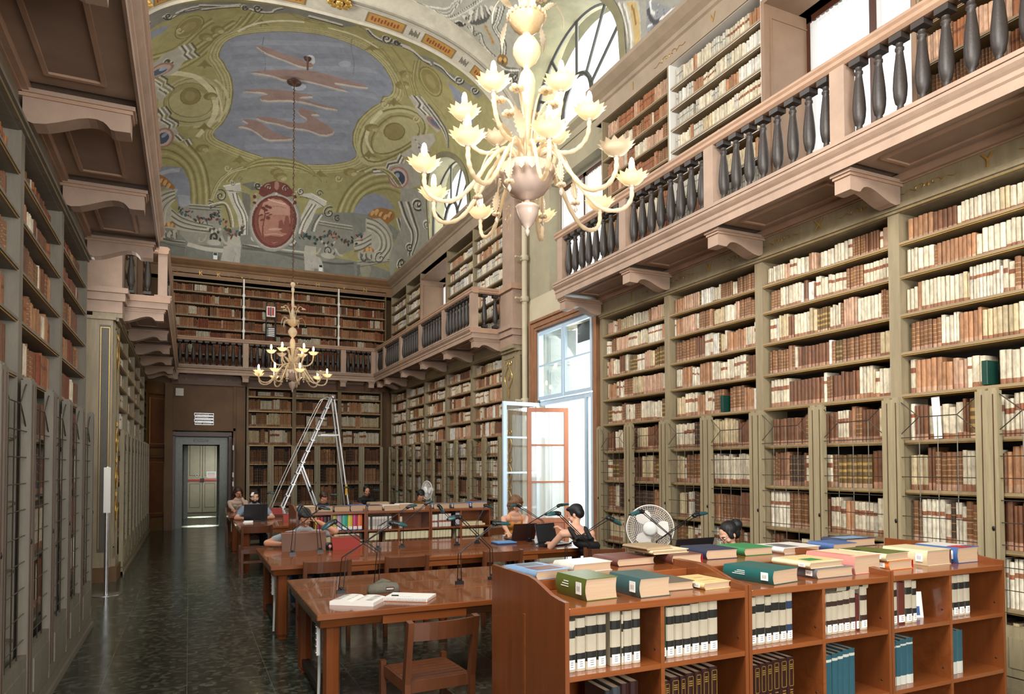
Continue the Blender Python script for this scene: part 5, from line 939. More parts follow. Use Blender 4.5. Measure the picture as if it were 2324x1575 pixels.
3,0,116,0,0,3,-836,-358,32,22,-29,3,3,0,105,0,0,3,-873,380,90,17,-52,89,3,0,159,0,0,3,-873,380,73,15,-42,71,3,0,8,0,0,3,-878,380,53,6,-28,53,3,0,74,0,0,3,-860,367,28,4,-20,15,0,0,141,0,0,8,610,-418,51,-98,77,41,98,-22,67,-31,-9,160,-100,44,-67,10,2,0,172,59,0,4,621,-456,62,32,3,59,65,-3,2,0,26,59,0,4,635,-472,61,26,4,59,66,-3,2,0,196,59,0,4,648,-490,61,22,4,59,66,-6,
2,0,60,58,0,4,661,-512,62,22,4,59,66,-9,2,0,172,59,0,4,674,-531,62,19,5,59,65,-12,3,0,105,0,0,3,845,-431,66,-47,-68,107,3,0,20,0,0,3,849,-431,46,-31,-47,63,0,0,141,0,0,7,769,8,108,-322,39,38,-1,317,-58,117,-86,68,41,-141,2,0,172,50,0,4,783,0,50,-25,4,49,60,-99,2,0,26,50,0,4,797,-3,51,-25,4,50,59,-106,2,0,196,51,0,4,813,-3,49,-31,5,52,60,-109,2,0,60,51,0,4,828,-6,50,-31,5,53,59,-116,
2,0,172,42,0,5,765,214,1,82,-58,82,1,48,-107,95,2,0,26,44,0,5,778,216,1,82,-58,84,1,48,-108,98,2,0,196,42,0,5,790,218,4,84,-60,84,1,48,-108,101,2,0,60,44,0,5,805,222,2,82,-59,87,1,48,-110,103,2,0,172,43,0,5,818,224,3,82,-60,89,2,48,-112,104,0,0,113,0,0,6,733,393,114,-179,110,-50,69,48,-66,181,-154,121,3,0,105,0,0,3,839,399,46,-116,34,132,3,0,159,0,0,3,839,399,37,-95,30,108,
3,0,2,0,0,3,843,397,27,-66,24,77,3,0,74,0,0,3,823,393,9,-26,8,30,0,0,80,0,0,8,939,445,108,-174,194,6,121,73,-20,302,-90,367,-189,-134,-51,-222,1,0,162,82,0,5,974,709,103,61,157,-61,18,-143,-77,-7,1,0,17,92,0,5,992,690,104,54,150,-60,-10,-127,-61,2,1,0,162,99,0,5,1008,668,107,47,140,-57,-34,-111,-46,12,1,0,17,98,0,5,1025,647,109,40,129,-56,-56,-94,-32,22,
1,0,162,90,0,5,1041,624,111,34,120,-52,-78,-78,-19,31,5,0,162,55,3,150,100,1,3,1087,350,43,-87,-12,117,5,0,6,55,3,150,100,1,3,1100,341,42,-89,-12,117,3,0,177,0,0,3,1222,735,20,-42,-2,56,
0,0,63,0,0,27,-1064,-1302,106,66,134,104,129,69,136,56,169,26,120,-4,157,-18,59,-10,-8,104,-42,-13,-79,16,-37,38,-60,25,-63,-35,-53,-53,-74,35,-86,9,-46,-22,-56,0,-68,-25,-41,12,-53,-40,-34,-4,-42,-6,-59,-66,-84,-161,1,0,191,49,0,4,-1025,-1252,49,69,45,91,35,22,1,0,12,30,0,4,-1024,-1233,49,69,45,91,36,22,1,0,191,49,0,3,-1035,-1230,56,85,45,91,1,0,12,24,0,3,-1034,-1211,56,85,45,91,
1,0,191,59,0,6,-812,-1029,24,73,42,12,40,-28,67,19,37,0,1,0,12,30,0,6,-811,-1010,25,73,41,12,41,-28,67,19,37,0,1,0,191,59,0,4,-603,-988,45,22,87,35,82,-22,1,0,12,29,0,4,-601,-969,45,22,88,35,82,-22,1,0,191,49,0,4,-588,-925,40,7,86,0,70,-13,1,0,12,29,0,4,-586,-906,40,6,87,0,70,-12,1,0,191,49,0,5,-345,-903,43,38,72,-19,4,-50,36,-44,1,0,12,24,0,5,-342,-884,43,35,72,-16,4,-50,37,-44,
1,0,191,59,0,4,-735,-978,39,-7,48,4,45,6,1,0,12,30,0,4,-734,-956,40,-10,47,4,46,6,5,0,191,39,3,150,0,1,3,-781,-997,21,22,-22,22,5,0,12,39,3,150,0,1,3,-778,-988,21,26,-22,18,5,0,191,39,3,150,0,1,3,-309,-922,20,-9,-16,69,5,0,12,39,3,150,0,1,3,-306,-915,20,-7,-16,66,5,0,191,39,3,150,0,1,3,-929,-1161,16,29,-18,0,5,0,12,39,3,150,0,1,3,-926,-1148,17,28,-19,0,5,0,191,39,3,150,0,1,3,-371,-922,15,0,-12,44,
5,0,12,39,3,150,0,1,3,-367,-912,14,-3,-12,44,0,0,63,0,0,24,-72,-1010,151,-6,80,16,93,63,103,-10,48,-53,88,44,102,-101,116,0,103,-88,125,-117,-4,107,-107,79,-47,63,-164,47,-76,35,-100,-50,-49,56,-70,41,-68,-22,-66,-97,-91,103,-81,-28,-73,28,1,0,191,78,0,4,-64,-944,60,0,73,3,36,0,1,0,12,39,0,4,-60,-922,61,0,73,4,37,0,1,0,191,78,0,4,218,-1003,46,69,60,12,40,-37,
1,0,12,39,0,4,224,-981,46,66,61,12,40,-38,1,0,191,78,0,4,407,-985,58,-22,79,48,67,-19,1,0,12,30,0,4,414,-966,58,-22,80,44,67,-18,1,0,191,69,0,4,612,-1019,51,-32,58,25,75,-31,1,0,12,39,0,4,621,-1003,49,-35,59,25,75,-34,1,0,191,69,0,4,422,-972,59,-22,71,38,47,-35,1,0,12,30,0,4,429,-956,59,-22,72,37,47,-34,5,0,191,50,3,150,0,1,3,329,-972,21,-31,-8,97,5,0,12,40,3,150,0,1,3,333,-969,22,-28,-8,94,
5,0,191,42,3,150,0,1,3,780,-1095,19,-50,0,94,5,0,12,32,3,150,0,1,3,786,-1095,18,-53,0,94,5,0,191,33,3,150,0,1,3,885,-1180,15,-50,3,82,5,0,12,32,3,150,0,1,3,890,-1183,15,-50,3,82,5,0,191,50,3,150,0,1,3,382,-985,13,-18,-4,56,5,0,12,51,3,150,0,1,3,387,-981,13,-19,-4,56,0,0,94,0,0,8,895,459,201,-281,189,-84,78,148,10,416,-299,742,-63,-237,57,-408,1,0,178,107,0,4,928,566,130,60,174,-72,61,192,
1,0,16,107,0,4,948,540,133,51,160,-68,60,192,1,0,117,109,0,4,970,514,133,40,152,-59,60,192,1,0,178,117,0,4,991,486,133,30,141,-50,58,192,1,0,16,113,0,4,1011,457,132,20,131,-40,57,192,1,0,117,119,0,4,1029,426,134,13,120,-31,55,193,5,0,191,55,3,150,100,1,3,1087,350,43,-87,-12,117,5,0,6,55,3,150,100,1,3,1100,341,42,-89,-12,117,5,0,191,54,3,150,100,1,3,1240,1005,72,-159,-38,197,
5,0,6,60,3,150,100,1,3,1264,978,66,-161,-24,197,5,0,191,51,3,150,100,1,3,1250,281,23,-67,2,77,5,0,6,28,3,150,100,1,3,1261,267,23,-67,-1,75,5,0,191,41,3,150,100,1,3,1242,687,35,-94,-9,111,5,0,6,45,3,150,100,1,3,1258,668,33,-94,-9,108,1,0,163,78,0,4,706,-475,111,22,116,-15,82,53,1,0,29,73,0,4,715,-494,112,19,112,-9,76,69,1,0,163,70,0,4,725,-512,111,15,108,-3,71,85,
1,0,29,69,0,4,734,-531,111,9,105,6,65,101,1,0,62,50,0,4,486,624,98,-108,138,-57,135,20,1,0,161,41,0,4,505,613,95,-108,136,-60,133,21,1,0,77,50,0,4,524,603,93,-110,133,-61,131,20,1,0,62,50,0,4,543,591,89,-112,132,-60,129,20,1,0,161,50,0,4,563,581,86,-113,129,-62,127,17,1,0,62,30,0,4,-279,770,-98,47,-75,78,-37,119,1,0,161,32,0,4,-266,776,-101,41,-77,78,-39,119,
1,0,62,30,0,4,-254,779,-102,38,-80,78,-42,119,1,0,161,30,0,4,-241,785,-105,29,-82,81,-45,119,1,0,192,69,0,4,-385,-579,70,-113,138,-107,104,-41,1,0,187,63,0,3,46,-846,141,-10,133,60,5,0,58,39,3,120,0,1,3,-719,-749,23,19,-23,29,5,0,155,49,3,120,0,1,3,-715,-736,23,19,-23,28,5,0,58,37,3,120,0,1,3,-378,782,25,0,-24,28,5,0,155,37,3,120,0,1,3,-374,785,26,0,-24,29,
5,0,58,36,3,120,0,1,3,373,720,27,-11,-22,37,5,0,155,36,3,120,0,1,3,379,723,27,-11,-22,40,5,0,58,50,3,120,0,1,3,500,-113,21,-28,-9,79,5,0,155,50,3,120,0,1,3,507,-106,20,-32,-9,79,5,0,58,41,3,120,0,1,3,721,-232,19,-44,-6,81,5,0,155,41,3,120,0,1,3,726,-235,20,-41,-6,81,0,1,100,0,0,10,80,0,191,0,104,0,173,0,211,0,187,0,129,0,-68,-66,-81,-134,-47,-95,0,1,97,0,0,5,145,0,202,-11,-35,11,-41,0,-69,0,
1,1,147,6,0,3,173,0,48,0,65,0,1,1,179,37,0,7,301,0,47,0,32,0,43,-11,65,-20,7,-38,33,-33,1,1,79,24,0,7,301,0,47,0,32,0,49,-2,65,-22,5,-40,29,-38,1,1,153,26,0,7,301,0,47,0,32,0,50,0,69,-16,4,-42,25,-44,1,1,37,17,0,7,301,0,47,0,32,0,50,0,73,-11,6,-40,19,-51,1,1,188,15,0,7,301,0,47,0,32,0,50,0,78,-4,5,-42,15,-56,5,1,188,30,3,120,0,1,3,353,0,27,0,-27,0,5,1,6,30,3,120,0,1,3,358,0,27,0,-27,0,
1,1,14,26,0,5,511,0,12,-16,30,-40,29,-53,29,-37,1,1,163,26,0,5,511,0,15,-13,28,-42,31,-51,26,-40,1,1,79,26,0,5,511,0,16,-11,29,-42,32,-49,23,-44,1,1,179,24,0,5,511,0,18,-9,30,-40,33,-49,19,-48,5,1,191,28,3,150,0,1,3,565,-11,22,-13,-14,24,5,1,3,42,3,150,0,1,3,571,-9,23,-13,-16,22,3,1,16,0,0,3,636,-78,32,-42,3,54,3,1,170,0,0,3,605,-55,7,-1,-6,25,3,1,78,0,0,3,612,-66,8,-1,0,25,
3,1,170,0,0,3,621,-75,6,-3,6,25,3,1,78,0,0,3,629,-84,7,-3,10,21,3,1,170,0,0,3,636,-95,7,-3,15,20,3,1,78,0,0,3,645,-104,4,-5,21,18,3,1,170,0,0,3,652,-115,5,-3,22,12,3,1,173,0,0,3,577,-42,11,-5,-5,12,3,1,16,0,0,3,586,-42,5,-2,0,8,3,1,173,0,0,3,592,-69,11,-6,-3,15,3,1,16,0,0,3,603,-67,3,-4,0,7,3,1,173,0,0,3,667,-129,10,-6,-3,13,3,1,16,0,0,3,678,-127,3,-4,1,7,3,1,173,0,0,3,688,-135,9,-7,-3,13,
3,1,16,0,0,3,698,-135,3,-3,1,7,1,1,21,39,0,6,610,-18,41,0,47,-11,12,27,49,2,72,-11,1,1,21,33,0,5,713,-164,24,48,-3,30,93,4,38,35,1,1,163,39,0,6,618,-22,38,9,38,-20,19,28,51,5,67,-11,1,1,163,33,0,5,707,-160,25,47,-3,29,93,6,37,34,1,1,50,31,0,6,625,-25,35,16,32,-26,25,28,52,7,62,-11,1,1,50,28,0,5,701,-157,26,48,-2,29,91,5,37,35,1,1,179,39,0,6,631,-31,34,27,25,-32,31,27,51,7,59,-9,
1,1,179,30,0,5,695,-153,26,46,-1,29,93,9,36,34,1,1,32,33,0,6,639,-35,29,35,19,-40,37,27,51,9,56,-7,1,1,32,31,0,5,689,-149,27,45,1,29,90,9,36,35,1,1,126,53,0,4,682,-66,34,11,38,8,23,12,3,1,109,0,0,3,692,-64,8,0,-9,4,3,1,109,0,0,3,710,-58,8,0,-9,3,3,1,109,0,0,3,728,-53,9,0,-10,4,3,1,109,0,0,3,747,-47,9,0,-10,3,3,1,109,0,0,3,767,-42,9,0,-10,4,3,1,56,0,0,3,872,-22,25,-18,-2,35,
3,1,176,0,0,3,858,-18,7,-7,1,12,3,1,176,0,0,3,881,-33,8,-5,0,11,3,1,24,0,0,3,877,-20,5,-2,5,9,0,1,163,0,0,10,430,0,169,0,14,0,41,0,29,0,29,0,47,0,68,0,-145,0,-134,0,0,1,33,0,0,6,845,0,67,-22,67,-45,10,18,-57,40,-49,9,1,1,191,31,0,3,873,0,53,-13,55,-47,0,1,16,0,0,5,903,0,47,-18,39,-31,55,34,2,15,5,1,191,30,3,130,0,1,3,957,0,18,-13,-18,13,5,1,3,16,3,130,0,1,3,966,0,18,-13,-18,13,
5,1,191,17,3,130,300,-1,3,989,-29,16,-13,-2,20,5,1,3,17,3,130,300,-1,3,995,-31,16,-13,-3,20,1,1,173,45,0,3,983,-13,23,13,47,0,0,1,136,0,0,9,1133,-470,20,-30,46,-42,97,7,86,5,-4,28,-30,27,8,11,-131,-11,0,1,150,0,0,7,1161,-504,33,-29,72,-2,72,5,41,24,-101,-5,-68,1,1,1,57,40,0,4,1191,-517,25,-5,33,1,19,0,1,1,63,40,0,5,1133,-473,45,-7,69,0,57,3,47,4,1,1,186,39,0,5,1137,-482,57,-4,62,-2,63,4,36,2,
1,1,63,44,0,5,1149,-490,51,-3,65,-2,72,4,19,0,1,1,186,40,0,5,1160,-497,47,-3,67,-2,51,2,30,0,0,1,61,0,0,6,1225,-564,105,-78,36,1,-7,84,2,4,-67,-2,1,1,25,71,0,3,1331,-555,24,-40,12,-46,1,1,154,35,0,3,1332,-555,25,-40,11,-46,1,1,34,36,0,3,1333,-555,-11,-42,5,-45,1,1,181,37,0,3,1308,-557,15,-40,5,-45,5,1,181,2,3,160,0,1,3,1295,-602,40,-19,-20,20,5,1,5,3,3,160,0,1,3,1308,-604,13,-20,11,22,
1,1,10,66,0,4,1256,-566,26,0,35,-13,6,-18,1,1,181,52,0,3,1237,-575,38,2,16,-11,]
# ------------------------------------------------------------------ the painted vault
def fresco_ops():
    """brush work of the fresco and its painted-in light streaks, in surface coordinates: polygons, strokes, ellipses, rings, spirals"""
    d = FR_DATA; p = 0; ops = []
    def pos(q, k):
        x = XM + 3.65 * sin(q[0] * PI / 2); u = min(1, abs(x - XM) / 3.65); sx = (1 - u ** 2.6) ** (1 / 2.6)
        if k: return Vector((x, 12.2 + 10 * q[1], 7.6 + 2.8 * sx))
        y = 17.2 + (4.4 * sin(min(q[1], 1) * PI / 2) if q[1] > 0 else 4.3 * q[1]); v = (y - 17.2) / 4.4 if y > 17.2 else (17.2 - y) / 7
        return Vector((x, y, 7.6 + 3.45 * sx * max(0, 1 - min(1, v) ** 2.4) ** (1 / 2.4)))
    def metric(q, k):
        e = .004; o = pos(q, k); return max((pos(q + np.array((e, 0)), k) - o).length / e, .3), max((pos(q + np.array((0, e)), k) - o).length / e, .3)
    def smooth(q, n):
        for _ in range(n):
            o = [q[0]]
            for a, b_ in zip(q[:-1], q[1:]): o += [a * .75 + b_ * .25, a * .25 + b_ * .75]
            q = o + [q[-1]]
        return q
    def stroke(q, w, k):
        l, r = [], []
        for i, pt in enumerate(q):
            t = q[min(i + 1, len(q) - 1)] - q[max(i - 1, 0)]; ma, mb = metric(pt, k); tx, ty = t[0] * ma, t[1] * mb; n = math.hypot(tx, ty) or 1
            off = np.array((-ty / n * w / 2 / ma, tx / n * w / 2 / mb)); l.append(pt + off); r.append(pt - off)
        return [np.array([l[i], l[i + 1], r[i + 1], r[i]]) for i in range(len(l) - 1)]
    while p < len(d):
        t, k, c, w_, ne = d[p:p + 5]; p += 5; ex = d[p:p + ne]; p += ne; n = d[p]; p += 1; q = []; a = b_ = 0
        for _ in range(n): a += d[p]; b_ += d[p + 1]; p += 2; q.append(np.array((a / 1400, b_ / 1400)))
        w_ /= 1000; col = FR_COLS[c]
        if t == 0: pl = [np.array(q)]
        elif t in (1, 2): pl = stroke(smooth(q, 2) if t == 1 else q, w_, k)
        else:
            c0, ea, eb = q[0], q[1] - q[0], q[2] - q[0]
            if t == 3: pl = [np.array([c0 + ea * cos(h * PI / 10) + eb * sin(h * PI / 10) for h in range(20)])]
            elif t == 4: a0, a1 = ex[0] / 100, ex[1] / 100; pl = stroke([c0 + ea * cos(h) + eb * sin(h) for h in np.linspace(a0, a1, 26)], w_, k)
            else:
                tn, a0, s_ = ex[0] / 100, ex[1] / 100, ex[2]
                pl = stroke([c0 + (1.03 - h) * (ea * cos(a0 + s_ * h * tn * 2 * PI) + eb * sin(a0 + s_ * h * tn * 2 * PI)) for h in np.linspace(0, 1, 22)], w_, k)
        ops += [(k * 2, col, g) for g in pl]
    return ops
def raster(img, A, B, poly, col):
    """even-odd fill of a polygon on the grid of A (rows) and B (columns)"""
    a0, a1 = poly[:, 0].min(), poly[:, 0].max(); b0, b1 = poly[:, 1].min(), poly[:, 1].max()
    i0, i1 = np.searchsorted(A, [a0, a1 + 1e-9]); j0, j1 = np.searchsorted(B, [b0, b1 + 1e-9])
    if i1 <= i0 or j1 <= j0: return
    ga = A[i0:i1][:, None]; gb = B[j0:j1][None, :]; ins = np.zeros((i1 - i0, j1 - j0), bool); n = len(poly)
    for k in range(n):
        xa, ya = poly[k]; xb, yb = poly[(k + 1) % n]
        if xa == xb: continue
        c = (xa > ga) != (xb > ga)
        if not c.any(): continue
        yy = ya + (ga - xa) / (xb - xa) * (yb - ya); ins ^= c & (gb < yy)
    img[i0:i1, j0:j1][ins] = col
def Sx(u): return np.maximum(0, 1 - np.abs(u) ** 2.6) ** (1 / 2.6)
LUN = ((10.4, 1.5), (16.85, 1.42))          # window centres and half-widths
def in_lun(y, z, grow=0.0):
    r = np.zeros(np.shape(y), bool)
    for yc, hw in LUN:
        hw_ = hw + grow; e = np.abs(y - yc) / hw_; zt = 8.45 + (1.08 + grow) * np.sqrt(np.maximum(0, 1 - e * e)); r |= (e < 1) & (z < zt)
    return r
OPS = fresco_ops()
def vault(name, kind, NA, NB):
    tt = np.linspace(-1, 1, NA); A = np.sign(tt) * (1 - (1 - np.abs(tt)) ** 1.3)
    B = np.concatenate([np.linspace(-1, 0, 300)[:-1], 1 - (1 - np.linspace(0, 1, NB - 299)) ** 1.7]) if kind == 'F' else np.linspace(-1.5, 0, NB)
    x = XM + 3.65 * np.sin(PI / 2 * A)
    if kind == 'F':
        y = np.where(B > 0, 17.2 + 4.4 * np.sin(PI / 2 * np.maximum(B, 0)), 17.2 + 4.3 * B)
        v = np.where(y > 17.2, (y - 17.2) / 4.4, (17.2 - y) / 7.0); Sy = np.maximum(0, 1 - v ** 2.4) ** (1 / 2.4); H = 3.45
    else:
        y = 12.2 + 10 * B; Sy = np.ones(NB); H = 2.8
    X, Y = np.meshgrid(x, y, indexing='ij'); Z = 7.6 + H * Sx((X - XM) / 3.65) * Sy[None, :]
    img = np.zeros((NA, NB, 3)); img[:] = lin('a39b5c' if kind == 'F' else '99968a')
    if kind == 'F': img[:, B > .93] = lin('84857a')
    for k, c, q in OPS:
        if (k >= 2) == (kind == 'N'): raster(img, A, B, q, lin(c))
    g = img.mean(-1, keepdims=True); img = np.clip((img * .78 + g * .22) * 1.12, 0, .85)
    vs = np.stack([X, Y, Z], -1).reshape(-1, 3)
    idx = np.arange(NA * NB).reshape(NA, NB)
    f = np.stack([idx[:-1, :-1], idx[1:, :-1], idx[1:, 1:], idx[:-1, 1:]], -1).reshape(-1, 4)
    yc = Y.reshape(-1)[f].mean(1); zc = Z.reshape(-1)[f].mean(1); xc = X.reshape(-1)[f].mean(1)
    f = f[~(in_lun(yc, zc) & (np.abs(xc - XM) > 2.2))]
    me = bpy.data.meshes.new(name); me.vertices.add(len(vs)); me.vertices.foreach_set('co', vs.ravel())
    me.loops.add(len(f) * 4); me.loops.foreach_set('vertex_index', f.ravel().astype(np.int32))
    me.polygons.add(len(f)); me.polygons.foreach_set('loop_start', np.arange(0, len(f) * 4, 4)); me.polygons.foreach_set('loop_total', np.full(len(f), 4))
    me.update(calc_edges=True); me.polygons.foreach_set('use_smooth', np.ones(len(f), bool))
    ca = me.color_attributes.new('Col', 'FLOAT_COLOR', 'POINT'); ca.data.foreach_set('color', np.concatenate([img.reshape(-1, 3), np.ones((NA * NB, 1))], 1).ravel())
    me.materials.append(MATS['fresco']); o = bpy.data.objects.new(name, me); COL.objects.link(o); o['kind'] = 'structure'; return o
vault('ceiling', 'F', 900, 820); vault('ceiling', 'N', 600, 760)

def zarch(x, H=2.5): return 7.6 + H * float(Sx((x - XM) / 3.65))
# transverse arch between the two bays: soffit painted cream with ochre panels
NA = 260; vs = []; fs = []; cs = []
rows = [(12.2, .0), (12.2, -.05), (12.24, -.06), (12.25, -.01), (12.36, -.01), (12.37, -.03), (12.40, -.03), (12.41, 0), (12.86, 0), (12.9, -.03), (12.9, .9)]
rows = [(12.2, .6)] + rows
for i in range(NA):
    a = -1 + 2 * i / (NA - 1); x = XM + 3.65 * sin(PI / 2 * a); z = zarch(x)
    for (y, dz) in rows: vs.append((x, y, z + dz))
m = len(rows); b = MB()
for i in range(NA - 1):
    a = -1 + 2 * (i + .5) / (NA - 1)
    for j in range(m - 1):
        y = (rows[j][0] + rows[j + 1][0]) / 2; c = 'c3bba8'
        if j in (3, 5, 7): c = '7b776a'
        if j == 8:
            t = (a * 9) % 1.0
            c = 'cbc4b2'
            if .12 < t < .62: c = 'cbc4b2'
        fs.append((i * m + j, (i + 1) * m + j, (i + 1) * m + j + 1, i * m + j + 1)); cs.append(lin(c))
b.v = vs; b.f = fs; b.c = cs; b.m = [0] * len(fs); b.ml = ['fresco']; b.sm = [False] * len(fs)
arch = struct(b, 'trim_22')
def on_arch(a, y, d=.006):
    x = XM + 3.65 * sin(PI / 2 * a); return (x, y, zarch(x) - d)
b = MB()
def arch_patch(a0, a1, y0, y1, c, d=.004, n=10):
    v = []
    for i in range(n + 1):
        a = a0 + (a1 - a0) * i / n; v += [on_arch(a, y0, d), on_arch(a, y1, d)]
    b.add(v, [(2 * i, 2 * i + 2, 2 * i + 3, 2 * i + 1) for i in range(n)], 'fresco', lin(c))
for s_ in (-1, 1):
    for a0, a1 in ((.10, .22), (.30, .42), (.52, .60)):
        arch_patch(s_ * (a0 - .006), s_ * (a1 + .006), 12.50, 12.80, '8a7650', .003); arch_patch(s_ * a0, s_ * a1, 12.52, 12.78, 'b98b45', .005)
        k = 0; a = a0 + .01
        while a < a1 - .012:
            arch_patch(s_ * a, s_ * (a + .006), 12.58 + .03 * (k % 2), 12.70 + .02 * (k % 2), '8c4a2a', .007, 2); a += .011; k += 1
    for a0 in (.245, .455):
        for k in range(7): arch_patch(s_ * (a0 + .005 * k), s_ * (a0 + .005 * k + .003), 12.55 + .04 * (k % 3), 12.75 - .03 * (k % 2), '6f6b5c', .005, 2)
part(b, 'painted_panel', arch)
g = MB()
for a0, r in ((0.0, .20), (-.66, .15)):
    p = on_arch(a0, 12.42, .03)
    for k in range(9):
        t = 2 * PI * k / 9; g.ball((p[0] + r * .55 * cos(t) * 1.5, p[1] + r * .6 * sin(t), p[2] - .01), r * .38, r * .3, .04, 'gilt', 8, 5)
    g.ball(p, r * .4, r * .4, .07, 'gilt', 10, 6)
part(g, 'gilt_boss', arch)

# lunette windows: reveal, iron glazing bars, glass
def lun_pts(yc, hw, n=28, s=1.0, zb=7.62):
    q = [(yc + hw * s, zb)]
    for i in range(n + 1):
        t = PI * i / n; q.append((yc + hw * s * cos(t), 8.45 + 1.08 * s * sin(t) - (0 if s == 1 else 0)))
    q.append((yc - hw * s, zb)); return q
def xsurf(y, z, far):
    if far:
        v = (y - 17.2) / 4.4 if y > 17.2 else (17.2 - y) / 7.0; H = 3.45 * max(0, 1 - v ** 2.4) ** (1 / 2.4)
    else: H = 2.8
    s = min(.9999, max(0.02, (z - 7.6) / H)); return 3.65 * (1 - s ** 2.6) ** (1 / 2.6)
for wi, (yc, hw) in enumerate(LUN):
    for side in (1, -1):
        q = lun_pts(yc, hw + .02); b = MB(); v = []
        for (y, z) in q:
            xs = xsurf(y, z, wi == 1)
            v += [(XM + side * (xs - .03), y, z), (XM + side * 4.0, yc + (y - yc) * .97, z - .02)]
        b.add(v, [(2 * i, 2 * i + 2, 2 * i + 3, 2 * i + 1) for i in range(len(q) - 1)], 'reveal', None, True)
        # painted ring around the opening
        v = []
        for (y, z) in q:
            k = 1.10; y2 = yc + (y - yc) * k; z2 = z if z < 8.4 else 8.45 + (z - 8.45) * 1.12
            v += [(XM + side * (xsurf(y, z, wi == 1) - .035), y, z), (XM + side * (xsurf(y2, z2, wi == 1) - .02), y2, z2)]
        b.add(v, [(2 * i, 2 * i + 2, 2 * i + 3, 2 * i + 1) for i in range(len(q) - 1)], 'reveal', None, True)
        # wall around the window outside the reveal
        o = struct(b, 'trim_%d' % (23 + wi * 2 + (side < 0)))
        if side < 0: continue
        X = XM + 3.72; f = MB()
        f.tube([(X, y, z) for y, z in lun_pts(yc, hw - .01)], .035, 'window_iron', 6, True, False)
        f.tube([(X, y, z) for y, z in [(yc + .5, 7.62)] + [(yc + .5 * cos(PI * i / 12), 8.05 + .5 * sin(PI * i / 12)) for i in range(13)] + [(yc - .5, 7.62)]], .045, 'window_iron', 6, True, False)
        for t in (18, 52, 90, 128, 162):
            t = R(t); f.tube([(X, yc + .5 * cos(t), 8.05 + .5 * sin(t)), (X, yc + (hw - .02) * cos(t), 8.45 + 1.06 * sin(t))], .028, 'window_iron', 6, True, False)
        f.box(X - .04, X + .04, yc - hw, yc + hw, 7.6, 7.78, 'window_iron')
        o = struct(f, 'window_%d' % (5 + wi))
        g = MB(); qq = lun_pts(yc, hw - .02); g.add([(X + .02, y, z) for y, z in qq], [tuple(range(len(qq)))], 'window_glass'); part(g, 'pane', o)
# ------------------------------------------------------------------ glass chandeliers
def smoothp(p, n=2):
    p = [Vector(q) for q in p]
    for _ in range(n):
        o = [p[0]]
        for a, b_ in zip(p[:-1], p[1:]): o += [a * .75 + b_ * .25, a * .25 + b_ * .75]
        p = o + [p[-1]]
    return p
def cup_mb():
    b = MB(); n = 28; vs = []
    prof = [(.018, -.014), (.034, -.006), (.064, .006), (.088, .030), (.096, .048), (.122, .062)]
    for i, (r, z) in enumerate(prof):
        for j in range(n):
            a = 2 * PI * j / n; k = 1.0; dz = 0
            if i == 5: k = 1.10 if j % 2 else .88; dz = .012 if j % 2 else -.006
            if i == 4: k = 1.03 if j % 2 else .97
            vs.append((r * k * cos(a), r * k * sin(a), z + dz))
    m = len(prof); fs = [(i * n + j, i * n + (j + 1) % n, (i + 1) * n + (j + 1) % n, (i + 1) * n + j) for i in range(m - 1) for j in range(n)]
    b.add(vs, fs, 'glass_milk', None, True)
    b.lathe([(.0, -.03), (.014, -.028), (.022, -.018), (.014, -.008), (.0, -.006)], 0, 0, 'glass_pink', 10)
    return b
CUP = cup_mb().build('cup'); CUP_ME = CUP.data; bpy.data.objects.remove(CUP)
q = MB(); q.tube([(0, 0, .01), (0, 0, .085)], .0145, 'candle', 10); CAN = q.build('c'); CAN_ME = CAN.data; bpy.data.objects.remove(CAN)
q = MB(); q.lathe([(.014, .085), (.020, .098), (.023, .125), (.021, .165), (.013, .195), (.0, .207)], 0, 0, 'bulb', 12); BU_ = q.build('b'); BULB_ME = BU_.data; bpy.data.objects.remove(BU_)
def inst(me, name, parent, loc, rz=0, sc=1):
    o = bpy.data.objects.new(name, me); COL.objects.link(o); o.location = loc; o.rotation_euler = (0, 0, rz); o.scale = (sc,) * 3; fit_parent(o, parent); return o
def leafy(b, p0, dirv, L, w, m='glass_milk', n=7):
    """serrated glass leaf drooping along a direction"""
    d = Vector(dirv).normalized(); sd = d.cross(Vector((0, 0, 1)));
    if sd.length < .1: sd = Vector((1, 0, 0))
    sd.normalize(); nn = sd.cross(d); vs = []; p0 = Vector(p0)
    for i in range(2 * n + 1):
        t = i / (2 * n); ww = w * sin(PI * min(1, t * .92 + .08)) * (1.25 if i % 2 else .85); c = p0 + d * L * t + nn * (.10 * L * sin(t * PI))
        vs += [c - sd * ww, c + nn * w * .25, c + sd * ww]
    fs = []
    for i in range(2 * n): a = i * 3; fs += [(a, a + 1, a + 4, a + 3), (a + 1, a + 2, a + 5, a + 4)]
    b.add(vs, fs, m, None, True)
def flower(b, p, r=.035):
    for k in range(5):
        a = 2 * PI * k / 5; b.ball((p[0] + r * .8 * cos(a), p[1] + r * .8 * sin(a), p[2]), r * .55, r * .55, r * .4, 'glass_milk', 8, 5)
    b.ball(p, r * .4, r * .4, r * .5, 'glass_pink', 6, 4)
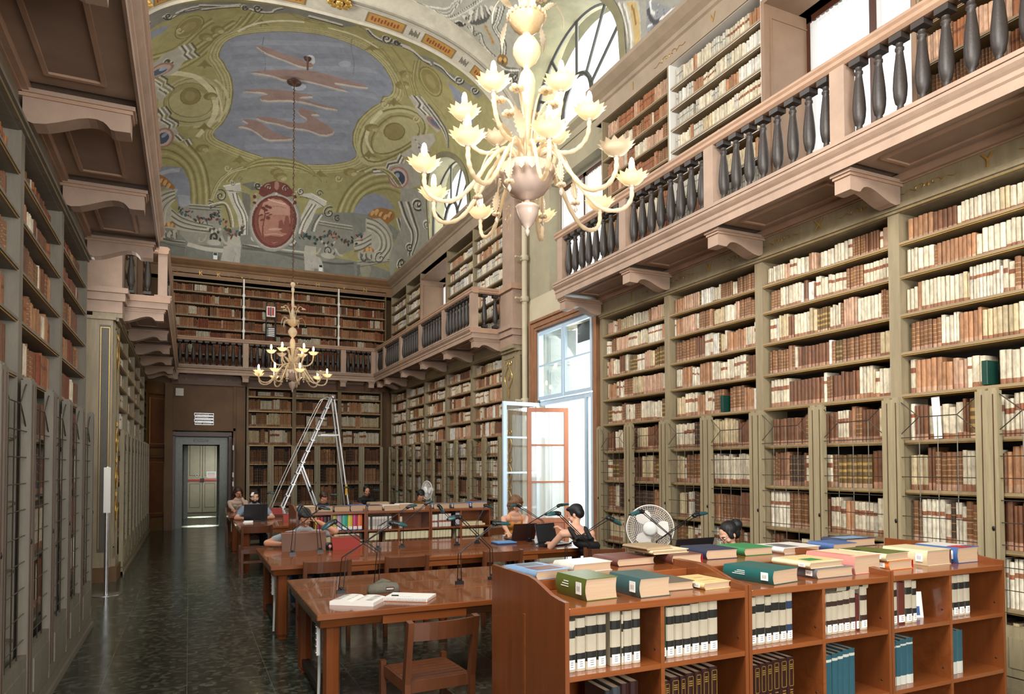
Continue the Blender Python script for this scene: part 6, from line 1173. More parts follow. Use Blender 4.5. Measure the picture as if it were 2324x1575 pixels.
def chandelier(cx, cy, ztop_chain, label, rot=0.0, power=1.5):
    t = thing('glass_chandelier', label, 'chandelier', (cx, cy, 3.5), 0, 'milky glass chandeliers')
    b = MB()
    b.lathe([(.0, 3.50), (.012, 3.51), (.02, 3.54), (.012, 3.56), (.05, 3.60), (.085, 3.68), (.09, 3.71), (.098, 3.72), (.085, 3.735), (.03, 3.76), (.02, 3.79)], cx, cy, 'glass_pink', 20); part(b, 'drop_finial', t)
    b = MB(); b.lathe([(.03, 3.78), (.06, 3.79), (.13, 3.83), (.185, 3.90), (.20, 3.95), (.215, 3.96), (.225, 4.0), (.21, 4.03), (.17, 4.04), (.05, 4.045)], cx, cy, 'glass_pink', 32)
    for k in range(20): a = 2 * PI * k / 20; leafy(b, (cx + .225 * cos(a), cy + .225 * sin(a), 4.01), (cos(a) * .25, sin(a) * .25, -1), .085, .026, 'glass_milk', 2)
    part(b, 'bowl', t)
    b = MB(); b.lathe([(.05, 4.04), (.028, 4.08), (.024, 4.30), (.03, 4.42), (.045, 4.50), (.062, 4.62), (.066, 4.70), (.05, 4.76), (.022, 4.80), (.03, 4.82), (.075, 4.86), (.105, 4.92), (.105, 4.97), (.07, 5.03), (.03, 5.06), (.035, 5.08)], cx, cy, 'glass_milk', 24, wav=.02, wn=12); part(b, 'stem', t)
    b = MB(); b.lathe([(.03, 5.07), (.05, 5.08), (.10, 5.12), (.135, 5.18), (.142, 5.21), (.13, 5.22), (.05, 5.20)], cx, cy, 'amber', 28, wav=.03, wn=14)
    for k in range(24): a = 2 * PI * k / 24; b.ball((cx + .145 * cos(a), cy + .145 * sin(a), 5.21), .014, .014, .018, 'glass_milk', 6, 4)
    part(b, 'dish', t)
    b = MB(); b.lathe([(.03, 5.20), (.045, 5.28), (.055, 5.36), (.035, 5.46), (.02, 5.52), (.03, 5.56), (.035, 5.7), (.02, 5.82), (.018, 5.88), (.032, 5.92), (.04, 5.98), (.02, 6.02), (.05, 6.06), (.06, 6.10), (.035, 6.14), (.0, 6.15)], cx, cy, 'glass_milk', 20); part(b, 'upper_stem', t)
    for k in range(5):
        a = 2 * PI * (k + .3) / 5 + rot; b = MB(); c, s = cos(a), sin(a)
        b.tube(smoothp([(cx + .04 * c, cy + .04 * s, 5.2), (cx + .09 * c, cy + .09 * s, 5.45), (cx + .16 * c, cy + .16 * s, 5.58), (cx + .24 * c, cy + .24 * s, 5.52)]), .007, 'glass_milk', 6)
        flower(b, (cx + .25 * c, cy + .25 * s, 5.50), .04); leafy(b, (cx + .12 * c, cy + .12 * s, 5.24), (c * .9, s * .9, .35), .12, .03); leafy(b, (cx + .23 * c, cy + .23 * s, 5.27), (c * .3, s * .3, -1), .2, .022)
        part(b, 'flower_spray', t)
    def arm(a, r, zc, ctrl, lit=True):
        c, s = cos(a), sin(a); b = MB(); pts = smoothp([(cx + q[0] * c, cy + q[0] * s, q[1]) for q in ctrl], 3)
        b.tube(pts, [.0165 + .0022 * cos(i * 1.5) for i in range(len(pts))], 'glass_milk', 8); ar = part(b, 'arm', t)
        inst(CUP_ME, 'cup', ar, (cx + r * c, cy + r * s, zc), a); inst(CAN_ME, 'candle', ar, (cx + r * c, cy + r * s, zc))
        if lit:
            inst(BULB_ME, 'bulb', ar, (cx + r * c, cy + r * s, zc))
            d = bpy.data.lights.new('bulb_light', 'POINT'); d.energy = power; d.color = (1.0, .66, .34); d.shadow_soft_size = .025
            l = bpy.data.objects.new('bulb_light', d); COL.objects.link(l); l.location = (cx + r * c, cy + r * s, zc + .14); fit_parent(l, ar)
    for k in range(9): arm(2 * PI * k / 9 + rot, .80, 3.90, [(.06, 4.03), (.10, 4.14), (.17, 4.17), (.27, 4.10), (.42, 3.86), (.56, 3.70), (.72, 3.69), (.80, 3.77), (.80, 3.885)], k != 7)
    for k in range(6): arm(2 * PI * k / 6 + rot + .35, .48, 4.42, [(.05, 4.03), (.07, 4.15), (.14, 4.20), (.26, 4.14), (.38, 4.16), (.47, 4.27), (.48, 4.405)], k != 1)
    for k in range(6):
        a = 2 * PI * (k + .5) / 6 + rot; c, s = cos(a), sin(a); b = MB()
        b.tube(smoothp([(cx + .03 * c, cy + .03 * s, 4.03), (cx + .06 * c, cy + .06 * s, 4.35), (cx + .13 * c, cy + .13 * s, 4.55), (cx + .21 * c, cy + .21 * s, 4.56)]), .009, 'glass_milk', 6); flower(b, (cx + .22 * c, cy + .22 * s, 4.54), .045)
        leafy(b, (cx + .1 * c, cy + .1 * s, 4.22), (c, s, 1.0), .24, .04); part(b, 'leaf_spray', t)
        b = MB(); b.tube(smoothp([(cx + .08 * c, cy + .08 * s, 4.1), (cx + .26 * c, cy + .26 * s, 4.2), (cx + .36 * c, cy + .36 * s, 4.0), (cx + .38 * c, cy + .38 * s, 3.82)]), .007, 'glass_milk', 5)
        leafy(b, (cx + .37 * c, cy + .37 * s, 3.96), (c * .1, s * .1, -1), .17, .03); flower(b, (cx + .38 * c, cy + .38 * s, 3.78), .03); b.lathe([(0, -.05), (.018, -.02), (.0, .02)], cx + .38 * c, cy + .38 * s, 'glass_pink', 6, 3.75)
        part(b, 'pendant', t)
    b = MB(); z = 6.14; k = 0
    while z < ztop_chain:
        b.tube([(cx + .02 * cos(k), cy + .02 * sin(k), z), (cx - .02 * cos(k), cy - .02 * sin(k), z + .06)], .010, 'dark_wood', 5, False); b.tube([(cx - .025 * cos(k), cy - .025 * sin(k), z + .06), (cx + .02 * cos(k), cy + .02 * sin(k), z + .10)], .012, 'brown_wall', 5, False); z += .09; k += 1.9
    b.lathe([(.0, -.12), (.03, -.1), (.05, -.06), (.16, -.03), (.17, -.01), (.06, .0)], cx, cy, 'dark_wood', 16, ztop_chain)
    part(b, 'chain', t)
    return t
chandelier(2.33, 4.74, 10.25, 'large milky glass chandelier with lit candle bulbs, hanging nearest the viewer', .25)
chandelier(2.21, 17.2, 11.0, 'distant milky glass chandelier hanging on a long chain before the back wall', .6, 12)
m_ = MB(); m_.lathe([(.0, -.3), (.02, -.28), (.02, -.1), (.07, -.05), (.09, 0)], 2.36, 16.1, 'dark_wood', 10, 11.04); tag(m_.build('ceiling_hook'), 'small dark hook in the painted sky above the far chandelier', 'hook')

# ------------------------------------------------------------------ reading tables
def table(x0, x1, y0, y1, label, legs_mid=True):
    t = thing('reading_table', label, 'table', ((x0 + x1) / 2, (y0 + y1) / 2, 0), 0, 'long reading tables'); H = .76
    b = MB()
    b.box(x0 + .02, x1, y0 + .02, y1 - .02, H - .05, H - .004, 'red_wood'); b.box(x0, x1, y0, y0 + .55, H - .045, H, 'red_wood'); b.box(x0, x1, y1 - .55, y1, H - .045, H, 'red_wood'); b.box(x0, x1, y0 + .556, y1 - .556, H - .045, H, 'red_wood')
    b.prism([(y0 + .02, H - .045), (y0 + .07, H - .11), (y1 - .07, H - .11), (y1 - .02, H - .045)], x0 + .03, x1 - .03, 'x', 'red_wood')
    part(b, 'tabletop', t, .006)
    n = max(2, int(round((x1 - x0) / 1.85)) + 1)
    for i in range(n):
        x = x0 + .13 + (x1 - x0 - .26) * i / (n - 1)
        for y in (y0 + .18, y1 - .18):
            l = MB(); l.lathe([(.045, 0), (.045, .02), (.058, .05), (.058, H - .105)], x, y, 'red_wood_v', 8, smooth=False); part(l, 'leg', t)
        if i in (0,):
            g = MB(); g.box(x - .03, x + .03, y0 + .22, y1 - .22, .07, .12, 'black_metal'); part(g, 'stretcher', t)
    for i in range(int((x1 - x0) / .95)):
        x = x0 + .45 + i * .95; d = MB(); d.box(x, x + .62, y0 + .015, y0 + .05, H - .105, H - .05, 'red_wood'); part(d, 'apron_panel', t)
    return t
T3 = table(.78, 4.65, 4.78, 6.36, 'nearest long wooden reading table, holding an open book and a notebook')
T2 = table(.74, 4.45, 7.28, 8.98, 'second long reading table, where the man in the grey shirt reads')
T1 = table(.74, 4.45, 12.15, 13.8, 'third reading table, with the open black laptop at its left end')
T0 = table(.72, 4.45, 15.0, 16.5, 'rearmost dim reading table')
def power_strip(x, y, lab, n=8):
    t = thing('power_strip', lab, 'power strip', (x, y, .3), 0, 'white cable channels on the table ends'); b = MB(); b.box(x - .012, x + .012, y, y + .045, .42, .64, 'plastic_white'); 
    for k in range(5): b.box(x - .02, x - .012, y - .006, y + .05, .44 + .045 * k, .446 + .045 * k, 'steel')
    part(b, 'body', t); b = MB(); b.tube(smoothp([(x + .02, y + .1, .66), (x + .025, y + .1, .3), (x + .02, y + .12, .02)]), .012, 'plastic_white', 6); part(b, 'cable', t)
for x, y, lab in ((.835, 5.05, 'white slotted cable channel on the nearest table leg'), (.80, 7.62, 'white slotted cable channel under the left end of the second table'), (.82, 12.55, 'white slotted cable channel under the left end of the third table'), (.80, 15.3, 'white slotted cable channel under the rearmost table')): power_strip(x, y, lab)

# ------------------------------------------------------------------ chairs
def chair_proto():
    t = thing('wooden_chair', 'chair', 'chair'); m = 'chair_wood'
    b = MB()
    for k in range(7): y = -.19 + k * .058; b.box(-.20, .20, y, y + .046, .425, .443, m)
    b.box(-.21, .21, -.205, -.185, .37, .44, m); b.box(-.21, .21, .205, .225, .37, .44, m); b.box(-.215, -.195, -.2, .22, .37, .44, m); b.box(.195, .215, -.2, .22, .37, .44, m)
    part(b, 'seat', t)
    for sx in (-1, 1):
        l = MB(); l.beam((sx * .215, -.225, 0), (sx * .215, -.225, .47), .036, .045, m, (0, 1, 0)); part(l, 'leg', t)
        l = MB(); l.beam((sx * .215, .235, 0), (sx * .215, .235, .45), .036, .05, m, (0, 1, 0)); l.beam((sx * .215, .235, .44), (sx * .215, .30, .82), .036, .05, m, (0, 1, 0)); part(l, 'rear_leg', t)
        s = MB(); s.beam((sx * .215, -.225, .20), (sx * .215, .235, .20), .02, .035, m); part(s, 'stretcher', t)
    s = MB(); s.beam((-.215, .235, .24), (.215, .235, .24), .02, .035, m); part(s, 'stretcher', t)
    b = MB(); vs = []; n = 8
    for i in range(n + 1):
        x = -.20 + .40 * i / n; yb = .03 * (1 - (x / .2) ** 2)
        for (dy, z) in ((0, .70), (0, .81), (.02, .81), (.02, .70)): vs.append((x, .275 + yb + dy + (z - .7) * .15, z))
    fs = [];
    for i in range(n):
        for j in range(4): fs.append((i * 4 + j, i * 4 + (j + 1) % 4, (i + 1) * 4 + (j + 1) % 4, (i + 1) * 4 + j))
    b.add(vs, fs + [(0, 1, 2, 3), tuple(n * 4 + j for j in (3, 2, 1, 0))], m, None, False); part(b, 'backrest', t)
    return t
CH0 = chair_proto(); chs = []
# position of the seat centre, direction the back faces (rz: back towards +Y at 0)
CHAIRS = [
 (1.40, 4.36, PI + .06, 'dark wooden chair pushed out in front of the nearest table, left of the low bookcase'),
 (2.55, 4.62, PI, 'chair partly hidden behind the low bookcase at the nearest table'),
 (1.25, 7.33, PI, 'leftmost chair tucked under the near side of the second table'),
 (2.06, 7.33, PI, 'second chair from left tucked under the second table'),
 (3.14, 7.31, PI, 'third chair from left at the second table'),
 (1.30, 9.25, 0, 'chair under the man in the grey shirt'),
 (4.35, 9.40, .1, 'chair under the woman in the orange top'),
 (4.38, 6.98, PI - .45, 'chair under the woman in the black top'),
 (5.05, 5.35, -PI / 2 + .2, 'chair under the dark haired reader at the right'),
 (.98, 11.98, PI, 'chair at the left corner of the third table'),
 (1.12, 14.12, 0, 'chair under the man with the black laptop'),
 (.98, 16.75, 0, 'chair under the distant reader in pale clothes'),
 (2.40, 14.05, 0, 'chair behind the third table, right of the black laptop'),
]
for i, (x, y, rz, lab) in enumerate(CHAIRS):
    c = CH0 if i == 0 else copy_tree(CH0); c.location = (x, y, 0); c.rotation_euler = (0, 0, rz); c['label'] = lab; c['group'] = 'wooden slatted chairs at the tables'
for nm, c_, ro in (('cover_olive', '586428', .35), ('cover_teal_mottled', '3f5f60', .3), ('cover_brown', '5f574b', .5), ('cover_yellow', 'd3bd84', .45), ('cover_cream', 'dccfa8', .4), ('cover_teal', '1f5a58', .4), ('cover_navy', '252f48', .5), ('cover_blue', '3f5f93', .45), ('cover_green', '2f7d4a', .5), ('cover_grey', '6a6c70', .4), ('cover_wine', '6b4038', .35), ('cover_pink', 'd48a80', .35), ('cover_orange', 'd8793a', .4), ('cover_white', 'dcdad2', .4), ('cover_lightblue', '7fa0c4', .35), ('cover_tan', '9a8466', .5)):
    mat(nm, c_, ro, noise=.15, nscale=12)
# ------------------------------------------------------------------ low bookcases
def low_bookcase(x0, x1, yf, yb, ztop, rows, label, group):
    t = thing('low_bookcase', label, 'bookcase', ((x0 + x1) / 2, (yf + yb) / 2, 0), 0, group); m = 'red_wood'; ym = (yf + yb) / 2
    zt = lambda y: ztop + .055 * min(1, max(0, (min(y - yf, yb - y) - .10) / .14))
    for x in (x0, x1 - .022):
        e = MB(); pr = [(yf, 0), (yf, ztop + .028), (yf + .06, ztop + .03), (yf + .14, ztop + .04), (yf + .30, ztop + .085), (yf + .38, ztop + .095), (yb, ztop + .095), (yb, 0)]
        e.prism(pr, x, x + .022, 'x', 'red_wood_v'); xx = x - .004 if x == x0 else x + .022
        e.box(min(xx, xx + .004), max(xx, xx + .004), ym - .012, ym + .012, 0, ztop - .1, m); part(e, 'end_panel', t, .003)
    b = MB(); b.box(x0 + .022, x1 - .022, yf - .004, yb, ztop - .035, ztop, m); b.box(x0 + .022, x1 - .022, yf + .46, yb, ztop, ztop + .055, m); part(b, 'top', t, .003)
    b = MB(); b.box(x0 + .022, x1 - .022, ym - .01, ym + .01, 0, ztop - .035, m); part(b, 'back_panel', t)
    b = MB(); b.box((x0 + x1) / 2 - .011, (x0 + x1) / 2 + .011, yf + .002, yb, 0, ztop - .035, m); part(b, 'divider', t)
    for z in rows + [.08]:
        b = MB(); b.box(x0 + .022, x1 - .022, yf + .004, yb, z - .025, z, m); part(b, 'shelf', t)
        for xc in ((x0 + x1) / 2 - .012, x1 - .023):
            b = MB(); b.ball((xc, yf + .05, z + .06), .004, .006, .006, 'black', 6, 4); part(b, 'shelf_peg', t)
    return t
NX = [1.55 + 1.087 * k for k in range(4)]
for k in range(3): low_bookcase(NX[k], NX[k + 1] - .004, 2.78, 3.62, 1.10, [.79, .43], 'reddish wooden low bookcase in front, ' + ['nearest unit with the tall end panel', 'middle unit of the three', 'right unit of the three'][k], 'low bookcases in the foreground')
FX = [1.34 + .967 * k for k in range(4)]
for k in range(3): low_bookcase(FX[k], FX[k + 1] - .004, 9.95, 10.75, 1.10, [.835, .56, .3], 'reddish wooden low bookcase beyond the second table, ' + ['left unit with the coloured binders', 'middle unit of the three', 'right unit beside the open window'][k], 'low bookcases beyond the second table')

def stand_book(x, yf, z, w, h, d, col, bands, label, group, name='reference_volume', sticker=True, frame=None, tilt=0.0, top=None, cat='book'):
    z += .001
    t = thing(name, label, cat, (x + w / 2, yf + d / 2, z), 0, group); t.rotation_euler = (0, tilt, 0)
    M0 = Matrix.Identity(4); b = MB(); x0, x1 = x, x + w
    zs = sorted({0, 1} | {q for a, e, _ in bands for q in (a, e)}); sec = [(0, .5), (.12, .15), (.5, 0), (.88, .15), (1, .5)]; dd = min(.018, w * .35)
    for j in range(len(zs) - 1):
        zm = (zs[j] + zs[j + 1]) / 2; c = lin(col)
        for a, e, cc in bands:
            if a < zm < e: c = lin(cc)
        v = [(x0 + w * p, yf + q * dd, z + h * zz) for zz in (zs[j], zs[j + 1]) for p, q in sec]; n = len(sec)
        b.add(v, [(i, i + 1, n + i + 1, n + i) for i in range(n - 1)], 'gloss_attr', c, False)
    y0 = yf + .5 * dd
    for xx in (x0, x1 - .0025): b.box(xx, xx + .0025, y0, yf + d, z, z + h, 'gloss_attr', lin(top or col))
    part(b, 'cover', t)
    p = MB(); p.box(x0 + .003, x1 - .003, y0 + .002, yf + d - .006, z + .004, z + h - .005, 'pages'); part(p, 'page_block', t)
    if sticker:
        s = MB(); s.add([(x0 + w * .12, yf + .15 * dd - .0008, z + .012), (x0 + w * .5, yf - .0012, z + .012), (x0 + w * .88, yf + .15 * dd - .0008, z + .012), (x0 + w * .88, yf + .15 * dd - .0008, z + .055), (x0 + w * .5, yf - .0012, z + .055), (x0 + w * .12, yf + .15 * dd - .0008, z + .055)], [(0, 1, 4, 5), (1, 2, 3, 4)], 'paper')
        for q in (.022, .032, .042): s.box(x0 + w * .35, x0 + w * .65, yf - .0016, yf - .0012, z + q, z + q + .003, 'steel')
        part(s, 'shelf_label', t)
    if frame:
        f = MB(); yq = yf - .0015
        for (a, e, q0, q1) in ((.18, .82, .93, .94), (.18, .82, .42, .43), (.18, .23, .42, .94), (.77, .82, .42, .94)): f.box(x0 + w * a, x0 + w * e, yq, yf + .003, z + h * q0, z + h * q1, frame)
        for q in (.84, .80, .76, .34, .29, .25, .2): f.box(x0 + w * .3, x0 + w * .7, yq, yf + .003, z + h * q, z + h * (q + .018), frame)
        part(f, 'gilt_frame', t)
    return t
CRM, BK = 'b9ad97', '23221f'
two = ((.16, .34, BK), (.66, .82, BK))
def run(xs, yf, z, hs, colf, lab, group, **kw):
    n = len(xs)
    for i, (x, w) in enumerate(xs):
        h = hs if not isinstance(hs, (list, tuple)) else hs[i]
        side = ('leftmost' if i == 0 else 'rightmost' if i == n - 1 else ORDN[i] + ' from the left'); stand_book(x, yf, z, w, h, kw.get('d', .19), *colf(i), lab + ', ' + side, group, **{k: v for k, v in kw.items() if k != 'd'})
ORDN = ['first', 'second', 'third', 'fourth', 'fifth', 'sixth', 'seventh', 'eighth', 'ninth', 'tenth']
def spread(x, ws, gaps={}):
    o = []
    for i, w_ in enumerate(ws): x += gaps.get(i, 0); o.append((x, w_ - .0015)); x += w_
    return o
G1_ = 'cream volumes with two dark bands'
NY = 2.84
run(spread(1.575, [.022, .046, .054, .062, .052, .060, .012, .054, .048], {5: .022}), NY, .79, [.235, .235, .245, .25, .25, .262, .24, .255, .258], lambda i: (CRM, two), 'cream black banded volume, first bay of near low bookcase', G1_)
run(spread(2.13, [.030, .052, .052, .050, .055, .058, .062], {}), NY, .79, [.25, .25, .25, .25, .255, .258, .262], lambda i: ('2d3a28' if i == 0 else CRM, () if i == 0 else two), 'cream black banded volume, second bay of near low bookcase', G1_)
run(spread(2.665, [.03, .056, .062, .045, .058, .05, .045]), NY, .79, [.25, .255, .262, .25, .262, .258, .262], lambda i: (CRM, ((.16, .34, '2b3a55'), (.66, .82, '2b3a55')) if i == 6 else two), 'cream dark banded volume, third bay of near low bookcase', G1_)
run(spread(3.215, [.055, .04, .05, .046, .052, .045, .03, .058], {7: .012}), NY, .79, [.225, .23, .23, .232, .235, .24, .21, .25], lambda i: ('5a2420' if i == 6 else CRM, () if i == 6 else ((.2, .34, '3a2620'), (.68, .8, '3a2620'))), 'brown banded volume, fourth bay of near low bookcase', G1_)
stand_book(3.22, NY, 1.022, .038, .26, .16, CRM, ((.3, .42, BK), (.7, .82, BK)), 'cream volume lying across the tops of the books in the fourth bay', G1_, sticker=False, tilt=0)
_l = [o for o in COL.objects if o.get('label') == 'cream volume lying across the tops of the books in the fourth bay'][0]
_l.rotation_euler = (0, PI / 2, 0)
_l.location = (3.36, 2.93, 1.043)
run(spread(3.76, [.05, .052, .072, .062, .04], {}), NY, .79, [.255, .255, .25, .262, .25], lambda i: ('5e2a22' if i == 2 else CRM, () if i == 2 else two), 'volume in fifth bay of near low bookcase', G1_)
run(spread(4.32, [.06, .055, .062, .055]), NY, .79, .255, lambda i: (CRM, two), 'cream volume, last bay of near low bookcase', G1_)
G2_ = 'burgundy volumes with gilt frames'
run(spread(2.14, [.042, .06, .036, .056, .046, .05, .055]), NY, .43, [.25, .262, .262, .27, .272, .28, .285], lambda i: ('2e1210', ()), 'burgundy gilt framed volume, second bay, lower shelf', G2_, frame='gilt', sticker=False)
run(spread(2.675, [.05, .046, .044, .044, .052, .056, .05]), NY, .43, [.25, .255, .26, .262, .268, .27, .272], lambda i: ('2e1210', ()), 'burgundy gilt framed volume, third bay, lower shelf', G2_, frame='gilt', sticker=False)
run(spread(1.80, [.04, .05, .05, .055]), NY, .43, [.25, .26, .27, .275], lambda i: (['26282c', '3a3d42', '2e1210', '2e1210'][i], ()), 'dark glossy volume, first bay, lower shelf', 'dark volumes low in the first bay', sticker=False, frame=None)
G3_ = 'teal volumes on the lower shelf'
run(spread(3.235, [.075, .046, .042, .05, .045], {}), NY, .43, [.245, .25, .255, .262, .265], lambda i: ('2c5560', ((.84, .9, 'c8c8bc'),)), 'teal volume, fourth bay, lower shelf', G3_, sticker=False)
run(spread(3.775, [.07, .04, .055, .058], {}), NY, .43, [.26, .262, .268, .272], lambda i: ('2c5560', ((0, .2, 'c8c8bc'), (.86, .9, 'c8c8bc'))), 'teal volume with white foot label, fifth bay, lower shelf', G3_, sticker=False)
run(spread(4.36, [.055, .055], {}), NY, .43, .27, lambda i: ('2c5560', ((0, .28, 'c8c8bc'),)), 'teal volume, last bay, lower shelf', G3_, sticker=False)
t = thing('picture_frame', 'small framed white, yellow and blue card leaning in the fifth bay', 'frame', (4.12, 2.9, .79)); M_ = Matrix.Translation((4.12, 2.93, .79)) @ Matrix.Rotation(-.28, 4, 'Z') @ Matrix.Rotation(-.12, 4, 'X')
f = MB(M_); f.box(-.075, .075, 0, .008, 0, .16, 'white_paint'); part(f, 'frame', t); f = MB(M_); f.box(-.067, .067, -.002, 0, .008, .152, 'paper'); f.box(-.067, -.045, -.003, -.002, .06, .15, 'gilt'); f.box(-.067, .05, -.003, -.002, .015, .07, 'cover_blue'); part(f, 'card', t)

# far low bookcase contents
FYf = 10.0
run(spread(1.60, [.03, .045, .045, .05, .055]), FYf, .835, .2, lambda i: (['d0a52c', '9c2430', '8d202c', '3a1a1c', '2a1416'][i], ((0, .15, 'd8d4cc'),)), 'binder behind the man in the grey shirt', 'books in the far low bookcase', sticker=False)
run(spread(1.845, [.055, .07, .085, .07, .07, .07]), FYf, .835, .215, lambda i: (['a9b23c', 'b08fa0', '2f9c86', 'c9bb38', 'b02a62', 'd96a34'][i], ((0, .06, '38508c'),)), 'bright coloured binder in the far low bookcase', 'bright coloured binders', name='binder', cat='binder')
run(spread(2.35, [.03, .05, .04, .045, .042, .045, .042], {1: .03, 6: .02}), FYf, .835, .18, lambda i: ('c9c4bc', ((.25, .8, 'a8a29a'),)), 'grey white volume, third bay of far low bookcase', 'books in the far low bookcase', sticker=False)
run(spread(2.81, [.045]), FYf, .835, .17, lambda i: ('cfc8b6', ((.4, .6, '9c8a62'),)), 'single pale volume in the nearly empty far bay', 'books in the far low bookcase', sticker=False)
run(spread(3.30, [.05, .05, .06, .045, .045, .045, .09], {2: .02, 6: .07}), FYf, .835, [.18, .18, .19, .19, .19, .19, .215], lambda i: (['d8d3c9', 'd8d3c9', 'cfc6b8', 'd8cfc6', 'd8cfc6', 'cfc0b4', '3d3a42'][i], ((.35, .5, '8a4a34'),) if i != 6 else ((.1, .9, 'b5b0b4'),)), 'pale volume, fifth bay of far low bookcase', 'books in the far low bookcase', sticker=False)
for k in range(2):
    t = thing('lying_volume', 'pale volume lying flat in the last bay of the far low bookcase, ' + ('lower' if k == 0 else 'upper'), 'book', (3.98, 10.1, .835 + .03 * k), 0, 'books in the far low bookcase'); b = MB(); b.box(3.79, 4.17 - .05 * k, 10.0, 10.17, .836 + .03 * k, .864 + .03 * k, 'cover_cream'); part(b, 'cover', t)
b4 = ((.3, .52, '5a4028'),)
for k, (x, ws) in enumerate(((1.66, [.06, .06, .05]), (1.86, [.075, .075, .07, .07, .075, .045]), (2.36, [.07, .075]), (2.60, [.07, .07, .06]), (2.82, [.055, .05, .07, .07, .07, .07, .065]), (3.31, [.04, .045, .045, .045, .045, .045, .045]), (3.70, [.04]), (3.79, [.07, .07, .075, .075, .07]))):
    run(spread(x, ws), FYf, .56, .225, lambda i: (('d6cba6', b4) if not (k == 1 and i == 5) else ('2a2418', ((.2, .3, 'b39a5a'), (.5, .6, 'b39a5a')))), 'cream volume, lower row of far low bookcase, %s cluster' % ORDN[k], 'cream volumes on the lower row beyond the table', sticker=False)

# books lying on top
def lying(xl, yf, w, L, th, z, cover, label, group='books lying on the near low bookcase', rz=0.0, pages='pages', edge=None, title=None, sticker=True, spine_round=True, decor=()):
    """flat book: spine along its left side, page ends towards the viewer"""
    t = thing('lying_book', label, 'book', (xl + w / 2, yf + L / 2, z), rz, group); x0, x1, y0, y1 = xl, xl + w, yf, yf + L; c = .003
    M_ = Matrix.Translation((xl + w / 2, yf + L / 2, 0)) @ Matrix.Rotation(rz, 4, 'Z') @ Matrix.Translation((-(xl + w / 2), -(yf + L / 2), 0))
    b = MB(M_); b.box(x0, x1, y0, y1, z, z + c, cover); b.box(x0, x1, y0, y1, z + th - c, z + th, cover)
    n = 6; v = []
    for i in range(n + 1):
        a = i / n; bul = .012 * sin(PI * a) * (1 if spine_round else 0) ; v += [(x0 - bul, y0, z + th * a), (x0 - bul, y1, z + th * a)]
    b.add(v, [(2 * i, 2 * i + 1, 2 * i + 3, 2 * i + 2) for i in range(n)], cover, None, True)
    if edge: b.box(x1 - .002, x1, y0, y1, z, z + th, edge)
    part(b, 'cover', t)
    p = MB(M_); v = []
    for i in range(n + 1):
        a = i / n; bul = .010 * sin(PI * a); v += [(x0 - bul + .004, y0 + .005, z + c + (th - 2 * c) * a), (x1 - .005 - bul * .6, y0 + .005, z + c + (th - 2 * c) * a), (x1 - .005 - bul * .6, y1 - .005, z + c + (th - 2 * c) * a), (x0 - bul + .004, y1 - .005, z + c + (th - 2 * c) * a)]
    p.add(v, [(4 * i + j, 4 * i + (j + 1) % 4, 4 * i + 4 + (j + 1) % 4, 4 * i + 4 + j) for i in range(n) for j in range(4)], pages); part(p, 'page_block', t)
    if sticker:
        s = MB(M_); s.box(x0 - .0145, x0 - .012, y0 + .03, y0 + .075, z + th * .25, z + th * .8, 'paper'); 
        for k in range(3): s.box(x0 - .0152, x0 - .0145, y0 + .042 + .009 * k, y0 + .0445 + .009 * k, z + th * .38, z + th * .62, 'steel')
        part(s, 'shelf_label', t)
    for di, (a0, a1, q0, q1, mm) in enumerate(decor):
        s = MB(M_); s.box(x0 + w * a0, x0 + w * a1, y0 + L * q0, y0 + L * q1, z + th - .001, z + th + .001 * (di + 1), mm); part(s, 'cover_art', t)
    if title:
        for k, q in enumerate((.5, .62, .74)): s = MB(M_); s.box(x0 - .0135, x0 - .011, y0 + L * .55, y0 + L * (.8 - .05 * k), z + th * (q - .04), z + th * q, title); part(s, 'lettering', t)
    return t
z0 = 1.101
lying(1.72, 2.89, .185, .265, .105, z0, 'cover_olive', 'thick olive green dictionary at the front corner of the near low bookcase', rz=.06, title='paper')
lying(2.00, 2.84, .185, .26, .095, z0, 'cover_teal_mottled', 'thick book with mottled blue green spine, right of the olive dictionary', rz=.04)
lying(2.21, 2.93, .20, .20, .045, z0, 'cover_brown', 'thin grey brown book between the mottled blue book and the yellow one', sticker=False)
lying(2.43, 2.88, .18, .25, .036, z0, 'cover_yellow', 'pale yellow book with red page edges', rz=.05, edge='red', decor=((.2, .8, .3, .32, 'gilt'), (.35, .65, .6, .62, 'gilt')))
lying(1.62, 3.25, .21, .30, .045, z0 + .055, 'cover_lightblue', 'book with a glossy pictured cover at the back left corner of the near low bookcase', rz=.15, sticker=False, decor=((.1, .9, .1, .5, 'cover_wine'), (.2, .8, .6, .9, 'cover_grey')))
lying(1.92, 3.36, .26, .20, .05, z0 + .055, 'cover_white', 'white glossy magazine volume behind the olive dictionary', sticker=False, rz=.1)
lying(2.28, 3.46, .27, .26, .045, z0 + .055, 'cover_wine', 'wine red marbled book behind the mottled blue book', rz=.05, sticker=False)
lying(2.62, 3.36, .21, .30, .06, z0 + .055, 'cover_wine', 'book with a bright red edge under a stack of two', edge='red', sticker=False, rz=-.05)
lying(2.50, 3.42, .27, .24, .022, z0 + .117, 'cover_cream', 'thin pale book in the middle of the small stack', sticker=False, rz=.06)
lying(2.47, 3.45, .20, .22, .02, z0 + .140, 'cover_tan', 'small tan book on top of the small stack', sticker=False, rz=.1)
lying(2.96, 3.46, .24, .28, .06, z0 + .055, 'cover_navy', 'thick navy covered book behind the teal encyclopedia', sticker=False, rz=-.04)
lying(3.30, 3.50, .24, .27, .05, z0 + .055, 'cover_green', 'green covered thick book behind the teal encyclopedia', sticker=False)
lying(2.84, 2.85, .225, .33, .078, z0, 'cover_teal', 'large teal encyclopedia volume with white spine lettering', rz=.17, title='paper')
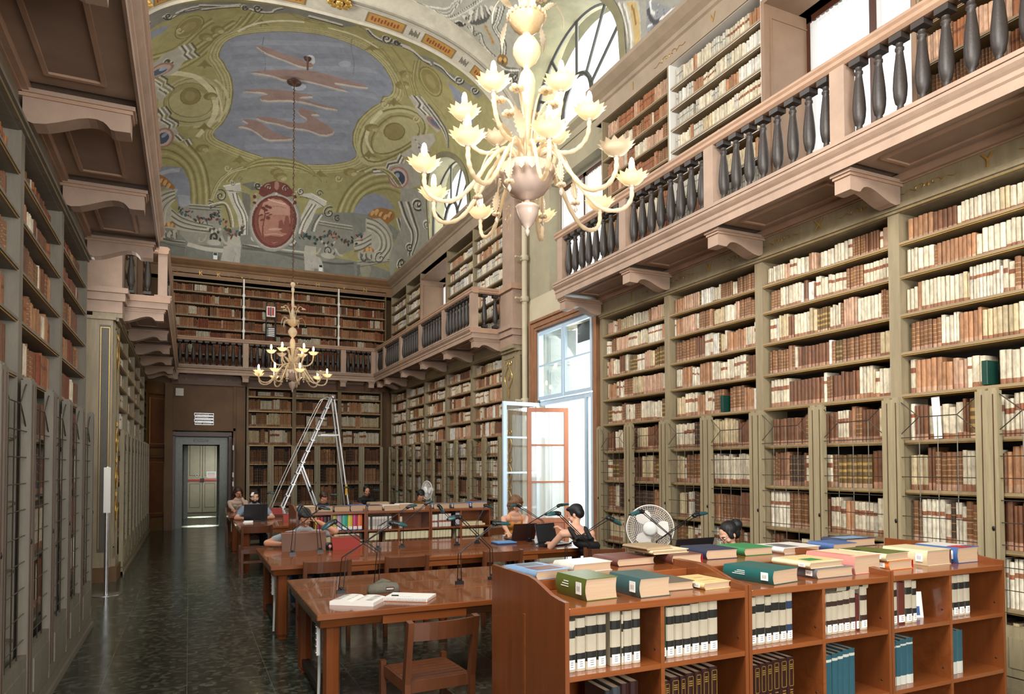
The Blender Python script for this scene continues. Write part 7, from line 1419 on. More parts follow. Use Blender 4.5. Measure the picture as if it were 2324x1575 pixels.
lying(3.24, 2.88, .30, .27, .055, z0, 'cover_grey', 'dark grey hardback under the cream year book', rz=.03)
lying(3.20, 2.90, .28, .27, .035, z0 + .057, 'cover_cream', 'cream year book with a garden picture, on the grey hardback', rz=.06, decor=((.1, .95, .1, .9, 'cover_yellow'), (.2, .6, .2, .5, 'cover_green')))
lying(3.56, 2.90, .24, .34, .105, z0, 'cover_pink', 'thick cream and pink book with green squiggles on its spine', rz=.06, sticker=False, decor=((.05, .95, .05, .95, 'cover_cream'), (.0, .2, .1, .9, 'cover_pink')))
lying(3.60, 3.46, .33, .27, .04, z0 + .055, 'cover_white', 'large white and grey map book behind the stacks', sticker=False, decor=((.1, .5, .1, .8, 'cover_grey'),))
lying(3.90, 2.92, .22, .26, .055, z0, 'cover_orange', 'orange backed book with red cover, under the green and cream one', edge='red', rz=.03)
lying(3.86, 2.93, .24, .32, .045, z0 + .057, 'cover_cream', 'cream spined book with small dark pictures on the orange book', rz=.1, decor=((.0, 1, .0, 1, 'cover_olive'), (.0, .15, .2, .35, 'black'), (.0, .15, .6, .75, 'black')))
lying(4.28, 2.94, .24, .31, .098, z0, 'cover_cream', 'thick cream book with large black spine letters', rz=.03, edge='cover_wine', title='black')
lying(4.58, 2.93, .215, .30, .102, z0, 'cover_blue', 'thick blue and white book at the right end of the near low bookcase', rz=.0, decor=((.02, .98, .3, .98, 'cover_white'), (.1, .6, .0, .3, 'red')))
lying(4.30, 3.55, .30, .22, .055, z0 + .055, 'cover_navy', 'dark blue pictured book at the back of the near low bookcase', sticker=False, decor=((.1, .9, .2, .8, 'cover_lightblue'),))
lying(4.02, 3.42, .22, .22, .05, z0 + .055, 'cover_blue', 'blue covered book half hidden behind the cream ones', sticker=False)
gF = 'books lying on the far low bookcase'
for (x, w_, th, c_, lb, y_) in ((1.40, .24, .085, 'cover_cream', 'cream dictionary at the left end of the far low bookcase', 10.05), (1.62, .24, .085, 'cover_navy', 'purple grey book, second on the far low bookcase', 10.05), (1.88, .22, .075, 'cover_brown', 'dark brown book, third on the far low bookcase', 10.05), (2.11, .22, .085, 'cover_blue', 'blue book, fourth on the far low bookcase', 10.05),
    (2.36, .21, .075, 'cover_navy', 'navy book right of the blue one on the far low bookcase', 10.05), (2.60, .23, .07, 'cover_white', 'white book, sixth on the far low bookcase', 10.05), (2.84, .22, .08, 'cover_white', 'white book, seventh on the far low bookcase', 10.12), (3.08, .24, .075, 'cover_olive', 'dark olive book, eighth on the far low bookcase', 10.15),
    (3.36, .25, .075, 'cover_grey', 'grey paperback volume with coloured corner, ninth on the far low bookcase', 10.05), (3.68, .25, .07, 'cover_grey', 'grey paperback volume, tenth on the far low bookcase', 10.05), (3.98, .25, .085, 'cover_blue', 'dark blue book at the right end of the far low bookcase', 10.05)):
    lying(x, y_, w_, .26, th, 1.101, c_, lb, gF, decor=((.7, .95, .1, .3, 'cover_lightblue'),) if c_ == 'cover_grey' else ())
lying(2.47, 10.4, .30, .2, .045, 1.156, 'cover_tan', 'tan book lying at the back of the far low bookcase', gF, sticker=False)
# ------------------------------------------------------------------ reading lamps
LAMPS = [ # y, base (x), elbow (x, z), head joint (x, z), head tip (x, z), label
 (5.50, 1.08, (1.10, 1.04), (1.48, 1.29), (1.60, 1.26), 'leftmost lamp on the nearest table, its arm reaching right'),
 (5.60, 1.38, (1.40, 1.05), (1.05, 1.31), (.95, 1.25), 'second lamp on the nearest table, its arm reaching left'),
 (5.50, 2.06, (2.06, 1.02), (2.38, 1.25), (2.52, 1.24), 'third lamp on the nearest table, arm crossing rightwards'),
 (5.60, 2.40, (2.39, 1.03), (2.10, 1.31), (1.99, 1.29), 'fourth lamp on the nearest table, arm crossing leftwards'),
 (5.50, 3.08, (3.08, 1.03), (3.53, 1.26), (3.66, 1.19), 'fifth lamp on the nearest table, before the woman in black'),
 (5.60, 3.39, (3.39, 1.01), (3.06, 1.31), (2.93, 1.30), 'sixth on the nearest table, crossing the woman in black'),
 (5.50, 4.06, (4.07, 1.02), (4.53, 1.25), (4.68, 1.27), 'seventh lamp on the nearest table, right of the white fan'),
 (5.60, 4.32, (4.32, 1.05), (3.98, 1.30), (3.84, 1.27), 'eighth lamp on the nearest table, its head before the white fan'),
 (8.15, 1.06, (1.08, 1.04), (1.36, 1.27), (1.47, 1.25), 'lamp in front of the wooden book stand, arm to the right'),
 (8.25, 1.38, (1.35, 1.07), (1.17, 1.30), (1.13, 1.23), 'lamp over the head of the man in the grey shirt'),
 (8.15, 2.03, (2.04, 1.04), (2.39, 1.25), (2.50, 1.27), 'third lamp on the second table'),
 (8.25, 2.35, (2.35, 1.03), (2.65, 1.28), (2.74, 1.31), 'fourth lamp on the second table'),
 (8.15, 3.02, (3.02, 1.01), (2.78, 1.26), (2.84, 1.16), 'fifth lamp on the second table, head hanging down'),
 (8.25, 3.33, (3.33, 1.03), (3.44, 1.24), (3.54, 1.20), 'sixth lamp on the second table, small teal head'),
 (8.15, 4.02, (4.02, 1.00), (4.45, 1.21), (4.60, 1.23), 'lamp in front of the bright window pane'),
 (8.25, 4.29, (4.27, 1.01), (3.92, 1.22), (3.78, 1.22), 'lamp before the face of the woman in the orange top'),
 (12.95, 1.18, (1.16, 1.02), (1.26, 1.28), (1.38, 1.26), 'lamp on the third table, right of the black laptop'),
 (12.95, 2.10, (2.10, 1.04), (1.99, 1.30), (1.98, 1.38), 'lamp on the third table, left of the ladder'),
 (12.95, 2.36, (2.36, 1.02), (2.36, 1.22), (2.48, 1.22), 'lamp on the third table, under the ladder'),
 (15.7, 3.14, (3.14, 1.05), (3.14, 1.26), (3.26, 1.27), 'lamp on the rearmost table, left'),
 (15.7, 3.80, (3.80, 1.02), (3.80, 1.20), (3.94, 1.19), 'lamp on the rearmost table, middle'),
 (15.7, 4.30, (4.30, 1.00), (4.28, 1.16), (4.40, 1.16), 'lamp on the rearmost table, right'),
]
for (y, bx, el, hj, tip, lb) in LAMPS:
    t = thing('reading_lamp', 'black rod ' + lb, 'lamp', (bx, y, .76), 0, 'black rod reading lamps')
    b = MB(); b.box(bx - .035, bx + .035, y - .015, y + .015, .76, .785, 'black'); b.ball((bx, y, .80), .014, .02, .014, 'black', 8, 5); part(b, 'base', t)
    for s in (-1, 1):
        r = MB(); dy = .018 * s; r.tube([(bx + .022 * s, y + dy * .5, .775), (el[0] + .018 * s, y + dy, el[1]), (hj[0] + .008 * s, y + dy, hj[1] + .012 * s)], .0042, 'black_metal', 6, True, False); part(r, 'rod', t)
    d = Vector((tip[0] - hj[0], 0, tip[1] - hj[1])); L = d.length; d.normalize(); u = Vector((-d.z, 0, d.x)); u = u if u.z > 0 else -u
    h = MB(); c0 = Vector((hj[0], y, hj[1])); sec = []
    for q, wd, th in ((-.02, .016, .014), (.01, .026, .026), (.05, .030, .028), (L * .85, .034, .020), (L, .028, .010)): sec.append((c0 + d * q, wd, th))
    v = []
    for c, wd, th in sec: v += [c + Vector((0, wd, 0)) + u * th * .4, c + Vector((0, wd * .7, 0)) + u * th, c + Vector((0, -wd * .7, 0)) + u * th, c + Vector((0, -wd, 0)) + u * th * .4, c + Vector((0, -wd, 0)) - u * th * .3, c + Vector((0, wd, 0)) - u * th * .3]
    fs = [(i * 6 + j, i * 6 + (j + 1) % 6, i * 6 + 6 + (j + 1) % 6, i * 6 + 6 + j) for i in range(4) for j in range(6)]
    h.add(v[:18], [f for f in fs if max(f) < 18], 'black', None, True); h.add(v[12:], [tuple(i - 12 for i in f) for f in fs if min(f) >= 12], 'teal', None, True)
    h.add(v, [(5, 4, 3, 2, 1, 0), (24, 25, 26, 27, 28, 29)], 'black'); h.ball(c0, .022, .03, .022, 'black', 10, 6); part(h, 'lamp_head', t)

# ------------------------------------------------------------------ things on the tables
ZT = .7605
t = thing('open_book', 'open thick paper book lying face up near the corner of the nearest table', 'book', (1.12, 5.08, ZT)); M_ = Matrix.Translation((1.12, 5.08, ZT)) @ Matrix.Rotation(-.62, 4, 'Z')
b = MB(M_)
for s in (-1, 1):
    v = []; n = 8
    for i in range(n + 1):
        x = s * .165 * i / n; zz = .030 + .010 * sin(PI * i / n * .9) - .010 * (i / n) + .004
        if i == 0: zz = .026
        v += [(x, -.12, zz), (x, .12, zz), (x, -.12, 0), (x, .12, 0)]
    fs = [];
    for i in range(n): a = 4 * i; fs += [(a, a + 4, a + 5, a + 1), (a, a + 2, a + 6, a + 4), (a + 1, a + 5, a + 7, a + 3)]
    b.add(v, fs + [(4 * n, 4 * n + 2, 4 * n + 3, 4 * n + 1)], 'paper', None, False)
part(b, 'page_block', t)
b = MB(M_)
for s in (-1, 1):
    for k in range(15):
        if k in (5, 9): continue
        b.box(s * .03 if s > 0 else -.145, .145 if s > 0 else -.03, -.095 + .013 * k, -.0925 + .013 * k, .0375, .0382, 'steel')
part(b, 'printed_lines', t)
t = thing('spiral_notebook', 'white spiral notebook with orange edge lying on the nearest table', 'notebook', (1.50, 5.06, ZT)); M_ = Matrix.Translation((1.50, 5.06, ZT)) @ Matrix.Rotation(-.60, 4, 'Z')
b = MB(M_); b.box(-.17, .17, -.12, .12, .0, .003, 'cover_orange'); part(b, 'back_cover', t); b = MB(M_); b.box(-.17, .17, -.12, .12, .003, .022, 'paper'); part(b, 'page_block', t)
b = MB(M_)
for k in range(34): b.tube([(-.16 + .0097 * k, -.112, .024), (-.16 + .0097 * k, -.124, .020), (-.16 + .0097 * k, -.126, .006), (-.16 + .0097 * k, -.114, .0)], .0014, 'steel', 4, False)
part(b, 'spiral', t)
t = thing('pen', 'black and clear ballpoint pen lying on the open spiral notebook', 'pen', (1.42, 5.1, .785)); M_ = Matrix.Translation((1.44, 5.07, .7875)) @ Matrix.Rotation(-.55, 4, 'Z')
b = MB(M_); b.tube([(-.075, 0, 0), (-.02, 0, 0)], .005, 'black', 8); part(b, 'cap', t); b = MB(M_); b.tube([(-.02, 0, 0), (.07, 0, 0)], .004, 'plastic_white', 8); part(b, 'barrel', t)
t = thing('pencil_case', 'grey olive cloth pencil case with open zip on the nearest table', 'pencil case', (1.40, 5.42, ZT)); M_ = Matrix.Translation((1.39, 5.40, ZT)) @ Matrix.Rotation(-.12, 4, 'Z')
mat('case_cloth', '6b675a', .85, noise=.2, nscale=30, bump=.3, bscale=120)
b = MB(M_); sec = [(-.125, .025, .030), (-.11, .045, .06), (-.06, .052, .075), (0, .054, .085), (.06, .052, .075), (.105, .045, .07), (.12, .03, .045)]; v = []
for x, ry, rz_ in sec: v += [(x, -ry, 0), (x, -ry * 1.05, rz_ * .5), (x, -ry * .6, rz_), (x, ry * .6, rz_), (x, ry * 1.05, rz_ * .5), (x, ry, 0)]
b.add(v, [(i * 6 + j, i * 6 + (j + 1) % 6, i * 6 + 6 + (j + 1) % 6, i * 6 + 6 + j) for i in range(6) for j in range(6)] + [(5, 4, 3, 2, 1, 0), tuple(36 + j for j in range(6))], 'case_cloth', None, True); part(b, 'pouch', t)
b = MB(M_); b.prism([(-.07, .074), (-.01, .108), (.05, .088), (.05, .08), (-.01, .086)], -.012, .02, 'y', 'case_cloth'); part(b, 'zip_flap', t)
b = MB(M_); b.box(.01, .075, -.0585, -.053, .022, .050, 'dark_wood'); q = .016
while q < .068: b.box(q, q + .004, -.0595, -.0585, .031, .041, 'paper'); q += .0068
part(b, 'brand_patch', t)
def slanted_stand(x0, x1, y, h, m, label, front=None):
    t = thing('book_stand', label, 'book stand', ((x0 + x1) / 2, y, ZT)); b = MB()
    v = [(x0, y, ZT), (x1, y, ZT), (x1, y + .10, ZT + h), (x0, y + .10, ZT + h)]; b.add(v + [(p[0], p[1] + .022, p[2]) for p in v], [(0, 1, 2, 3), (7, 6, 5, 4), (0, 4, 5, 1), (3, 2, 6, 7), (0, 3, 7, 4), (1, 5, 6, 2)], m); part(b, 'board', t)
    b = MB(); b.box(x0, x1, y + .095, y + .20, ZT + h - .012, ZT + h + .004, 'red_wood'); b.box(x0 + .03, x0 + .05, y + .1, y + .22, ZT, ZT + h, 'red_wood'); b.box(x1 - .05, x1 - .03, y + .1, y + .22, ZT, ZT + h, 'red_wood'); part(b, 'support', t)
slanted_stand(.98, 1.49, 8.42, .21, 'brown_panel', 'dark brown wooden book stand in front of the man in grey')
slanted_stand(1.54, 1.87, 8.32, .145, 'red_cloth', 'red backed book stand on the second table')
slanted_stand(1.55, 2.0, 13.1, .12, 'red_cloth', 'red backed book stand on the third table beside the laptop')
slanted_stand(1.35, 1.75, 14.95, .13, 'red_cloth', 'dim red book stand on the rearmost table')
t = thing('round_tin', 'small round patterned tin between the two book stands', 'tin', (1.50, 8.5, ZT)); b = MB(); b.lathe([(.04, 0), (.045, .02), (.04, .08), (.0, .085)], 1.515, 8.42, 'black', 14, ZT); part(b, 'body', t); b = MB(); b.ball((1.515, 8.375, ZT + .045), .02, .006, .02, 'cover_pink', 8, 5); part(b, 'motif', t)
def laptop(cx, cy, rz, w, d, lid_ang, label, m='black', scr='screen', h=None):
    """rz=0: hinge to +Y, screen faces -Y"""
    t = thing('laptop', label, 'laptop', (cx, cy, ZT), rz); M_ = Matrix.Translation((cx, cy, ZT)) @ Matrix.Rotation(rz, 4, 'Z')
    b = MB(M_); b.box(-w / 2, w / 2, -d, 0, .004, .022, m); part(b, 'base', t, .003)
    k = MB(M_)
    for i in range(5):
        for j in range(12): k.box(-w * .42 + w * .07 * j, -w * .42 + w * .07 * j + w * .06, -d * .45 + i * d * .075, -d * .45 + i * d * .075 + d * .06, .022, .024, 'black_matte')
    part(k, 'keyboard', t)
    L = MB(M_ @ Matrix.Translation((0, 0, .02)) @ Matrix.Rotation(-lid_ang, 4, 'X')); hh = h or d; L.box(-w / 2, w / 2, -.002, .008, 0, hh, m); lid = part(L, 'lid', t, .003)
    S = MB(M_ @ Matrix.Translation((0, 0, .02)) @ Matrix.Rotation(-lid_ang, 4, 'X')); S.box(-w / 2 + .015, w / 2 - .015, -.004, -.002, .02, hh - .015, scr); part(S, 'screen', lid)
laptop(1.09, 13.30, PI, .40, .26, .22, 'open black laptop, lid towards the viewer, left end of the third table', h=.30)
laptop(4.02, 8.34, PI, .34, .23, .35, 'dark brown laptop lid before the woman in the orange top', 'dark_lid', h=.22) if mat('dark_lid', '33211d', .35) else 0
laptop(4.10, 7.78, .35, .36, .24, .25, 'black laptop, dark screen towards the viewer, before the woman in black', h=.245)
laptop(4.30, 5.30, PI + .05, .46, .24, .30, 'black laptop before the reader with a bun', h=.30)
t = thing('blue_notebook', 'light blue notebooks stacked on the second table', 'notebook', (3.62, 8.1, ZT)); b = MB(); b.box(3.50, 3.76, 7.98, 8.20, ZT, ZT + .014, 'cover_navy'); part(b, 'lower_notebook', t); b = MB(); b.box(3.51, 3.77, 8.0, 8.21, ZT + .015, ZT + .026, 'cover_lightblue2'); 
mat('cover_lightblue2', '5f9ad0', .4); part(b, 'upper_notebook', t)
b = MB(); r = random.Random(5)
for k in range(7):
    pts = []; cx, cy = 3.88 + r.uniform(-.05, .08), 7.62 + r.uniform(-.05, .05)
    for i in range(9): a = i * .9 + k; pts.append((cx + (.05 + .03 * r.random()) * cos(a), cy + .05 * sin(a), ZT + .006 + .012 * r.random() + .003 * k))
    b.tube(smoothp(pts), .004, 'black', 5)
tag(b.build('cable_coil'), 'tangled black cables heaped between the two laptops', 'cable')
b = MB(); b.box(3.90, 4.03, 7.50, 7.555, ZT, ZT + .03, 'black'); tag(b.build('power_adapter', None, .004), 'black power adapter beside the tangled cables', 'adapter')
b = MB(); b.box(.86, 1.02, 13.0, 13.14, ZT, ZT + .012, 'paper'); b.box(.88, 1.03, 13.05, 13.19, ZT + .012, ZT + .03, 'paper'); tag(b.build('paper_stack'), 'white papers left of the black laptop on the third table', 'papers')

# ------------------------------------------------------------------ ladder
t = thing('step_ladder', 'tall aluminium double ladder standing open before the back bookcases', 'ladder', (2.7, 17.3, 0)); TOPX, TOPZ = 3.13, 3.42
def rail(a, c, w_=.03, h_=.085, name='rail'):
    b = MB(); b.beam(a, c, w_, h_, 'aluminium', (0, 1, 0)); part(b, name, t)
for dy in (-.22, .22):
    rail((1.67, 17.3 + dy * 1.25, 0), (TOPX, 17.3 + dy * .8, TOPZ)); rail((3.62, 17.3 + dy * 1.2, 0), (TOPX + .04, 17.3 + dy * .8, TOPZ))
for k in range(12):
    f = (k + 1) / 13; x = 1.67 + (TOPX - 1.67) * f; z = TOPZ * f; b = MB(); b.box(x - .045, x + .045, 17.3 - .27 + .09 * f, 17.3 + .27 - .09 * f, z - .012, z + .012, 'aluminium'); part(b, 'step', t)
for dy in (-.26, .26): b = MB(); b.tube(smoothp([(1.60, 17.3 + dy, .1), (1.62, 17.3 + dy, .55), (2.85, 17.3 + dy * .85, 3.3), (2.98, 17.3 + dy * .8, 3.42), (3.08, 17.3 + dy * .8, 3.40)]), .012, 'aluminium', 6); part(b, 'handrail', t)
b = MB(); b.beam((2.86, 17.08, 2.5), (3.30, 17.08, 2.5), .02, .03, 'aluminium'); b.beam((2.86, 17.52, 2.5), (3.30, 17.52, 2.5), .02, .03, 'aluminium'); part(b, 'spreader', t)
b = MB(); b.beam((2.42, 17.06, 1.8), (3.0, 17.06, .2), .018, .035, 'aluminium'); b.beam((2.42, 17.5, 1.8), (3.0, 17.5, .2), .018, .035, 'aluminium'); part(b, 'brace', t)
b = MB(); b.box(3.43, 3.48, 17.0, 17.02, 1.05, 1.3, 'label_yellow') if mat('label_yellow', 'd8a820', .5) else 0; part(b, 'warning_label', t, label='yellow warning label')
b = MB(); b.lathe([(.0, -.035), (.05, -.03), (.05, .03), (.0, .035)], TOPX + .02, 17.08, 'aluminium', 12, TOPZ - .01, (0, 1, 0)); b.lathe([(.0, -.035), (.05, -.03), (.05, .03), (.0, .035)], TOPX + .02, 17.5, 'aluminium', 12, TOPZ - .01, (0, 1, 0)); part(b, 'hinge', t)

# ------------------------------------------------------------------ fans
def fan(cx, cy, zc, R0, yaw, label, full=True):
    t = thing('pedestal_fan', label, 'fan', (cx, cy, 0), 0, 'white pedestal fans'); M_ = Matrix.Translation((cx, cy, zc)) @ Matrix.Rotation(yaw, 4, 'Z')   # faces local -Y
    g = MB(M_)
    for s in (-1, 1):
        for k in range(56):
            a = 2 * PI * k / 56; g.tube([(.05 * cos(a), -.05 * (1 if s < 0 else -.2) , .05 * sin(a)), (R0 * .6 * cos(a), s * .05, R0 * .6 * sin(a)), (R0 * cos(a), 0, R0 * sin(a))], .0011, 'white_paint', 3, False, False)
        for q in (.3, .38, .46, .54, .62, .7, .78, .85, .93): g.tube([(R0 * q * cos(2 * PI * k / 40), s * .05 * (1 if q < .7 else .6), R0 * q * sin(2 * PI * k / 40)) for k in range(41)], .0012, 'white_paint', 3, False, False)
    g.tube([(R0 * cos(2 * PI * k / 48), 0, R0 * sin(2 * PI * k / 48)) for k in range(49)], .008, 'white_paint', 6, False)
    part(g, 'guard', t)
    b = MB(M_ @ Matrix.Rotation(0, 4, 'X')); vs = []
    b.lathe([(.0, 0), (.06, .003), (.08, .014), (.082, .03)], 0, 0, 'plastic_white', 24)
    b.v = [tuple((M_ @ Vector((p[0], -(.075 - p[2]), p[1])))) for p in [tuple((M_.inverted() @ Vector(v))) for v in b.v]]
    part(b, 'hub_cap', t)
    b = MB(M_)
    for k in range(3):
        a0 = 2 * PI * k / 3; v = []
        for i in range(7):
            r = .05 + (R0 * .8 - .05) * i / 6; w_ = .35 + .25 * sin(i / 6 * PI)
            for s in (-1, 0, 1): v.append((r * cos(a0 + s * w_), s * .018, r * sin(a0 + s * w_)))
        b.add(v, [(3 * i + j, 3 * i + j + 1, 3 * i + 4 + j, 3 * i + 3 + j) for i in range(6) for j in range(2)], 'white_paint', None, True)
    part(b, 'blade', t)
    b = MB(M_); b.ball((0, .10, 0), .06, .09, .06, 'plastic_white', 14, 8); part(b, 'motor', t)
    b = MB(); o = M_ @ Vector((0, .11, 0)); b.tube([(o.x, o.y, 0.03), (o.x, o.y, zc - .03)], .014, 'plastic_white', 8); part(b, 'pole', t)
    b = MB(); b.lathe([(.0, 0), (.2, 0), (.2, .015), (.05, .035), (.0, .04)], o.x, o.y, 'plastic_white', 24); part(b, 'base', t)
fan(4.98, 6.85, 1.0, .275, -.62, 'white pedestal fan with round wire guard, right of the woman in black')
fan(4.70, 14.55, 1.22, .2, -1.3, 'small white fan turned sideways before the far right bookcase')

# ------------------------------------------------------------------ sign post by the left pier
t = thing('sign_post', 'brushed steel post on a round floor plate with a white sign seen edge on', 'sign post', (-1.02, 11.03, 0))
b = MB(); b.lathe([(.0, 0), (.20, 0), (.20, .006), (.19, .009), (.0, .01)], -1.02, 11.03, 'steel', 40); part(b, 'base', t)
b = MB(); b.tube([(-1.02, 11.03, .009), (-1.02, 11.03, 1.75)], .028, 'steel', 16); part(b, 'pole', t)
b = MB(); b.obox((-1.015, 10.985, 1.43), (.038, -.012, 0), (.004, .012, 0), (0, 0, .31), 'paper'); part(b, 'sign_panel', t)
# ------------------------------------------------------------------ hand truck on the back gallery
t = thing('hand_truck', 'black tubular stand with red and white sticker on the back gallery', 'stand', (2.1, 21.25, 4.54)); b = MB(); cx, y = 2.12, 21.28
b.tube([(cx - .135, y, 4.55), (cx - .125, y, 6.42)] + [(cx - .125 * cos(PI * i / 10), y, 6.45 + .13 * sin(PI * i / 10)) for i in range(11)] + [(cx + .125, y, 6.42), (cx + .135, y, 4.55)], .022, 'black_metal', 8, True, False); part(b, 'frame', t)
b = MB(); b.box(cx - .12, cx + .12, y - .02, y - .01, 6.10, 6.40, 'paper'); b.box(cx - .09, cx - .03, y - .024, y - .02, 6.14, 6.37, 'red'); b.box(cx + .03, cx + .085, y - .024, y - .02, 6.14, 6.37, 'red'); b.box(cx - .02, cx + .015, y - .024, y - .02, 6.12, 6.38, 'black'); part(b, 'sticker', t)
b = MB(); b.box(cx - .12, cx + .12, y - .02, y, 5.50, 5.80, 'black'); 
for k in range(5): b.box(cx - .07, cx + .10, y - .026, y - .02, 5.53 + .052 * k, 5.56 + .052 * k, 'paper'); b.box(cx - .105, cx - .085, y - .026, y - .02, 5.535 + .052 * k, 5.555 + .052 * k, 'paper' if k < 4 else 'red')
part(b, 'list_board', t)
b = MB(); b.box(cx - .13, cx + .13, y - .25, y + .02, 4.545, 4.56, 'black_metal'); b.lathe([(.0, -.02), (.09, -.02), (.09, .02), (.0, .02)], cx - .13, y + .08, 'black', 14, 4.64, (1, 0, 0)); b.lathe([(.0, -.02), (.09, -.02), (.09, .02), (.0, .02)], cx + .13, y + .08, 'black', 14, 4.64, (1, 0, 0)); part(b, 'wheels', t)

b = MB(Matrix.Translation((5.845, 3.88, 1.972)) @ Matrix.Rotation(-.06, 4, 'X')); b.box(-.02, -.016, -.035, .035, 0, .36, 'paper'); tag(b.build('paper_slip'), 'long white paper slip leaning among the gated books near the right edge', 'paper')
for y, z, l in ((3.45, 2.385, 'dark green box file on the lowest open shelf under letter Y'), (6.5, 2.385, 'dark green box file on the lowest open shelf under letter V')):
    b = MB(); b.box(5.80, 5.95, y, y + .045, z + .004, z + .2, 'shelf_green') if 'shelf_green' in MATS or mat('shelf_green', '123a30', .4) else 0; tag(b.build('box_file', None, .002), l, 'box')
# ------------------------------------------------------------------ people
mat('skin', 'c98f6f', .5, noise=.08, nscale=8); mat('skin_pale', 'd8a78c', .5, noise=.06, nscale=8)
mat('hair_dark', '1b1513', .6, bump=.6, bscale=70, noise=.3, nscale=60, stretch=(1, 1, .2)); mat('hair_black', '0e0e10', .55, bump=.6, bscale=70, noise=.3, nscale=60, stretch=(1, 1, .2))
mat('hair_brown', '5e3d28', .6, bump=.6, bscale=70, noise=.5, nscale=45, stretch=(1, 1, .3), col2='94704e'); mat('hair_chestnut', '3c241a', .5, noise=.4, nscale=45)
mat('shirt_grey', '9aa0a6', .85, noise=.1, nscale=20); mat('shirt_blue', '7f8fa0', .85, noise=.1, nscale=20); mat('top_orange', 'e0953c', .7); mat('top_black', '111214', .75); mat('blouse', 'd2b8a4', .85)
mat('jeans', '2a3446', .85, noise=.2, nscale=40); mat('trousers_dark', '1d1f26', .85); mat('shoe', '2b2b30', .6); mat('eye_white', 'e6e2dc', .3); mat('iris', '2b1d14', .3); mat('lips', 'a85f50', .5); mat('watch', 'c4c6c8', .25, .8)

def seg(b, p, q, r0, r1, m, n=12, ends=True):
    p, q = Vector(p), Vector(q); k = 5; b.tube([p.lerp(q, i / k) for i in range(k + 1)], [r0 + (r1 - r0) * i / k for i in range(k + 1)], m, n)
    if ends: b.ball(p, r0, r0, r0, m, 12, 8); b.ball(q, r1, r1, r1, m, 12, 8)
def oball(b, c, M, rx, ry, rz, m, n=16, k=10):
    """ellipsoid at local point c of frame M"""
    t = MB(M); t.ball(c, rx, ry, rz, m, n, k); b.add(t.v, t.f, m, None, True)
def ik(a, c, l1, l2, hint):
    a, c = Vector(a), Vector(c); d = c - a; L = min(d.length, (l1 + l2) * .995); dn = d.normalized(); x = (l1 * l1 - l2 * l2 + L * L) / (2 * L); h = math.sqrt(max(l1 * l1 - x * x, 0))
    hv = Vector(hint); hv = (hv - dn * hv.dot(dn)).normalized(); return a + dn * x + hv * h, a + dn * L
def remesh(o, v, it=4):
    m = o.modifiers.new('remesh', 'REMESH'); m.mode = 'VOXEL'; m.voxel_size = v; m.use_smooth_shade = True
    s = o.modifiers.new('smooth', 'SMOOTH'); s.iterations = it; s.factor = .5
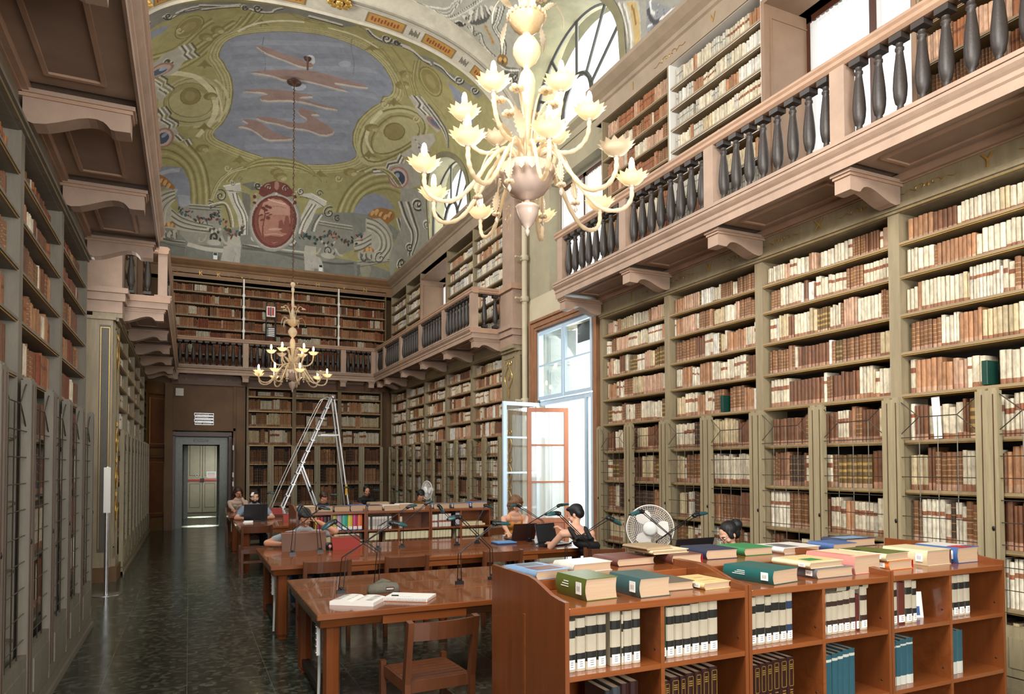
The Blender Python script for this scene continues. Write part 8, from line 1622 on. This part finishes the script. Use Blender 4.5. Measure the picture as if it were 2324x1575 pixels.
def person(label, seat, face, lean, head, look, handL, handR, skin, hair, top, bottom, female=False, hair_kind='short', sleeves='short', seat_z=.46, hintL=(-.3, -.2, -1), hintR=(.3, -.2, -1), glasses=False, beard=False, vox=.008, watch=False, hsc=1.0, shoes=True):
    """seated reader. seat (x, y), face = direction of the body (radians, 0 is -Y), hands and head are places in the hall"""
    t = thing('person', label, 'person', (seat[0], seat[1], 0), 0, 'readers in the hall')
    fx, fy = sin(face), -cos(face); F = Vector((fx, fy, 0)); Rr = Vector((-fy, fx, 0)) * -1   # Rr: the person's left side is -Rr
    Lf = Vector((-fy, fx, 0)); U_ = Vector((0, 0, 1)); P0 = Vector((seat[0], seat[1], seat_z + .085))
    H = Vector(head); neck0 = H - Vector(look).normalized() * .01 - U_ * .15 - F * .045; chest = neck0 - U_ * .10 - F * .02; chest = P0.lerp(chest, .80) if lean else chest
    sw = .165 if female else .195; sc = .9 if female else 1.0
    shl = neck0 - U_ * .07 + Lf * sw; shr = neck0 - U_ * .07 - Lf * sw; axis = (neck0 - P0).normalized()
    belly = P0.lerp(neck0, .38); ribs = P0.lerp(neck0, .72)
    M_t = Matrix((Lf, -F, axis)).transposed().to_4x4()
    def tor(b, g, m):
        for (f, rx, ry) in ((0.0, .165, .12), (.2, .150, .11), (.4, .140, .105), (.62, .165, .112), (.80, .170, .105), (.92, .12, .085)):
            c = P0.lerp(neck0, f); mm = Matrix.Translation(c) @ M_t; oball(b, (0, 0, 0), mm, (rx + g) * sc, (ry + g) * sc, .11, m)
        for s_ in (shl, shr): seg(b, neck0 - U_ * .06, s_, .062 * sc + g, .052 * sc + g, m)
        if female:
            for s in (-1, 1): oball(b, (s * .065, -.072, 0), Matrix.Translation(P0.lerp(neck0, .67)) @ M_t, .058 + g, .045 + g, .06, m)
    el, wl = ik(shl, handL, .28 * sc, .25 * sc, Lf * .5 + F * .2 + Vector((0, 0, -1))) if hintL is None else ik(shl, handL, .28 * sc, .25 * sc, hintL)
    er, wr = ik(shr, handR, .28 * sc, .25 * sc, -Lf * .5 + F * .2 + Vector((0, 0, -1))) if hintR is None else ik(shr, handR, .28 * sc, .25 * sc, hintR)
    b = MB(); tor(b, 0, skin)
    seg(b, neck0 - U_ * .05, H - U_ * .05 - F * .01, .058 * sc, .052 * sc, skin)
    def arm(b, s_, e, w_, g, m, f=1.0, r=(.048, .040, .039, .027)):
        e2 = s_.lerp(e, f if f < 1 else 1); seg(b, s_, e2, r[0] * sc + g, (r[0] + (r[1] - r[0]) * min(f, 1)) * sc + g, m)
        if f >= 1: seg(b, e, w_, r[2] * sc + g, r[3] * sc + g, m)
    arm(b, shl, el, wl, 0, skin); arm(b, shr, er, wr, 0, skin)
    # legs
    kn = []; 
    for s in (-1, 1):
        hip = P0 + Lf * s * .09 - U_ * .02; knee = hip + F * .42 + Lf * s * .05 - U_ * .03; ank = Vector((knee.x, knee.y, .09)) - F * (.02 + .05 * s); kn.append((hip, knee, ank))
        seg(b, hip, knee, .082 * sc, .058 * sc, skin); seg(b, knee, ank, .052 * sc, .034 * sc, skin); seg(b, ank + U_ * -.03 - F * .02, ank + F * .13 - U_ * .055, .035, .028, skin)
    # hands with five fingers
    def hand(b, w_, e, s):
        d = (w_ - e).normalized(); side = d.cross(U_); side = side.normalized() if side.length > .1 else Lf; pn = side.cross(d).normalized(); k = .92 if female else 1.0
        M_ = Matrix((side, d, pn)).transposed().to_4x4(); M_ = Matrix.Translation(w_) @ M_
        oball(b, (0, .045 * k, 0), M_, .038 * k, .05 * k, .015, skin)
        for i in range(4):
            x = (-.028 + .0185 * i) * k; L = (.062, .074, .068, .052)[i] * k if s > 0 else (.052, .068, .074, .062)[i] * k
            p0 = M_ @ Vector((x, .08 * k, 0)); p1 = M_ @ Vector((x * 1.15, .08 * k + L * .5, .004)); p2 = M_ @ Vector((x * 1.2, .08 * k + L * .85, -.018)); p3 = M_ @ Vector((x * 1.2, .08 * k + L * .98, -.034))
            b.tube([p0, p1, p2, p3], [.0095 * k, .0088 * k, .008 * k, .006 * k], skin, 8); b.ball(p3, .006, .006, .006, skin, 6, 5)
        q = -1 if s > 0 else 1; p0 = M_ @ Vector((q * .026 * k, .02, 0)); p1 = M_ @ Vector((q * .052 * k, .05, -.008)); p2 = M_ @ Vector((q * .056 * k, .078, -.018)); b.tube([p0, p1, p2], [.013 * k, .0105 * k, .008 * k], skin, 8); b.ball(p2, .008, .008, .008, skin, 6, 5)
    hand(b, wl, el, 1); hand(b, wr, er, -1)
    # head
    lk = Vector(look).normalized(); hs = lk.cross(U_).normalized() * -1; hu = lk.cross(hs) * 1; hu = hu if hu.z > 0 else -hu
    MH = Matrix.Translation(H) @ Matrix((hs, lk, hu)).transposed().to_4x4() @ Matrix.Scale(hsc, 4)     # local: x side, y forward, z up
    oball(b, (0, -.012, .035), MH, .073, .092, .082, skin); oball(b, (0, .02, -.025), MH, .060, .070, .070, skin); oball(b, (0, .045, -.078), MH, .034, .034, .028, skin)
    oball(b, (0, .070, .020), MH, .050, .022, .018, skin); oball(b, (0, .096, -.022), MH, .012, .018, .012, skin); oball(b, (0, .088, .0), MH, .009, .014, .026, skin)
    for s in (-1, 1): oball(b, (s * .074, -.008, -.008), MH, .008, .018, .030, skin); oball(b, (s * .045, .055, -.028), MH, .022, .022, .022, skin); oball(b, (s * .014, .090, -.025), MH, .008, .009, .007, skin)
    oball(b, (0, .083, -.052), MH, .024, .012, .009, skin); oball(b, (0, .081, -.062), MH, .020, .012, .008, skin)
    body = part(b, 'body', t); remesh(body, vox, 3)
    f = MB(MH)
    for s in (-1, 1): f.ball((s * .031, .078, .004), .013, .010, .009, 'eye_white', 10, 6); f.ball((s * .031, .087, .003), .0055, .003, .0055, 'iris', 8, 5)
    for s in (-1, 1): f.tube([(s * .014, .091, .022), (s * .032, .090, .028), (s * .050, .078, .024)], .0035, hair, 5)
    f.ball((0, .0915, -.056), .019, .005, .006, 'lips', 10, 5); part(f, 'eyes_and_lips', t)
    if beard:
        f = MB(); oball(f, (0, .034, -.068), MH, .057, .062, .046, hair, 16, 10); oball(f, (0, .080, -.044), MH, .028, .012, .007, hair); part(f, 'beard', t)
    h = MB()
    if hair_kind == 'short':
        oball(h, (0, -.024, .052), MH, .081, .092, .078, hair); oball(h, (0, -.052, .010), MH, .078, .060, .075, hair); oball(h, (0, .040, .095), MH, .058, .045, .026, hair)
        for s in (-1, 1): oball(h, (s * .066, .006, .022), MH, .014, .030, .036, hair)
    elif hair_kind == 'bun':
        oball(h, (0, -.026, .048), MH, .086, .095, .082, hair); oball(h, (0, -.058, -.005), MH, .080, .058, .080, hair); oball(h, (.02, -.115, .045), MH, .060, .055, .058, hair)
        for s in (-1, 1): oball(h, (s * .066, .012, .010), MH, .016, .036, .05, hair)
        for k in range(6): a = k; h.tube([tuple(MH @ Vector((.05 * cos(a), -.12, .05 + .05 * sin(a)))), tuple(MH @ Vector((.08 * cos(a), -.15, .06 + .09 * sin(a))))], .006, hair, 5)
    elif hair_kind == 'wavy':
        oball(h, (0, -.02, .055), MH, .090, .098, .082, hair)
        rr = random.Random(11)
        for k in range(34):
            a = rr.uniform(-2.4, 2.4); z = rr.uniform(-.075, .10); rad = .088 if z < .05 else .06
            oball(h, (rad * sin(a), -.02 - rad * cos(a) * .95, z), MH, .028, .028, .032, hair, 10, 6)
        for s in (-1, 1):
            for k in range(4): oball(h, (s * (.075 + .008 * (k % 2)), .03 - .02 * k, .05 - .035 * k), MH, .022, .028, .028, hair, 10, 6)
    elif hair_kind == 'long':
        oball(h, (0, -.02, .05), MH, .088, .096, .082, hair)
        for s in (-1, 1):
            for k in range(6): oball(h, (s * (.078 + .012 * sin(k)), -.01 - .006 * k, .03 - .045 * k), MH, .030, .045, .04, hair, 10, 6)
        oball(h, (0, -.07, -.08), MH, .085, .05, .13, hair)
    ho = part(h, 'hair', t); remesh(ho, .009, 2)
    g_ = .010; c = MB()
    if sleeves == 'strap':
        for (f, rx, ry) in ((0.0, .168, .125), (.2, .152, .113), (.4, .142, .108), (.60, .165, .114)):
            oball(c, (0, 0, 0), Matrix.Translation(P0.lerp(neck0, f)) @ M_t, (rx + g_) * sc, (ry + g_) * sc, .095, top)
        for s in (-1, 1): oball(c, (s * .065, -.075, 0), Matrix.Translation(P0.lerp(neck0, .66)) @ M_t, .064, .052, .066, top)
        if top == 'top_black': oball(c, (0, .01, 0), Matrix.Translation(P0.lerp(neck0, .76)) @ M_t, .135, .118, .07, top)
        o = part(c, 'top', t); remesh(o, .009, 3); c = MB()
        for s in (-1, 1):
            p = [Matrix.Translation(P0.lerp(neck0, .74)) @ M_t @ Vector((s * .085, -.115, 0)), Matrix.Translation(P0.lerp(neck0, .93)) @ M_t @ Vector((s * .085, -.075, .03)), Matrix.Translation(P0.lerp(neck0, .95)) @ M_t @ Vector((s * .09, .06, .02)), Matrix.Translation(P0.lerp(neck0, .75)) @ M_t @ Vector((s * .08, .125, 0))]
            c.tube(smoothp(p, 2), (.008 if top != 'top_black' else .027), top, 6)
        part(c, 'shoulder_strap', t)
    else:
        tor(c, g_, top); fr_ = .62 if sleeves == 'short' else 1.0
        for s_, e, w_ in ((shl, el, wl), (shr, er, wr)):
            if sleeves == 'long': arm(c, s_, e, w_.lerp(e, .1), .009, top)
            else: arm(c, s_, e, w_, .013, top, fr_)
        o = part(c, 'shirt', t); remesh(o, .009, 4)
    c = MB(); oball(c, (0, 0, -.01), Matrix.Translation(P0) @ M_t, .178 * sc, .135 * sc, .10, bottom)
    for hip, knee, ank in kn: seg(c, hip, knee, .094 * sc, .070 * sc, bottom); seg(c, knee, ank + U_ * .02, .062 * sc, .048 * sc, bottom)
    o = part(c, 'trousers', t); remesh(o, .012, 4)
    c = MB()
    for hip, knee, ank in kn: seg(c, ank - U_ * .035 - F * .03, ank + F * .14 - U_ * .05, .046, .036, 'shoe'); c.box(ank.x - .05, ank.x + .05, ank.y - .06, ank.y + .06, .0, .02, 'shoe') if 0 else None
    o = part(c, 'shoes', t); remesh(o, .010, 2)
    if glasses:
        g = MB(MH)
        for s in (-1, 1): g.tube([(s * .032 + .021 * cos(2 * PI * k / 14), .099, .0 + .015 * sin(2 * PI * k / 14)) for k in range(15)], .0022, 'black', 5, False); g.tube([(s * .053, .098, .004), (s * .074, .04, .006), (s * .078, -.01, .0)], .0022, 'black', 5, False)
        g.tube([(-.011, .1, .002), (.011, .1, .002)], .0022, 'black', 5, False); part(g, 'glasses', t)
    if watch:
        d = (wr - er).normalized(); g = MB(); q = er.lerp(wr, .93); g.tube([q - d * .010, q + d * .010], .036, 'black', 14); sd = Vector((0, -1, .5)).normalized(); g.lathe([(.0, -.004), (.02, -.004), (.021, .004), (.0, .006)], q.x + sd.x * .036, q.y + sd.y * .036, 'watch', 14, q.z + sd.z * .036, tuple(sd)); part(g, 'wrist_watch', t)
    return t
# facing -Y is towards the viewer
person('young man in a grey T-shirt bent over a book stand, head on hand', (1.30, 9.38), 0.05, True, (1.31, 8.98, 1.10), (.05, -.75, -.66), (1.47, 8.93, 1.055), (1.08, 8.80, .80), 'skin', 'hair_dark', 'shirt_grey', 'jeans', glasses=True, watch=True, hintL=(.8, -.1, -.9), hintR=(-1, -.25, -.2))
person('woman in an orange strap top with wavy hair and glasses typing on a laptop', (4.42, 9.55), -.15, True, (4.33, 9.22, 1.19), (.10, -.86, -.5), (4.22, 8.80, .80), (4.03, 8.82, .80), 'skin_pale', 'hair_brown', 'top_orange', 'trousers_dark', True, 'wavy', 'strap', glasses=True, hintL=(.8, 0, -.8), hintR=(-.8, 0, -.8))
person('woman in a black tank top with short black hair seen from behind, typing', (4.40, 7.02), PI - .45, True, (4.12, 7.12, 1.17), (-.55, .72, -.42), (3.98, 7.52, .80), (4.10, 7.36, .96), 'skin_pale', 'hair_black', 'top_black', 'trousers_dark', True, 'short', 'strap', hintL=(-.9, -.3, -.9), hintR=(.3, .6, -.9))
person('reader with black hair in a bun and glasses behind the stacked books', (5.02, 5.32), -PI / 2 - .15, True, (4.80, 5.32, 1.07), (-.85, .1, -.5), (4.42, 5.2, .80), (4.42, 5.5, .80), 'skin_pale', 'hair_black', 'top_black', 'jeans', True, 'bun', 'short', glasses=True, hintL=(0, -.6, -1), hintR=(0, .6, -1))
person('bearded man in a blue grey shirt behind the black laptop', (1.12, 14.25), 0, True, (1.12, 13.95, 1.17), (.05, -1, -.15), (1.30, 13.60, .80), (.92, 13.60, .80), 'skin_pale', 'hair_dark', 'shirt_blue', 'jeans', beard=True, hintL=(.9, 0, -.6), hintR=(-.9, 0, -.6), vox=.01)
person('distant woman with long brown hair in a pale blouse, chin on her hand', (.98, 16.95), 0, True, (.99, 16.62, 1.16), (.25, -1, -.3), (1.05, 16.40, 1.06), (.88, 16.15, .80), 'skin', 'hair_chestnut', 'blouse', 'trousers_dark', True, 'long', 'long', hintL=(.5, 0, -1), hintR=(-.9, 0, -.6), vox=.01)
person('reader under the ladder of whom only brown hair shows above the books', (2.41, 14.2), 0, True, (2.40, 13.98, 1.13), (.1, -.75, -.65), (2.6, 13.62, .80), (2.2, 13.62, .80), 'skin', 'hair_chestnut', 'top_black', 'jeans', False, 'short', 'short', vox=.012)
person('distant reader with black hair in a top knot behind the far low bookcase', (3.85, 16.85), 0, True, (3.85, 16.55, 1.16), (0, -1, -.35), (4.0, 16.25, .80), (3.7, 16.25, .80), 'skin', 'hair_black', 'top_black', 'jeans', True, 'bun', 'short', vox=.012)
person('reader with dark hair bowed low beside the small white fan', (4.40, 14.25), 0, True, (4.38, 13.98, 1.13), (-.1, -.7, -.7), (4.5, 13.62, .80), (4.25, 13.62, .80), 'skin', 'hair_black', 'top_black', 'jeans', False, 'short', 'short', vox=.012)
b = MB(); b.obox((1.075, 13.838, 1.235), (.022, 0, 0), (0, .006, 0), (.012, 0, .03), 'paper'); tag(b.build('hair_clip'), 'white clip on the forehead of the bearded man', 'clip')
for x, y, rz, lab in ((3.85, 16.95, 0, 'distant chair under the reader with a top knot'), (4.40, 14.3, 0, 'chair under the reader beside the small fan')):
    c = copy_tree(CH0); c.location = (x, y, 0); c.rotation_euler = (0, 0, rz); c['label'] = lab; c['group'] = 'wooden slatted chairs at the tables'
# ------------------------------------------------------------------ the old books on the wall shelves
FRAMES = {'R': FR, 'L': FL, 'RF': FR, 'LF': FL, 'B': FB, 'RU': FR, 'RUF': FR, 'LUF': FL, 'BU': FB}
def cam_size(p, h):
    d = Vector(p) - Vector((0, 0, CAM_H)); z = d.dot(fw)
    if z < .3: return -1
    px = W_IMG / 2 + F_PX * d.dot(rt2) / z; py = CY_PX - F_PX * d.dot(up2) / z
    if not (2 < px < W_IMG - 2 and 2 < py < H_IMG - 2): return 0
    return F_PX * h / z
def shade(c, k): return tuple(max(0, min(1, v * k)) for v in c)
def book_shape(mb, bk, full):
    fk, u, w0, wd, h, dp, z0, st, sd, place, n = bk
    mb.xf = FRAMES[fk]; base, bands = STY[st]; r = random.Random(int(sd * 1e9)); k = r.uniform(.62, .98)
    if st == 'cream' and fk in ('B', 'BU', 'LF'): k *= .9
    bc = shade(lin(base), k); d = min(.018, wd * .42)
    zs = {0.0, 1.0}
    for a, c_, _ in bands: zs.update((a, c_))
    zs = sorted(zs); sec = [(0, .9), (.16, .3), (.5, 0), (.84, .3), (1, .9)] if full else [(0, .8), (.3, .05), (.7, .05), (1, .8)]
    m = len(sec); vs = []
    for z in zs:
        for (a, q) in sec: vs.append((u + wd * a, w0 + q * d, z0 + h * z))
    for j in range(len(zs) - 1):
        zm = (zs[j] + zs[j + 1]) / 2; c = bc
        for a, e, cc in bands:
            if a < zm < e: c = shade(lin(cc), k)
        q = [(j * m + i, j * m + i + 1, (j + 1) * m + i + 1, (j + 1) * m + i) for i in range(m - 1)]
        o = len(mb.v)
        if j == 0: mb.add(vs, q, 'book_attr', c); base_i = o
        else:
            kk = mb.mi('book_attr')
            for f in q: mb.f.append(tuple(i + base_i for i in f)); mb.m.append(kk); mb.c.append(c); mb.sm.append(False)
    e = u + wd
    y0 = w0 + sec[0][1] * d
    mb.add([(u, y0, z0), (u, w0 + dp, z0), (u, w0 + dp, z0 + h), (u, y0, z0 + h), (e, y0, z0), (e, w0 + dp, z0), (e, w0 + dp, z0 + h), (e, y0, z0 + h)],
           [(0, 1, 2, 3), (4, 7, 6, 5), (1, 5, 6, 2)] , 'book_attr', bc)
    mb.add([(u, y0, z0 + h), (u + wd / 2, w0 + .002, z0 + h), (e, y0, z0 + h), (e, w0 + dp, z0 + h), (u, w0 + dp, z0 + h)], [(0, 1, 2, 3, 4)], 'book_attr', shade(lin('b79c78'), k))
sized = []
for i, bk in enumerate(BOOKS):
    p = FRAMES[bk[0]] @ Vector((bk[1] + bk[3] / 2, bk[2], bk[6] + bk[4] / 2)); a = cam_size(p, bk[4])
    if bk[0] == 'R' and bk[6] < 1.0: a *= .1        # hidden behind the low bookcase
    sized.append((a, i))
sized.sort(reverse=True)
ORD = ['first', 'second', 'third', 'fourth', 'fifth', 'sixth', 'seventh', 'eighth', 'ninth', 'tenth', 'eleventh', 'twelfth']
def ordinal(n):
    if n <= 12: return ORD[n - 1]
    return '%d%s' % (n, 'th' if 10 < n % 100 < 14 else {1: 'st', 2: 'nd', 3: 'rd'}.get(n % 10, 'th'))
single = {i for a, i in sized[:300]}
PLN = {('R', rl[0]): 'case beside window', ('R', rl[1]): 'second case from window', ('R', rl[2]): 'under letter X', ('R', rl[3]): 'under letter Y', ('R', rl[4]): 'right photo edge'}
for k_, l_ in enumerate(ll): PLN[('L', l_)] = 'left wall, %s case' % ['innermost', 'second', 'third', 'outermost'][k_]
counts = {}
for i, bk in enumerate(BOOKS): counts[(bk[0], bk[9])] = max(counts.get((bk[0], bk[9]), 0), bk[10])
mass = MB()
for i, bk in enumerate(BOOKS):
    if sized and i not in single:
        p = FRAMES[bk[0]] @ Vector((bk[1], bk[2], bk[6] + bk[4] / 2))
        a = cam_size(p, bk[4])
        if a <= 0 and bk[0] in ('L', 'R', 'RU') and p.y < 2.2: continue
        book_shape(mass, bk, False); continue
    mb = MB(); book_shape(mb, bk, True); o = mb.build('antique_book')
    fk, place, n = bk[0], bk[9], bk[10]; tot = counts[(fk, place)]
    k = n if fk == 'L' else tot + 1 - n       # counted from the left of the photo: near wall right side runs away to the left
    row = {'u': '%s open shelf', 'l': '%s gated shelf', 'g': '%s gallery shelf'}[place[1]] % ordinal(place[2])
    o['label'] = '%s, %s from left, %s, %s' % (NAMES[bk[7]], ordinal(k), row, PLN.get((fk, place[0]), place[0]))
    o['category'] = 'book'; o['group'] = 'old books on the wall shelves'
o = mass.build('antique_book_rows'); tag(o, 'rows of old vellum and leather books filling the farther wall shelves', 'books', kind='stuff')
